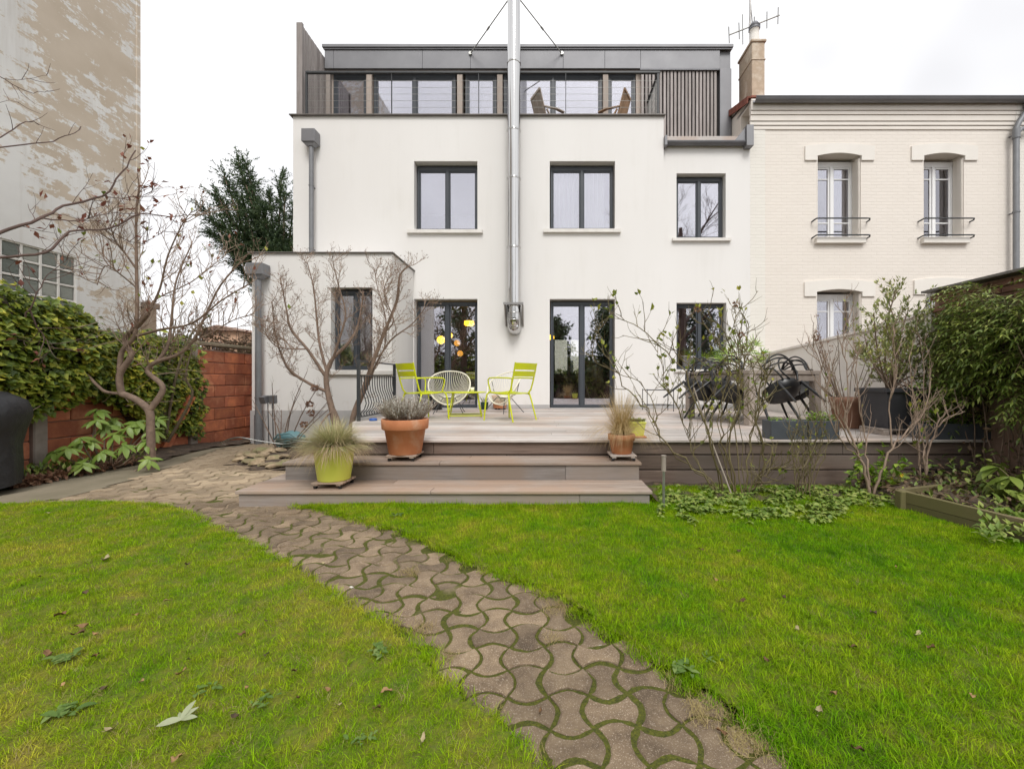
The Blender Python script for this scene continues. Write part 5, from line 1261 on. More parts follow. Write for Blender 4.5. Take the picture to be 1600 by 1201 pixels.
for x in (x0+.03, x1-.06):
    for y in (9.63, 10.04): b = MB(); b.box(x, x+.03, y, y+.03, 6.603, 6.999); b.build('leg', M['iron'], t)

# ================================================================ iron railing at the left of the deck
t = thing('iron_railing', 'black wrought iron railing with bellied bars at the left edge of the deck', 'railing', (-2.80, 7.1, DZ))
y0, y1 = 6.36, 7.86; xr = -2.80
for y in (y0, y1): b = MB(); b.cbox(xr-.022, xr+.022, y-.022, y+.022, DZ-.1 if y == y0 else DZ, 1.375, .003); b.build('post', M['iron'], t)
for z, h_ in ((1.36,.022),(1.14,.014),(DZ+.06,.014)): b = MB(); b.cbox(xr-.018, xr+.018, y0+.022, y1-.022, z-h_/2, z+h_/2, .002); b.build('rail', M['iron'], t)
for k in range(1, 15):
    y = y0 + (y1-y0)*k/15; zs = [(0,1.135),(0,1.0),(.012,.90),(.045,.80),(.06,.72),(.035,.63),(-.01,.57),(0,DZ+.065)]
    b = MB(); b.tube([(xr+dx*1.2,y,z) for dx, z in zs], .0075, 6); b.build('baluster', M['iron'], t)
b = MB(); b.lathe([(0,0),(.055,0),(.06,.02),(.05,.035),(0,.04)], 16, (-2.62,6.45,DZ+.001)); tag(b.build('blue_lid', M['blue'], None, (-2.62,6.45,DZ)), 'small blue plastic lid lying at the foot of the iron railing', 'lid')
# wall lamp by the left door
wl = thing('wall_lamp', 'small dark lantern on the wall above left of the left sliding door', 'lamp', (-2.88, 9.2, 2.6))
c_ = P(634, 466, 9.12)
b = MB(); b.cbox(c_.x-.05, c_.x+.05, YF-.03, YF-.001, c_.z-.1, c_.z+.12, .004); b.build('back_plate', M['iron'], wl)
b = MB(); b.cbox(c_.x-.065, c_.x+.065, YF-.20, YF-.05, c_.z+.10, c_.z+.135, .005); b.cbox(c_.x-.055, c_.x+.055, YF-.19, YF-.06, c_.z-.14, c_.z-.12, .004); b.box(c_.x-.01, c_.x+.01, YF-.06, YF-.03, c_.z+.05, c_.z+.07)
for sx in (-1,1):
    for yy in (YF-.185, YF-.065): b.box(c_.x+sx*.048-.006, c_.x+sx*.048+.006, yy-.006, yy+.006, c_.z-.12, c_.z+.1)
b.build('lantern_frame', M['iron'], wl); b = MB(); b.box(c_.x-.038, c_.x+.038, YF-.17, YF-.08, c_.z-.119, c_.z+.099); b.build('lantern_glass', M['glass_old'], wl)
# garden light stake and bamboo
t = thing('garden_light', 'slim metal garden light on a stake at the right end of the steps', 'garden light', (fx(1037,3.55), 3.55, 0))
xg = fx(1037, 3.55)
b = MB(); b.tube([(xg,3.55,-.02),(xg,3.55,fz(736,3.55))], .011, 10); b.build('stake', M['galv'], t); b = MB(); b.tube([(xg,3.55,fz(736,3.55)),(xg,3.55,fz(713,3.55))], .019, 14); b.tube([(xg,3.55,fz(713,3.55)),(xg,3.55,fz(711,3.55))], .022, 14); b.build('lamp_head', M['post_concrete'], t)
# covered barbecue at the left edge
cx, cy = -5.42, 3.95
t = thing('covered_barbecue', 'barbecue under a black cloth cover at the left edge of the picture', 'barbecue', (cx, cy, 0))
b = MB(); n = 36; vs = []; prof = [(.40,.07),(.405,.25),(.39,.45),(.42,.6),(.46,.72),(.46,.80),(.43,.88),(.30,.95),(.12,.985),(0,.99)]
for i, (r, z) in enumerate(prof):
    for k in range(n):
        a = 2*math.pi*k/n; fold = 1 + (.035*math.sin(a*7+z*3)+.02*math.sin(a*13-z*5))*(1-z*.7)
        vs.append((cx+r*fold*math.cos(a), cy+r*fold*.85*math.sin(a), z+.012*math.sin(a*5)))
b.add(vs, [(i*n+k, i*n+(k+1)%n, (i+1)*n+(k+1)%n, (i+1)*n+k) for i in range(len(prof)-1) for k in range(n)], 0, True); b.build('cover', M['rubber'], t)
for sx in (-1,1):
    b = MB(); b.tube([(cx+sx*.34-.02,cy-.30,.06),(cx+sx*.34+.02,cy-.30,.06)], .06, 16); b.build('wheel', M['black_plastic'], t)
b = MB(); b.obox((cx+.385,cy-.19,.10), (.01,.05,.055), (0,0,.5)); b.build('tag', M['label'], t)
# floodlight on a post, hose and teal reel by the annex
t = thing('floodlight', 'small grey floodlight on two thin stakes in the shrub bed by the downpipe', 'floodlight', (fx(420,7.4), 7.4, -.05))
c_ = P(419, 624, 7.4)
b = MB(); b.obox((c_.x-.05,7.38,c_.z), (.12,.10,.12), (.3,0,-.3)); b.build('lamp_head', M['zinc'], t); b = MB(); b.obox((c_.x+.07,7.42,c_.z), (.10,.10,.14), (.1,0,.2)); b.build('sensor_box', M['zinc_dark'], t)
for dx in (-.02, .06): b = MB(); b.tube([(c_.x+dx,7.42,c_.z-.05),(c_.x+dx+.02,7.42,-.05)], .008, 6); b.build('stake', M['iron'], t)
c_ = P(456, 682, 6.9)
t = thing('hose_reel', 'rounded teal plastic hose reel in the shrub bed behind the lime pot', 'hose reel', (c_.x, 6.9, 0))
b = MB(); vs = []; n = 20
for i in range(9):
    a = math.pi/2*i/8
    for k in range(n): bb_ = 2*math.pi*k/n; vs.append((c_.x+.25*math.cos(a)*math.cos(bb_), 6.9+.16*math.cos(a)*math.sin(bb_), .02+.24*math.sin(a)**.8))
b.add(vs, [(i*n+k, i*n+(k+1)%n, (i+1)*n+(k+1)%n, (i+1)*n+k) for i in range(8) for k in range(n)], 0, True); b.build('housing', M['teal'], t)
b = MB(); b.tube([(c_.x-.2,6.74,.12),(c_.x-.1,6.7,.22),(c_.x+.08,6.7,.24),(c_.x+.22,6.75,.12)], .013, 8); b.build('handle', M['teal'], t)
b = MB(); pts = []
for k in range(90): a = k*.28; r = .26+.05*math.sin(k*.9); pts.append((c_.x+.30+r*1.25*math.cos(a), 6.62+r*.5*math.sin(a), .03+.0016*k+.012*math.sin(k*1.7)))
b.tube(pts, .011, 6); tag(b.build('garden_hose', M['hose'], None, (c_.x+.18,6.55,.05)), 'coiled grey-green garden hose lying in front of the teal reel', 'hose')
b = MB(); b.tube(arc([(-5.2,6.9,.03),(-4.95,6.5,.12),(-4.6,6.35,.22),(-4.3,6.4,.16),(-4.0,6.5,.1),(-3.7,6.45,.15),(-3.4,6.5,.1)]), .010, 6); tag(b.build('garden_hose', M['galv'], None, (-4.3,6.5,.05)), 'pale hose end looping over the stones beside the downpipe', 'hose')
# edging stones
def stone_mesh(k):
    r = random.Random(k); b = MB(); n = 10; vs = [(0,0,1)]
    for i, (q, z) in enumerate(((.6,.85),(1,.35),(1.02,-.3))):
        for j in range(n): a = 2*math.pi*j/n; s = q*(1+r.uniform(-.22,.22)); vs.append((s*math.cos(a), s*math.sin(a), z+r.uniform(-.15,.15)))
    fs = [(0,1+j,1+(j+1)%n) for j in range(n)] + [(1+i*n+j, 1+(i+1)*n+j, 1+(i+1)*n+(j+1)%n, 1+i*n+(j+1)%n) for i in range(2) for j in range(n)]
    b.add(vs, fs); return b.mesh('edging_stone', M['stone'])
sm = [stone_mesh(k) for k in range(4)]
edge = [(375,716),(388,720),(402,722),(418,724),(432,726),(446,722),(380,708),(395,711),(411,713),(428,714),(442,712),(404,704),(420,704),(436,703)]
for k, (px, py) in enumerate(edge):
    g_ = Gd(px, py, .03); o = bpy.data.objects.new('edging_stone', sm[k % 4]); C.objects.link(o)
    o.location = (g_.x, g_.y, .015+.01*(k % 3)); o.scale = (U(rng,.07,.11), U(rng,.07,.12), U(rng,.03,.055)); o.rotation_euler = (U(rng,-.15,.15), U(rng,-.15,.15), U(rng,0,6))
    row, pos, cnt = ('front', k, 6) if k < 6 else (('middle', k-6, 5) if k < 11 else ('back', k-11, 3))
    nth = 'leftmost' if pos == 0 else ('rightmost' if pos == cnt-1 else ('second', 'third', 'fourth', 'fifth')[pos-1] + ' from left')
    tag(o, f'rough buff stone, {nth} in the {row} row of the stone edging', 'stone', 'stones edging the shrub bed')
# raised bed timbers on the right
t = thing('raised_bed_edge', 'low mossy plank edging of the raised bed at the right of the lawn', 'edging', (2.95, 3.3, 0))
A, B = Gd(1418, 800, 0), Vector((3.14, 2.55, 0)); E = Vector((3.75, 3.95, 0))
for z0, z1 in ((-.02,.075),(.079,.165)):
    b = MB(); b.bar(A+Vector((0,0,(z0+z1)/2)), B+Vector((0,0,(z0+z1)/2-.0)), .045, z1-z0); b.build('plank', M['timber'], t)
b = MB(); b.bar(A+Vector((.02,.10,.09)), A+Vector((1.4,.55,.09)), .04, .14); b.build('plank', M['timber'], t)
b = MB(); b.cbox(A.x-.06, A.x+.02, A.y-.01, A.y+.06, -.05, .17, .006); b.build('corner_post', M['timber'], t)
# ================================================================ vegetation
def rv(r, s=1): return Vector((r.uniform(-s,s), r.uniform(-s,s), r.uniform(-s,s)))
def limb(mb, r, pts, r0, r1, n=7, jit=0.0, sub=4):
    q = arc(pts, sub); m = len(q)
    if jit: q = [p + rv(r, jit) if 0 < i < m-1 else p for i, p in enumerate(q)]
    mb.tube(q, [r0 + (r1-r0)*i/(m-1) for i in range(m)], n, True); return q
def shoot(mb, r, p, d, L, r0, r1, up=.1, wob=.18, n=4, segs=5):
    pts = [Vector(p)]; d = d.normalized()
    for i in range(segs):
        d = (d + rv(r, wob) + Vector((0,0,up))).normalized(); pts.append(pts[-1] + d*(L/segs))
    mb.tube(pts, [r0 + (r1-r0)*i/segs for i in range(segs+1)], n, False); return pts
def twigs(mb, r, path, cnt, L, rad, spread=.9, up=.15, lo=.25, levels=1, sub=4, tips=None, wob=.16, flat=1.0):
    m = len(path)
    for k in range(cnt):
        t = lo + (1-lo)*(k + r.random())/cnt; i = min(m-2, int(t*(m-1))); p = path[i].lerp(path[i+1], t*(m-1)-i)
        tg = (path[i+1]-path[i]).normalized(); o = rv(r); o = (o - tg*o.dot(tg)).normalized(); o.y *= flat
        d = (tg*(1-spread*.5) + o*spread + Vector((0,0,up))).normalized(); l = L*r.uniform(.55,1.15)*(1-.4*t)
        q = shoot(mb, r, p, d, l, rad, rad*.45, up*.5, wob)
        if tips is not None: tips.append((q[-1], (q[-1]-q[-2]).normalized())); tips.append((q[2], (q[3]-q[2]).normalized()))
        if levels > 1: twigs(mb, r, q, sub, L*.55, rad*.6, spread, up, .2, levels-1, sub, tips, wob, flat)
def pix(pts):                 # traced limb: list of (px, py, depth)
    return [P(*p) for p in pts]
def leaves_at(lf, r, tips, prob, l, w, up=.2, n=1):
    for p, d in tips:
        if r.random() < prob:
            for _ in range(n): lf.leaf(p + rv(r, l*.3), (d + rv(r, .8) + Vector((0,0,up))), Vector((0,0,1)) + rv(r,.5), l*r.uniform(.6,1.2), w*r.uniform(.7,1.2))

# ---- bare tree by the left wall
r = random.Random(21)
t = thing('bare_tree', 'leafless crooked small tree standing in front of the ivy on the left wall', 'tree', (-5.35, 5.95, 0))
def pxt(l): return [P(x, y, d*.915) for x, y, d in l]
b = MB(); tr = []
tr.append(limb(b, r, pxt([(236,735,5.6),(236,705,5.6),(235,668,5.6),(233,642,5.6),(214,625,5.6),(190,615,5.6)]), .046, .037, 9))
limb(b, r, pxt([(190,615,5.6),(165,612,5.6),(150,600,5.55),(125,575,5.5),(95,562,5.4)]), .022, .010, 6)
L = []
L.append(limb(b, r, pxt([(190,615,5.6),(187,585,5.6),(205,555,5.62),(195,530,5.62),(215,510,5.6),(232,490,5.55)]), .036, .022, 8))
L.append(limb(b, r, pxt([(187,590,5.6),(190,550,5.6),(210,525,5.6),(214,480,5.6),(213,400,5.6),(213,330,5.55),(218,290,5.5)]), .030, .008, 7))
L.append(limb(b, r, pxt([(234,640,5.6),(252,615,5.65),(252,600,5.65),(230,580,5.65),(245,565,5.65),(275,555,5.68),(300,535,5.7),(320,495,5.7),(345,445,5.7),(385,400,5.6)]), .036, .008, 8))
L.append(limb(b, r, pxt([(245,566,5.65),(262,540,5.7),(268,500,5.8),(275,440,5.9),(300,380,6.0)]), .022, .006, 6))
L.append(limb(b, r, pxt([(213,525,5.6),(250,515,5.5),(300,505,5.4),(345,470,5.3),(395,440,5.3)]), .018, .005, 6))
L.append(limb(b, r, pxt([(214,450,5.6),(190,430,5.5),(165,415,5.4),(152,445,5.3)]), .010, .004, 5))
L.append(limb(b, r, pxt([(213,420,5.6),(195,395,5.6),(180,375,5.5),(172,350,5.4)]), .013, .005, 5))
L.append(limb(b, r, pxt([(232,490,5.55),(250,450,5.5),(262,400,5.45),(285,350,5.4),(300,330,5.4)]), .014, .004, 5))
L.append(limb(b, r, pxt([(300,535,5.7),(330,520,5.8),(365,500,5.9),(398,490,5.9)]), .011, .004, 5))
L.append(limb(b, r, pxt([(215,508,5.6),(240,470,5.9),(300,440,6.1),(350,400,6.2)]), .012, .004, 5))
b.build('trunk', M['bark'], t)
b = MB(); tips = []
for q in L: twigs(b, r, q, 13, .55, .0056, .85, .28, .25, 3, 3, tips, .24)
tag(b.build('twigs', M['bark_pale'], t), kind='stuff')
lf = MB(); leaves_at(lf, r, tips, .018, .075, .04); tag(lf.build('withered_leaves', M['red_leaf'], t), kind='stuff')
lf = MB(); leaves_at(lf, r, tips, .010, .07, .045); tag(lf.build('last_leaves', M['rose_leaf'], t), kind='stuff')
# second thin stem cluster behind it, along the wall
t = thing('bare_shrub', 'thin bare stems growing against the red wall beside the concrete post', 'shrub', (-5.5, 6.5, 0))
b = MB(); L = []
for pts in ([(255,690,6.3),(258,640,6.3),(262,590,6.3),(268,540,6.3),(275,500,6.3)], [(258,690,6.3),(270,610,6.3),(283,560,6.3),(300,520,6.4),(330,490,6.5)], [(262,690,6.3),(300,620,6.3),(290,590,6.2),(300,545,6.2)]):
    L.append(limb(b, r, pix(pts), .022, .008, 6))
for q in L: twigs(b, r, q, 8, .4, .0045, .8, .3, .4, 2, 3)
b.build('stems', M['bark_mossy'], t)
# ---- branches of a red-leaved tree entering from the left
r = random.Random(5)
t = thing('maple_tree', 'tree with thin dark branches and withered red leaves reaching in from the left edge', 'tree', (-5.3, 3.2, 0))
b = MB(); L = []
limb(b, r, [(-5.35,3.1,-.1),(-5.3,3.1,1.0),(-5.25,3.15,2.0),(-5.1,3.3,2.8)], .07, .045, 9)
root = Vector((-5.1,3.3,2.8)); lowr = Vector((-5.28,3.12,1.5))
for pts, a, s0 in (([(-60,385,3.4),(0,362,3.6),(60,342,3.8),(100,322,4.0),(160,305,4.2),(190,270,4.3),(212,235,4.4)], .017, root),
                ([(60,342,3.8),(110,345,4.0),(150,338,4.1),(200,325,4.3)], .007, None),
                ([(-60,420,3.4),(0,402,3.6),(70,395,3.8),(110,362,4.0),(170,358,4.2),(218,335,4.4),(262,338,4.6),(292,335,4.7)], .014, lowr),
                ([(-40,260,3.3),(0,231,3.4),(70,222,3.6),(110,210,3.7),(126,198,3.8)], .008, root),
                ([(-40,230,3.3),(0,215,3.4),(40,190,3.5),(62,195,3.6)], .007, root),
                ([(-40,110,3.2),(0,120,3.3),(40,143,3.4),(74,142,3.5)], .005, root),
                ([(0,120,3.3),(30,125,3.4),(75,118,3.5)], .003, None),
                ([(-20,165,3.3),(30,160,3.5)], .003, root),
                ([(160,305,4.2),(200,310,4.4),(240,300,4.5)], .005, None),
                ([(170,358,4.2),(215,380,4.4),(260,360,4.5)], .004, None),
                ([(40,495,3.9),(55,465,3.9),(75,430,4.0),(108,402,4.1)], .007, None),
                ([(45,482,3.9),(65,520,4.0),(85,545,4.1)], .008, None)):
    q = pix(pts)
    if s0 is not None: q = [s0] + q
    L.append(limb(b, r, q, a, a*.3, 6, .008))
b.build('trunk', M['bark_dark'], t)
b = MB(); tips = []
for k, q in enumerate(L):
    up_ = k in (3,4,5,6,7)
    twigs(b, r, q, 3 if up_ else 8, .22 if up_ else .45, .0025 if up_ else .0035, .7, .12, .45 if up_ else .3, 1 if up_ else 2, 2, None if up_ else tips)
tag(b.build('twigs', M['bark_dark'], t), kind='stuff'); lf = MB(); leaves_at(lf, r, tips, .16, .07, .035, -.2, 2); tag(lf.build('withered_leaves', M['red_leaf'], t), kind='stuff')
# ---- bare shrub in front of the annex
r = random.Random(31)
t = thing('bare_magnolia', 'bare many-branched shrub with budded twigs in front of the annex window', 'shrub', (-3.2, 6.7, 0))
b = MB(); L = []; D = 6.75
def pd(pts, d=D): return [P(x, y, d + dz) for x, y, dz in pts]
L.append(limb(b, r, pd([(528,702,0),(521,650,0),(512,612,0),(510,585,0),(520,560,.05),(545,535,.1),(560,505,.15),(568,455,.2)]), .056, .009, 10))
limb(b, r, pd([(533,702,0),(526,660,0),(519,640,0)]), .066, .05, 10)
L.append(limb(b, r, pd([(545,700,.05),(552,650,.05),(567,610,.05),(585,560,.05),(600,520,0),(620,470,0),(625,430,-.05),(640,415,-.05)]), .052, .009, 8))
L.append(limb(b, r, pd([(552,655,.05),(575,600,.15),(592,560,.2),(612,530,.2),(645,505,.15),(672,470,.1)]), .022, .006, 6))
L.append(limb(b, r, pd([(512,612,0),(485,600,-.1),(455,580,-.15),(440,555,-.2),(430,520,-.2),(425,470,-.25)]), .026, .007, 7))
L.append(limb(b, r, pd([(510,590,0),(480,545,-.1),(455,515,-.15),(447,480,-.2),(438,435,-.2)]), .026, .007, 7))
L.append(limb(b, r, pd([(512,585,0),(500,540,.1),(495,500,.15),(490,450,.2),(480,410,.2)]), .024, .006, 7))
L.append(limb(b, r, pd([(515,575,0),(530,530,-.1),(540,490,-.15),(530,450,-.2),(520,410,-.2)]), .022, .006, 6))
L.append(limb(b, r, pd([(585,560,.05),(600,545,.1),(603,500,.15),(590,450,.2),(585,420,.2)]), .015, .005, 6))
L.append(limb(b, r, pd([(600,520,0),(615,500,-.1),(600,460,-.15),(608,430,-.2)]), .012, .005, 6))
L.append(limb(b, r, pd([(480,545,-.1),(455,545,-.3),(430,540,-.4),(415,520,-.45)]), .014, .005, 6))
limb(b, r, pd([(520,640,0),(500,665,-.2),(502,690,-.2)]), .014, .008, 6)
b.build('trunk', M['bark'], t)
b = MB(); tips = []
for q in L: twigs(b, r, q, 16, .44, .0056, .9, .26, .22, 3, 4, tips, .34)
tag(b.build('twigs', M['bark_pale'], t), kind='stuff')
lf = MB()
for p, d in tips:
    if r.random() < .35: lf.leaf(p, d + Vector((0,0,.3)), rv(r), .028, .012)
tag(lf.build('buds', M['bark'], t), kind='stuff')
# ---- dry hydrangea by the floodlight
r = random.Random(8)
t = thing('dry_hydrangea', 'leafless hydrangea with brown dried flower heads beside the floodlight', 'shrub', (-3.9, 6.8, 0))
b = MB(); L = []; base = P(440, 712, 6.8)
for e in ((410,655),(418,640),(425,600),(440,640),(470,610),(500,600),(520,618),(512,640),(480,580),(395,625)):
    m_ = P((440+e[0])/2+r.uniform(-6,6), (712+e[1])/2-6, 6.8+r.uniform(-.2,.2)); L.append(limb(b, r, [base+rv(r,.05), m_, P(e[0], e[1], 6.8+r.uniform(-.3,.3))], .012, .004, 5))
for q in L: twigs(b, r, q, 4, .25, .003, .7, .3, .4, 2, 2)
b.build('stems', M['bark'], t)
for px, py in ((484,631),(486,645),(475,663),(492,606),(478,690),(468,700)):
    lf = MB(); c = P(px, py, 6.6)
    for _ in range(70): d = rv(r).normalized(); lf.leaf(c + d*.045*r.random()**.4, d + rv(r,.5), rv(r), .03, .025)
    lf.build('flower_head', M['brown_leaf'], t)
# ---- ivy hedge on the left wall
r = random.Random(17)
def top_l(y):  # height of the ivy along the wall
    return 1.98 - .22*smooth(4.6,6.2,y) - .30*smooth(6.1,7.1,y) + .10*math.sin(y*3.1) + .06*math.sin(y*7.7)
def bot_l(y): return .62 + .10*math.sin(y*4.1) + .22*smooth(4.9,5.3,y)*(1-smooth(5.5,5.9,y)) - .45*smooth(5.7,6.2,y)
t = thing('ivy', 'thick ivy covering the red wall on the left under the stained building', 'ivy', (-5.7, 5.2, .6))
lf = MB(); core = MB()
def bulge(y, f): return (.34 - .20*smooth(5.6,6.8,y))*math.sin(math.pi*min(1, max(0, .12+.80*f)))**.7
for _ in range(11500):
    y = r.uniform(2.7, 7.05); f = r.random()**.9; z0, z1 = bot_l(y), top_l(y); z = z0 + (z1-z0)*f
    lump = .07*noise.noise(Vector((y*2.3, z*2.6, 3))) + .05*noise.noise(Vector((y*6, z*6, 1)))
    ou = bulge(y, f) + lump - r.random()**2*.13
    x = -5.77 + max(.02, ou)
    if f > .93 and r.random() < .6: x = -5.95 + r.random()*.45
    d = Vector((r.uniform(.1,.9), r.uniform(-.8,.8), r.uniform(-1.0,.15)))
    big = r.uniform(.055,.105) if r.random() < .7 else r.uniform(.035,.06)
    lf.leaf(Vector((x,y,z)), d, Vector((1,r.uniform(-.5,.5),.9)), big, big*.85)
tag(lf.build('foliage', M['ivy'], t), kind='stuff')
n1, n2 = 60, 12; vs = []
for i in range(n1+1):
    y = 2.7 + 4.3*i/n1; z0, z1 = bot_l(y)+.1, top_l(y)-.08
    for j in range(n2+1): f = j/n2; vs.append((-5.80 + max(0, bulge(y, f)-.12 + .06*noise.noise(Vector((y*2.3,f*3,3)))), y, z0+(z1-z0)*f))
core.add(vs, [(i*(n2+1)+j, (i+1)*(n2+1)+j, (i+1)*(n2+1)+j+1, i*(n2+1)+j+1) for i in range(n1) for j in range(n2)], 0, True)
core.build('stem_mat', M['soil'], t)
b = MB()
for _ in range(26):
    y = r.uniform(3.6, 6.6); shoot(b, r, (-5.5,y,r.uniform(.7,1.7)), Vector((.5,r.uniform(-1,1),r.uniform(-.3,.5))), r.uniform(.3,.7), .005, .003, 0, .25)
tag(b.build('stems', M['bark_pale'], t), kind='stuff')
# ---- rhododendron in front of it: each leaf is a part
r = random.Random(4)
t = thing('rhododendron', 'low rhododendron with whorls of large pale green leaves at the foot of the ivy wall', 'shrub', (-5.2, 5.3, 0))
lm = MB(); lm.rleaf(Vector((0,0,0)), Vector((0,1,0)), Vector((0,0,1)), 1, .34, .28, .10); lme = lm.mesh('leaf', M['rhodo'])
b = MB(); base = Vector((-5.3,5.2,0))
wh = [(152,640,5.2),(150,657,5.1),(125,685,4.9),(105,700,4.75),(85,706,4.7),(140,690,5.0),(178,680,5.1),(165,668,5.2),(200,668,5.2),(215,660,5.3),(238,672,5.3),(228,690,5.1),(195,695,5.0),(160,707,4.9),(232,718,4.95),(130,725,4.75),(175,655,5.4),(245,655,5.5)]
for px, py, d in wh:
    c = P(px, py, d); mid = base.lerp(c, .5) + Vector((r.uniform(-.1,.1),r.uniform(-.1,.1),-.08)); q = limb(b, r, [base, mid, c], .012, .006, 5)
    m_ = r.randint(8,10)
    for k in range(m_):
        a = 2*math.pi*k/m_ + r.uniform(-.2,.2); pitch = r.uniform(-.65,.05); l = r.uniform(.125,.18)
        o = bpy.data.objects.new('leaf', lme); C.objects.link(o); o.parent = t; o.location = c - t.location + Vector((0,0,r.uniform(-.015,.015)))
        o.rotation_euler = (Euler((.45, .25, 0)).to_matrix() @ Euler((pitch, r.uniform(-.3,.3), a)).to_matrix()).to_euler(); o.scale = (l, l, l)
b.build('stems', M['bark_pale'], t)
lf = MB()
for _ in range(500):
    c = Gd(r.uniform(45,260), r.uniform(722,765)); lf.leaf(Vector((min(-5.2,c.x), c.y, .03+.05*r.random())), rv(r)+Vector((0,0,.1)), Vector((0,0,1))+rv(r,.5), r.uniform(.04,.09), .04)
tag(lf.build('leaf_litter', M['brown_leaf']), kind='stuff')
lf = MB()
for _ in range(420):
    y = r.uniform(4.2,5.6); x = -5.35 + r.uniform(-.25,.1); lf.leaf(Vector((x,y,.04+.12*r.random())), rv(r)+Vector((0,0,.5)), Vector((0,0,1)), r.uniform(.05,.10), .03)
tag(lf.build('low_weeds', M['cover_leaf']), kind='stuff')
# loose red block leaning on the wall, seen left of the post
b = MB(); b.bar(P(258,699,6.45), P(299,618,6.72), .13, .05, (1,0,0)); o = b.build('leaning_slab', M['red_block'], None, (-5.62,6.45,.03)); tag(o, 'red slab leaning against the wall beside the concrete post', 'slab')

# ---- rose bushes at the deck front
r = random.Random(77)
def bush(name, lab, cat, loc, stems, m, twn, twl, twr, leafm=None, prob=0, ll=.05, lw=.03, levels=2, jit=.01, leafn=2, lo=.3, up=.25, sub=2, extra=1):
    t = thing(name, lab, cat, loc); b = MB(); L = []
    for pts, r0, r1 in stems:
        L.append(limb(b, r, pix(pts), r0*.64, r1*.75, 6, jit))
        for _ in range(extra):
            q = [(x + r.uniform(-14,14)*(i+1)/len(pts)*2, y + r.uniform(-10,10), d + r.uniform(-.12,.12)) for i, (x, y, d) in enumerate(pts)]
            L.append(limb(b, r, pix(q[:max(2, len(q)-r.randint(0,2))]), r0*.45, r1*.55, 5, jit*1.3))
    b.build('stems', m, t)
    b = MB(); tips = []
    for q in L: twigs(b, r, q, twn, twl, twr, .75, up, lo, levels, sub, tips, .2)
    tag(b.build('twigs', m, t), kind='stuff')
    if leafm: lf = MB(); leaves_at(lf, r, tips, prob, ll, lw, .2, leafn); tag(lf.build('foliage', leafm, t), kind='stuff')
    return t
t = bush('rose_bush', 'sparse rose bush with long arching canes and yellowing leaves before the right sliding door', 'rose bush', (1.75, 4.0, 0),
     [([(1120,770,3.95),(1098,742,3.95),(1040,690,4.0),(1012,640,4.05),(975,600,4.1),(945,550,4.1),(935,515,4.1),(955,490,4.1)], .014, .004),
      ([(1130,772,3.95),(1112,700,3.9),(1078,600,3.85),(1040,550,3.85),(1000,515,3.9),(962,490,3.95)], .015, .004),
      ([(1122,770,3.9),(1090,720,4.0),(1060,640,4.1),(1035,590,4.1),(1030,520,4.15)], .009, .003),
      ([(1148,770,3.95),(1130,690,3.95),(1125,640,3.95),(1140,580,3.95),(1120,530,3.9),(1085,495,3.9)], .012, .003)],
     M['bark_green'], 11, .40, .0042, M['rose_leaf'], .20, .06, .038, 2, .022, 2)
t = bush('rose_bush', 'rose bush with upright greenish canes and few leaves in front of the right bay window', 'rose bush', (2.0, 3.95, 0),
     [([(1150,772,3.95),(1140,700,3.9),(1155,620,3.9),(1150,560,3.9),(1130,520,3.9),(1105,485,3.9)], .013, .004),
      ([(1165,775,3.95),(1172,700,3.95),(1185,640,3.95),(1175,580,3.95),(1150,520,3.9),(1148,475,3.9)], .013, .003),
      ([(1170,770,3.95),(1195,720,3.9),(1180,660,3.85),(1190,600,3.85),(1185,560,3.85)], .014, .007),
      ([(1175,765,3.9),(1200,740,3.85),(1228,728,3.8)], .013, .007),
      ([(1160,772,3.9),(1150,650,4.0),(1165,560,4.0),(1168,500,4.0)], .010, .003)],
     M['bark_green'], 11, .36, .004, M['rose_leaf'], .09, .05, .03, 2, .024, 2)
lf = MB()
for px, py, d in ((1090,483,3.9),(1150,475,3.9),(1158,523,3.9),(1275,528,4.4)):
    c = P(px, py, d)
    for _ in range(26): q = rv(r).normalized(); lf.leaf(c+q*.012, q+rv(r,.4), rv(r), .028, .02)
tag(lf.build('seed_head', M['brown_leaf'], t), kind='stuff')
b = MB(); b.tube(pix([(1143,772,3.85),(1112,690,3.9),(1084,606,3.95)]), .0075, 8); tag(b.build('pale_cane', M['post_wood'], None, P(1143,772,3.85)), 'straight pale garden cane leaning among the rose canes', 'cane')
bush('rose_bush', 'dense cluster of short pruned canes in front of the trough planters', 'shrub', (2.35, 3.95, 0),
     [([(1245+k*4,785,3.9),(1240+k*6,740,3.9),(1232+k*9+r.uniform(-8,8),690,3.9),(1228+k*10+r.uniform(-12,12),650+r.uniform(-20,25),3.9)], .008, .003) for k in range(7)],
     M['bark_green'], 6, .22, .003, M['rose_leaf'], .10, .035, .022, 2, .012, 1)
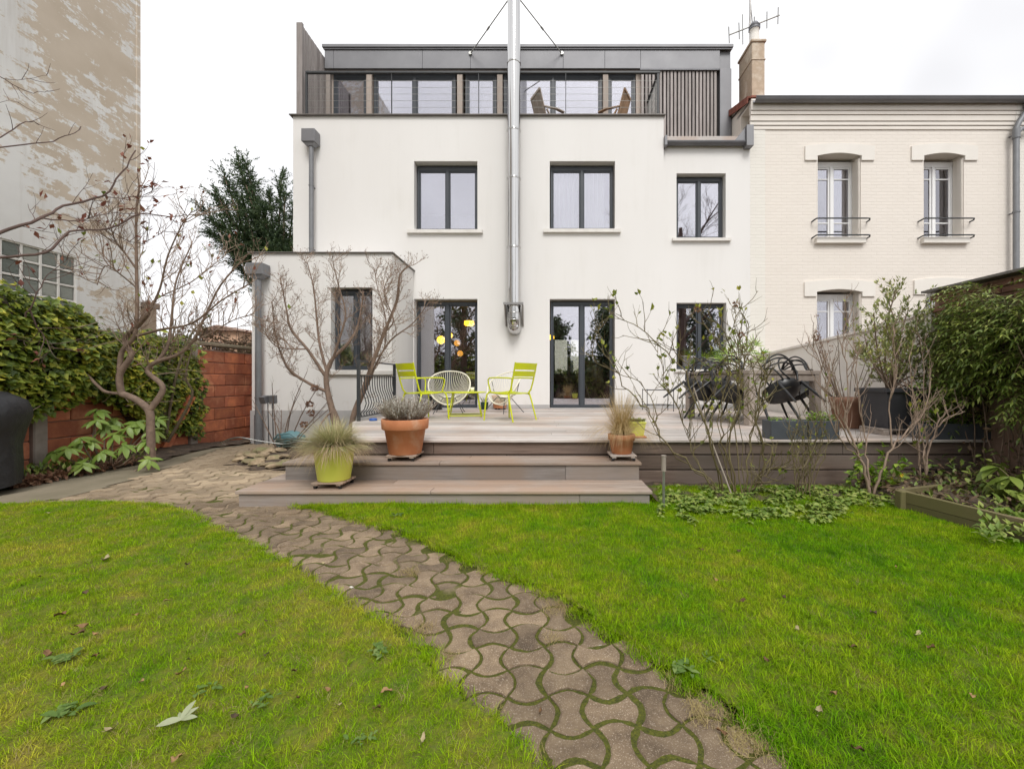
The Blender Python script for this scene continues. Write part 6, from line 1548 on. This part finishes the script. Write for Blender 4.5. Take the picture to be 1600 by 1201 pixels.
bush('forked_shrub', 'pale-stemmed forked shrub with many thin bare shoots in front of the weathered pot', 'shrub', (2.95, 3.85, 0),
     [([(1363,785,3.85),(1352,740,3.85),(1340,705,3.85),(1322,670,3.9),(1318,640,3.9),(1300,580,3.95)], .021, .005),
      ([(1363,780,3.85),(1375,740,3.85),(1395,700,3.85),(1420,670,3.9),(1445,640,3.9),(1455,590,3.95)], .019, .005),
      ([(1360,775,3.85),(1355,720,3.9),(1350,680,3.95),(1340,600,4.0),(1335,520,4.05)], .014, .004),
      ([(1340,705,3.85),(1310,660,3.8),(1290,600,3.8),(1270,540,3.8)], .011, .003),
      ([(1322,670,3.9),(1325,600,3.95),(1318,540,4.0),(1322,490,4.0)], .010, .003),
      ([(1395,700,3.85),(1390,640,3.9),(1400,580,3.9),(1395,530,3.9)], .012, .003),
      ([(1345,715,3.85),(1318,695,3.7),(1296,655,3.65),(1285,600,3.65)], .009, .003)],
     M['bark_pale'], 9, .38, .0042, M['rose_leaf'], .05, .04, .025, 2, .012, 1, .35, .45, 3, 0)
bush('forked_shrub', 'small green-stemmed forked shrub in front of the deck vent', 'shrub', (3.4, 3.95, 0),
     [([(1446,770,4.0),(1448,720,4.0),(1455,690,4.0),(1470,655,4.05),(1480,640,4.05)], .014, .009),
      ([(1448,740,4.0),(1440,690,4.0),(1430,640,4.05),(1420,560,4.1)], .011, .004),
      ([(1440,770,4.0),(1438,700,4.0),(1445,600,4.1),(1435,520,4.1)], .010, .003)],
     M['bark_pale'], 7, .32, .004, M['rose_leaf'], .15, .05, .03, 2, .012, 1)
# thin stems in the weathered pot
b = MB(); cx, cy = (1325-CX)*5.5/F, 5.5; t = thing('potted_shrub', 'thin reddish bare stems with brown seed heads in the weathered pot', 'shrub', (cx, cy, DZ+.36)); tips = []
for k in range(16):
    a = r.uniform(0,6.28); q = shoot(b, r, (cx+.1*math.cos(a), cy+.1*math.sin(a), DZ+.35), Vector((.42*math.cos(a),.42*math.sin(a),1)), r.uniform(.7,1.15), .006, .0025, .05, .08); twigs(b, r, q, 4, .25, .0025, .5, .3, .4, 1, 2, tips)
b.build('stems', M['bark'], t); lf = MB()
for p, d in tips:
    if r.random() < .25:
        for _ in range(8): q = rv(r).normalized(); lf.leaf(p+q*.01, q, rv(r), .025, .016)
tag(lf.build('seed_heads', M['brown_leaf'], t), kind='stuff')
# olive bush in the dark pot
ox_, oy_, oz_ = OLIVE
t = thing('olive_bush', 'loose grey-green olive bush growing out of the dark square pot', 'olive tree', OLIVE)
b = MB(); L = []; tips = []
base = Vector(OLIVE)
for e in ((1370,560),(1350,520),(1365,490),(1385,460),(1400,450),(1420,480),(1440,500),(1455,540),(1430,530),(1395,510),(1465,570),(1345,560),(1470,510),(1480,545),(1450,470),(1425,560),(1375,590),(1450,590)):
    q = P(e[0], e[1], 4.9+r.uniform(-.35,.3)); L.append(limb(b, r, [base+rv(r,.03), base.lerp(q,.5)+rv(r,.08)+Vector((0,0,.06)), q], .012, .004, 6))
b.build('stems', M['bark'], t); b = MB()
for q in L: twigs(b, r, q, 10, .26, .003, .8, .2, .3, 2, 3, tips)
tag(b.build('twigs', M['bark'], t), kind='stuff'); lf = MB(); leaves_at(lf, r, tips, .75, .052, .019, .3, 4); tag(lf.build('foliage', M['olive'], t), kind='stuff')
# small palm behind the dining table
t = thing('fan_palm', 'small bright green fan palm standing behind the dining table', 'palm', (3.75, 8.6, DZ)); c = P(1158, 585, 8.6); b = MB(); lf = MB()
for px, py in ((1138,553),(1152,543),(1168,550),(1178,540),(1190,552),(1198,560),(1130,562),(1145,565),(1182,565)):
    q = P(px, py, 8.6+r.uniform(-.3,.3)); b.tube(arc([c, c.lerp(q,.6)+Vector((0,0,.06)), q]), .006, 5); d = (q-c).normalized()
    for k in range(14): a = -1.5+3*k/13; dd = (d*math.cos(a)+Vector((math.sin(a),0,0))+Vector((0,0,-.15))); lf.leaf(q, dd+rv(r,.1), Vector((0,-1,.4)), r.uniform(.2,.3), .022)
b.tube([(c.x,8.6,DZ+.25),tuple(c)], .03, 8); b.build('stems', M['bark_green'], t); lf.build('fronds', M['fresh'], t)
b = MB(); b.lathe([(0,0),(.13,0),(.16,.28),(.17,.3),(.15,.3),(.14,.25),(0,.25)], 24, (c.x,8.6,DZ+.001)); tag(b.build('palm_pot', M['dark_pot'], None, (c.x,8.6,DZ)), 'dark pot of the small fan palm behind the dining table', 'flower pot')
# ---- climber on the right wall
r = random.Random(91)
t = thing('evergreen_climber', 'dense green evergreen climber bulging over the right garden wall', 'climber', (4.45, 3.7, .6))
lf = MB()
def topc(y): return 2.02 - .30*smooth(4.2,5.0,y) + .12*math.sin(y*4.3) + .08*math.sin(y*9.1)
def botc(y): return .68 + .25*math.sin(y*3.3+1) + .15*math.sin(y*8)
b = MB()
for _ in range(1900):
    y = r.uniform(2.3, 4.75) ; f = r.random()**.8; z = botc(y)+(topc(y)-botc(y))*f
    lump = .16*noise.noise(Vector((y*1.9,z*2.2,8))) + .08*noise.noise(Vector((y*5,z*5,2)))
    dep = (.40-.22*smooth(4.2,5.0,y))*math.sin(math.pi*min(1,.15+.75*f))**.6 + lump; dep = max(.03, dep - .22*r.random()**2)
    p = Vector((4.52-dep, y, z)); d = Vector((-r.uniform(.2,1), r.uniform(-.9,.9), r.uniform(-.7,.5)))
    q = shoot(b, r, p, d, r.uniform(.12,.28), .003, .0015, -.14, .1, 3, 4)
    for i in range(1, 5):
        tg = (q[i]-q[i-1]).normalized(); sd = tg.cross(Vector((0,0,1))+rv(r,.3)).normalized()
        for s in (-1, 1):
            lf.leaf(q[i], tg*.7+sd*s+Vector((0,0,-.25)), Vector((0,0,1))+rv(r,.3), r.uniform(.045,.085), r.uniform(.014,.022))
        if i == 4: lf.leaf(q[i], tg, Vector((0,0,1)), .08, .022)
b.build('shoots', M['bark_green'], t); tag(lf.build('foliage', M['jasmine'], t), kind='stuff')
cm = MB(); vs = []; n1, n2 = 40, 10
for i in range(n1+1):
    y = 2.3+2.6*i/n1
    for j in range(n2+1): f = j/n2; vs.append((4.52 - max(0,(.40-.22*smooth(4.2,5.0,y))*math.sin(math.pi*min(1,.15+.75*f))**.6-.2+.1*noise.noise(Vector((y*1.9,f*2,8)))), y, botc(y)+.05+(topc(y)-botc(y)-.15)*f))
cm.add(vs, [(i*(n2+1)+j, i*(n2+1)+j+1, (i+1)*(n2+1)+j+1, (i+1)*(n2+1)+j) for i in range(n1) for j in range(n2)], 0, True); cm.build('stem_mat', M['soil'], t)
b = MB()
for k in range(46):
    y = r.uniform(2.7,4.9); shoot(b, r, (4.45-r.random()*.15,y,r.uniform(.0,.3)), Vector((-.1,r.uniform(-.3,.3),1)), r.uniform(.7,1.3), .007, .003, .05, .14, 5, 7)
b.build('stems', M['bark'], t); lf = MB()
for _ in range(1100):
    y = r.uniform(2.6,5.3); z = .1+1.0*r.random(); lf.leaf(Vector((4.46-.3*r.random()**2,y,z)), rv(r)+Vector((-.3,0,-.3)), rv(r)+Vector((0,0,1)), r.uniform(.03,.07), r.uniform(.015,.035))
tag(lf.build('lower_leaves', M['hedge_brown'], t), kind='stuff')
# broad-leaved plant at the right edge
t = thing('broad_leaved_plant', 'broad-leaved green plant in the raised bed at the right edge', 'plant', (3.75, 3.25, 0)); lm = MB(); lm.rleaf(Vector((0,0,0)), Vector((0,1,0)), Vector((0,0,1)), 1, .42, .3, .12); lme2 = lm.mesh('leaf', M['jasmine']); b = MB()
for px, py, d in ((1560,730,3.45),(1580,745,3.35),(1595,770,3.2),(1570,765,3.3),(1600,740,3.4),(1590,800,3.05),(1555,752,3.5),(1610,785,3.1)):
    c = P(px, py, d); limb(b, r, [Vector((3.8,3.3,.0)), c.lerp(Vector((3.8,3.3,.1)),.4), c], .008, .004, 5)
    for k in range(7):
        o = bpy.data.objects.new('leaf', lme2); C.objects.link(o); o.parent = t; o.location = c - t.location; l = r.uniform(.13,.2); o.scale = (l,l,l); o.rotation_euler = Euler((r.uniform(-.9,.1), r.uniform(-.4,.4), r.uniform(0,6.28)))
b.build('stems', M['bark_green'], t)
lf = MB()
for _ in range(260): c = Gd(r.uniform(1530,1625), r.uniform(800,850), .05); lf.leaf(c+Vector((0,0,.1*r.random())), rv(r)+Vector((0,0,.4)), Vector((0,0,1)), r.uniform(.04,.07), .035)
tag(lf.build('low_weeds', M['cover_leaf']), kind='stuff')
lf = MB()
for _ in range(1500):
    x, y = r.uniform(2.95,4.5), r.uniform(2.75,4.2)
    if y < 3.5 - (x-2.95)*.9: continue
    lf.rleaf(Vector((x,y,.10+.22*r.random()**2*smooth(2.9,4.2,x))), rv(r)+Vector((0,0,.35)), Vector((0,0,1))+rv(r,.4), r.uniform(.03,.075), r.uniform(.02,.035), .3, .15, 0, 3)
tag(lf.build('bed_undergrowth', M['hedge_brown']), kind='stuff')
lf = MB()
for _ in range(650):
    x, y = r.uniform(3.1,4.5), r.uniform(2.75,4.2)
    if y < 3.5 - (x-2.95)*.9: continue
    lf.rleaf(Vector((x,y,.10+.35*r.random()**2*smooth(3.0,4.2,x))), rv(r)+Vector((0,0,.35)), Vector((0,0,1))+rv(r,.4), r.uniform(.04,.09), r.uniform(.02,.04), .3, .15, 0, 3)
tag(lf.build('bed_undergrowth', M['jasmine']), kind='stuff')
# yellow flowered herb and climbing shoots near the vent
t = thing('yellow_flower_plant', 'leafy green plant with small yellow flowers growing in front of the deck vent', 'plant', (3.1, 4.05, 0)); b = MB(); lf = MB(); fl_ = MB()
for k in range(9):
    q = shoot(b, r, (3.0+r.uniform(-.15,.35), 4.0+r.uniform(-.1,.1), .03), Vector((r.uniform(-.3,.3),r.uniform(-.2,.1),1)), r.uniform(.2,.5), .004, .002, .05, .15)
    for p in q[1:]:
        for _ in range(4): lf.leaf(p, rv(r)+Vector((0,0,.2)), Vector((0,0,1)), r.uniform(.05,.1), .045)
for px, py, d in ((1392,748,3.95),(1388,770,3.9),(1408,742,3.95),(1487,645,4.45),(1490,643,4.45)):
    c = P(px, py, d)
    for k in range(7): a = k*.9; fl_.leaf(c, Vector((math.cos(a),-.4,math.sin(a))), Vector((0,-1,0)), .024, .016)
b.build('stems', M['bark_green'], t); tag(lf.build('foliage', M['fresh'], t), kind='stuff'); fl_.build('flowers', M['yellow'], t)
# ---- strawberry ground cover along the deck
lf = MB(); r = random.Random(55)
k = 0
while k < 1250:
    px, py = r.uniform(1030,1410), r.uniform(766,826); edge_ = 816 - 24*smooth(1250,1400,px) + 7*math.sin(px*.06) + 6*math.sin(px*.021)
    if py > edge_ + r.gauss(0,4) or noise.noise(Vector((px*.03,py*.12,4))) < -.12: continue
    k += 1; c = Gd(px, py, .0); h_ = .015+.045*r.random(); a = r.uniform(0,6.28); hh = Vector((c.x,c.y,h_)); tilt = rv(r,.55)
    for j in range(3): an = a+j*2.09; lf.rleaf(hh, Vector((math.cos(an),math.sin(an),r.uniform(-.1,.5))), Vector((0,0,1))+tilt, r.uniform(.022,.042), r.uniform(.02,.032), .3, .2, 0, 3)
tag(lf.build('strawberry_ground_cover', M['cover_leaf']), kind='stuff')
# ---- rosette weeds in the lawn
def rosette(px, py, R_, lab, n=14, m='weed'):
    c = Gd(px, py, .02); lf = MB(); n += 6
    for k in range(n):
        a = 2.4*k+r.uniform(-.3,.3); l = R_*.5*(.45+.6*k/n)*r.uniform(.7,1.2)
        lf.rleaf(c+Vector((r.uniform(-.035,.035),r.uniform(-.03,.03),.010)), Vector((math.cos(a),math.sin(a),.75-.55*k/n+r.uniform(-.15,.15))), Vector((0,0,1)), l, l*.5, .35)
    tag(lf.build('rosette_weed', M[m], None, c), lab, 'weed')
rosette(594, 1020, .075, 'blue-green rosette weed at the left edge of the paved path', 16)
rosette(100, 1030, .09, 'broad rosette weed in the left lawn, upper one near the left edge', 16)
rosette(108, 1112, .085, 'broad rosette weed in the left lawn, lower one near the left edge', 13)
rosette(412, 1095, .06, 'small pale weed in the left lawn below the middle of it', 10)
rosette(322, 1080, .055, 'small dark green weed in the left lawn near the big pale leaf', 9)
rosette(1066, 1048, .075, 'grey-green weed at the right edge of the paved path', 16)
rosette(1112, 1030, .04, 'tiny grey-green weed in the right lawn just off the path', 9)
rosette(620, 806, .07, 'pale rosette weed in the lawn in front of the lowest step', 12)
rosette(560, 1162, .05, 'small green weed near the bottom edge of the left lawn', 9)
# big withered leaf cluster on the lawn
lf = MB(); c = Gd(283, 1118, .05)
for a, l, e_ in ((1.5,.055,.75),(.8,.045,.6),(.05,.045,.3),(3.55,.062,.15),(2.5,.03,.5)): lf.rleaf(c+Vector((0,0,-.010)), Vector((math.cos(a),math.sin(a),e_)), Vector((0,-.4,1)), l, l*.36, .25)
tag(lf.build('pale_leaf_sprig', leaf_mat('pale_sage_leaf', [(.30,.34,.19),(.40,.42,.27)], .6, .2), None, c), 'pale sage-green sprig of fallen leaves lying on the left lawn', 'leaf')
# ---- fallen leaves
def fallen(k, m):
    rr = random.Random(k); b = MB(); n = 8; l, w = 1, rr.uniform(.42,.7); vs = []
    for i in range(n+1):
        s = i/n; x = -.5+s; hw = w*.5*math.sin(math.pi*s)**.8*(1+.25*math.sin(s*20+k)); zc = .16*math.sin(s*5+k)+.5*(s-.5)**2
        vs += [(x,-hw,zc+.30*abs(math.sin(s*4+k))),(x,0,zc),(x,hw,zc+.34*abs(math.cos(s*3+k)))]
    b.add(vs, [(3*i,3*i+3,3*i+4,3*i+1) for i in range(n)]+[(3*i+1,3*i+4,3*i+5,3*i+2) for i in range(n)], 0, True); b.tube([(-.5,0,.05),(-.75,.04,.12)], .02, 4); return b.mesh('fallen_leaf', m)
dry = [mat('fallen_leaf_brown', (.21,.115,.045), (.11,.055,.025), 30, .8, rand=.5), mat('fallen_leaf_tan', (.37,.235,.10), (.25,.14,.06), 30, .8, rand=.4), mat('fallen_leaf_dark', (.06,.042,.02), (.10,.06,.03), 30, .8, rand=.4), mat('fallen_leaf_pale', (.42,.36,.20), (.34,.27,.15), 30, .8, rand=.3)]
fm = [fallen(k, dry[k % 4]) for k in range(8)]
spots = [(165,873,.10,3),(75,801,.05,3),(30,905,.03,1),(62,900,.03,0),(133,925,.05,2),(95,960,.07,0),(127,978,.07,1),(120,990,.07,0),(148,990,.05,1),(75,1022,.08,0),(150,1024,.06,0),(260,938,.04,1),(212,960,.04,1),(100,1068,.03,1),(163,1074,.04,2),(222,1064,.04,1),(283,1050,.05,1),(292,1030,.03,2),(292,881,.06,2),(378,990,.06,0),(416,969,.03,2),(417,1022,.04,2),(367,1118,.04,2),(386,1073,.03,1),(175,1138,.06,3),(275,1186,.06,1),(460,1048,.05,0),(465,1090,.04,0),(512,1076,.04,1),(604,1080,.06,1),(588,1106,.05,0),(530,1100,.03,3),(660,1155,.05,3),(845,1098,.04,0),(1118,905,.05,1),(1160,938,.05,0),(1155,860,.05,2),(1365,957,.06,2),(1398,830,.0,0),(1245,982,.05,3),(1332,1010,.05,0),(1198,1030,.04,0),(1303,1083,.05,1),(1280,1110,.06,3),(1455,1011,.06,0),(1518,1087,.05,1),(1400,885,.04,1),(1096,858,.05,0),(1225,932,.04,2),(1435,990,.05,3),(1340,1170,.05,0),(1128,1130,.05,0),(1098,780,.05,3),(505,872,.04,3),(690,1050,.04,0),(1175,1145,.03,3)]
for k, (px, py, l, kd) in enumerate(spots):
    if l == 0: continue
    g_ = Gd(px, py, .035); o = bpy.data.objects.new('fallen_leaf', fm[kd + 4*(k % 2)]); C.objects.link(o); l *= .72
    onpath = in_poly(g_.x, g_.y, paving)
    o.location = (g_.x, g_.y, .008 if onpath else .034); o.scale = (l*.85, l*.85, l*.65); o.rotation_euler = (r.uniform(-.35,.35), r.uniform(-.35,.35), r.uniform(0,6.28))
    kind = ('brown', 'tan', 'blackish', 'pale straw')[kd]
    where = 'on the paved path' if onpath else ('on the left lawn' if g_.x < interp(PATH_L, g_.y) else 'on the right lawn')
    tag(o, f'small curled {kind} fallen leaf lying {where}', 'leaf', f'{kind} fallen leaves {where}')
# ---- evergreen and hedge beyond
r = random.Random(3)
t = thing('evergreen_tree', 'dark green feathery evergreen rising behind the house on the left', 'tree', (-9.6, 15.5, 0))
b = MB(); L = []; limb(b, r, [(-9.6,15.5,-.1),(-9.7,15.5,3),(-9.9,15.4,6)], .25, .14, 9)
for e, d in (((318,328),15),((335,300),15.2),((350,275),15.3),((372,250),15.4),((395,285),15.6),((420,305),15.6),((445,300),15.8),((458,330),16),((345,350),15),((330,365),15),((380,320),15),((400,345),15.3),((430,360),15.5),((450,380),15.8),((360,380),15),((395,390),15.3),((365,300),15.6),((410,325),14.8),((370,410),15.3),((440,280),16),((380,275),15.2),((385,258),15.5),((455,395),15),((425,392),14.9),((350,325),15.4)):
    q = P(e[0], e[1], d); s_ = Vector((-9.7+r.uniform(-.2,.2), 15.4, r.uniform(3.5,5.6))); L.append(limb(b, r, [s_, s_.lerp(q,.5)+Vector((0,0,-.25)), q], .07, .015, 5))
b.build('trunk', M['bark'], t); lf = MB()
for q in L:
    for _ in range(105):
        i = r.randint(int(len(q)*.25), len(q)-2); p = q[i].lerp(q[i+1], r.random()); tg = (q[-1]-q[0]).normalized(); d = (tg*.8 + rv(r,.75) + Vector((0,0,.15))).normalized(); l = r.uniform(.35,.75)
        pts = [p, p+d*l*.5+Vector((0,0,.02)), p+d*l+Vector((0,0,-.06))]
        for j in range(16):
            f = j/16; pp = pts[0].lerp(pts[1], f*2) if f < .5 else pts[1].lerp(pts[2], f*2-1); lf.leaf(pp, d*.9+rv(r,.7)+Vector((0,0,-.15)), rv(r)+Vector((0,0,1)), r.uniform(.10,.2)*(1.1-f*.5), .035)
tag(lf.build('foliage', M['cedar'], t), kind='stuff')
t = thing('beech_hedge', 'brown winter hedge beyond the red wall, left of the annex', 'hedge', (-9.8, 13, 0)); lf = MB(); b = MB()
for _ in range(5200):
    p = Vector((r.uniform(-12.5,-8.0), 13+r.uniform(-.5,.5), 0)); h_ = 2.45+.35*noise.noise(Vector((p.x*1.5,0,0)))+.2*math.sin(p.x*2.2); p.z = h_*r.random()**.5; lf.leaf(p, rv(r), rv(r), r.uniform(.08,.15), .06)
for k in range(70): x = r.uniform(-12.5,-8); shoot(b, r, (x,13,.0), Vector((r.uniform(-.25,.25),r.uniform(-.2,.2),1)), r.uniform(2.4,3.3), .018, .004, .05, .08)
b.build('stems', M['bark_dark'], t); tag(lf.build('foliage', M['hedge_brown'], t), kind='stuff')
t = thing('garden_hedge', 'green hedge seen through the back window of the right sliding door', 'hedge', (1.2, 17.5, 0)); lf = MB()
for _ in range(1800): lf.leaf(Vector((r.uniform(-1.2,4), 17.5+r.uniform(-.4,.4), 1.55*r.random()**.6+(.5*smooth(.6,.1,0) if 0 else 0))), rv(r), rv(r), .16, .09)
tag(lf.build('foliage', M['jasmine'], t), kind='stuff')
# ---- the far end of the garden, behind the viewer: what the windows mirror
r = random.Random(12)
def mirror_tree(name, lab, loc, hgt, spread, evergreen):
    t = thing(name, lab, 'tree', loc); b = MB(); base = Vector(loc); L = []
    limb(b, r, [base, base+Vector((.1,.1,hgt*.4)), base+Vector((0,.1,hgt*.8))], hgt*.028, hgt*.008, 8)
    for k in range(16):
        z = hgt*(.2+.7*k/16); a = k*2.4; sp = spread*(1.05-(k/16)*.75) if evergreen else spread*math.sin(.6+2.2*k/16)
        L.append(limb(b, r, [base+Vector((0,.1,z*.8)), base+Vector((sp*.5*math.cos(a),sp*.5*math.sin(a),z+.1*hgt*.5)), base+Vector((sp*math.cos(a),sp*math.sin(a),z+(.0 if evergreen else .16)*hgt))], hgt*.008, .01, 5))
    b.build('trunk', M['bark_dark'], t)
    if evergreen:
        lf = MB()
        for q in L:
            for _ in range(170): i = r.randint(1, len(q)-2); lf.leaf(q[i]+rv(r,.35), rv(r)+Vector((0,0,-.3)), rv(r), r.uniform(.2,.4), .12)
        tag(lf.build('foliage', M['cedar'], t), kind='stuff')
    else:
        b = MB()
        for q in L: twigs(b, r, q, 7, hgt*.16, .016, .8, .2, .2, 3, 4)
        tag(b.build('twigs', M['bark_dark'], t), kind='stuff')
mirror_tree('bare_tree', 'tall leafless tree at the far end of the garden, mirrored in the right bay window', (8.2,-7,0), 13, 4.6, False)
mirror_tree('conifer_tree', 'conifer at the garden end mirrored in the left half of the right sliding door', (.7,-9,0), 5.6, 1.5, True)
mirror_tree('conifer_tree', 'conifer at the garden end mirrored in the right half of the right sliding door', (3.9,-9,0), 6.4, 1.7, True)
mirror_tree('conifer_tree', 'unseen dark conifer behind the viewer, broadened to hide sky mirrored in the left sliding door', (-5.2,-7.5,0), 9.5, 3.3, True)  # out of view; made broad so the door glass mirrors less bright sky
mirror_tree('conifer_tree', 'dark unseen conifer added to darken the reflection in the lower right bay window', (10.2,-9,0), 6.6, 2.0, True)  # out of view; added so this pane mirrors something dark
t = thing('back_hedge', 'tall clipped hedge closing the far end of the garden, mirrored in the ground floor glass', 'hedge', (1,-9.5,0)); lf = MB()
for _ in range(6000): lf.leaf(Vector((r.uniform(-10,11), -9.5+r.uniform(-.5,.5), 2.6*r.random()**.6)), rv(r), rv(r), .28, .2)
tag(lf.build('foliage', M['jasmine'], t), kind='stuff'); b = MB(); b.box(-10,11,-9.9,-9.4,-.1,2.3); b.build('stem_mat', M['soil'], t)

# ================================================================ grass
tufts = bpy.data.collections.new('grass_tufts'); dryt = bpy.data.collections.new('dry_tufts')
def tuft(k, coll, m, n, h, rad, w, lean):
    rr = random.Random(k); b = MB()
    for _ in range(n):
        a = rr.uniform(0,6.283); q = rad*math.sqrt(rr.random()); p = Vector((q*math.cos(a), q*math.sin(a), -.006)); l = h*rr.uniform(.5,1.15); a2 = rr.uniform(0,6.283); ln = lean*rr.uniform(.2,1.3); d = Vector((math.cos(a2)*ln, math.sin(a2)*ln, 1)).normalized(); pts = [p.copy()]
        for i in range(3): p = p + d*(l/3); d = (d + Vector((math.cos(a2)*.28*ln, math.sin(a2)*.28*ln, -.12*ln))).normalized(); pts.append(p.copy())
        b.blade(pts, w*rr.uniform(.7,1.3), Vector((-math.sin(a2), math.cos(a2), 0)))
    me = b.mesh('grass_tuft', m); o = bpy.data.objects.new('grass_tuft', me); coll.objects.link(o)
for k in range(7): tuft(k, tufts, M['grass'], 42, .034, .05, .0026, 1.0)
tall = bpy.data.collections.new('tall_tufts')
for k in range(4): tuft(80+k, tall, M['grass'], 26, .062, .035, .0030, 1.3)
for k in range(5): tuft(50+k, dryt, M['straw'], 30, .05, .05, .0016, 1.5)
def scatter(name, mb, coll, dens, smin, smax, seed, label=None):
    me = mb.mesh(name, M['lawn']) if isinstance(mb, MB) else mb
    o = bpy.data.objects.new(name, me); C.objects.link(o); o['kind'] = 'stuff'
    ng = bpy.data.node_groups.new(name, 'GeometryNodeTree')
    ng.interface.new_socket('Geometry', in_out='INPUT', socket_type='NodeSocketGeometry'); ng.interface.new_socket('Geometry', in_out='OUTPUT', socket_type='NodeSocketGeometry')
    gi = ng.nodes.new('NodeGroupInput'); go = ng.nodes.new('NodeGroupOutput')
    dp = ng.nodes.new('GeometryNodeDistributePointsOnFaces'); dp.inputs['Density'].default_value = dens; dp.inputs['Seed'].default_value = seed
    ci = ng.nodes.new('GeometryNodeCollectionInfo'); ci.inputs['Collection'].default_value = coll; ci.inputs['Separate Children'].default_value = True; ci.inputs['Reset Children'].default_value = True
    ip = ng.nodes.new('GeometryNodeInstanceOnPoints'); ip.inputs['Pick Instance'].default_value = True
    rr = ng.nodes.new('FunctionNodeRandomValue'); rr.data_type = 'FLOAT_VECTOR'; rr.inputs['Min'].default_value = (-.2,-.2,0); rr.inputs['Max'].default_value = (.2,.2,6.283)
    rs = ng.nodes.new('FunctionNodeRandomValue'); rs.data_type = 'FLOAT'; rs.inputs[2].default_value = smin; rs.inputs[3].default_value = smax
    ng.links.new(gi.outputs[0], dp.inputs['Mesh']); ng.links.new(dp.outputs['Points'], ip.inputs['Points']); ng.links.new(ci.outputs[0], ip.inputs['Instance'])
    ng.links.new(rr.outputs[0], ip.inputs['Rotation']); ng.links.new(rs.outputs[1], ip.inputs['Scale']); ng.links.new(ip.outputs[0], go.inputs[0])
    md = o.modifiers.new('scatter', 'NODES'); md.node_group = ng; return o
def area(poly, zf, ylo=-.3):
    m = clipped([(x, max(y, ylo)) for x, y in poly], .04, zf); return m
scatter('lawn_grass', area(lawn_left, lz), tufts, 980, .42, 1.0, 1)
scatter('lawn_grass', area(lawn_left, lz), tall, 14, .5, 1.1, 21)
scatter('lawn_grass', area(lawn_right, lz), tufts, 1200, .55, 1.25, 2)
scatter('lawn_grass', area(lawn_right, lz), tall, 24, .6, 1.2, 22)
# longer grass along the steps and lawn rims
def ribbon(poly, w, off=0):
    m = MB()
    for (x0,y0),(x1,y1) in zip(poly, poly[1:]):
        d = Vector((x1-x0,y1-y0)).normalized(); nn = Vector((-d.y,d.x))
        m.add([(x0+nn.x*(off-w),y0+nn.y*(off-w),.01),(x1+nn.x*(off-w),y1+nn.y*(off-w),.01),(x1+nn.x*(off+w),y1+nn.y*(off+w),.01),(x0+nn.x*(off+w),y0+nn.y*(off+w),.01)], [(0,1,2,3)])
    return m
scatter('rim_grass', ribbon([p for p in PATH_L if p[1] > .3], .035, .0), tufts, 900, .6, 1.2, 3)
scatter('rim_grass', ribbon([p for p in PATH_R if p[1] > .3], .035, .0), tufts, 900, .7, 1.3, 4)
scatter('rim_grass', ribbon([(-1.8,3.57),(.9,3.57)], .04), tufts, 700, 1.1, 2.2, 5)
scatter('dry_grass', ribbon([p for p in PATH_R if p[1] > .3], .04, .04), dryt, 170, .4, .9, 6)
scatter('dry_grass', ribbon([p for p in PATH_L if p[1] > .3], .03, -.03), dryt, 110, .3, .7, 7)
pm = MB()
for px, py, rr in ((1105,1105,.055),(1160,1150,.04),(800,905,.05),(870,950,.05),(640,895,.04),(660,985,.04),(868,1000,.03),(690,1030,.035)):
    c = Gd(px, py); pm.add([(c.x-rr,c.y-rr,.004),(c.x+rr,c.y-rr,.004),(c.x+rr,c.y+rr,.004),(c.x-rr,c.y+rr,.004)], [(0,1,2,3)])
scatter('dry_grass', pm, dryt, 1500, .45, 1.0, 8)
scatter('lawn_straw', area(lawn_left, lz), dryt, 70, .35, .85, 9)
scatter('lawn_straw', area(lawn_right, lz), dryt, 16, .4, .9, 10)
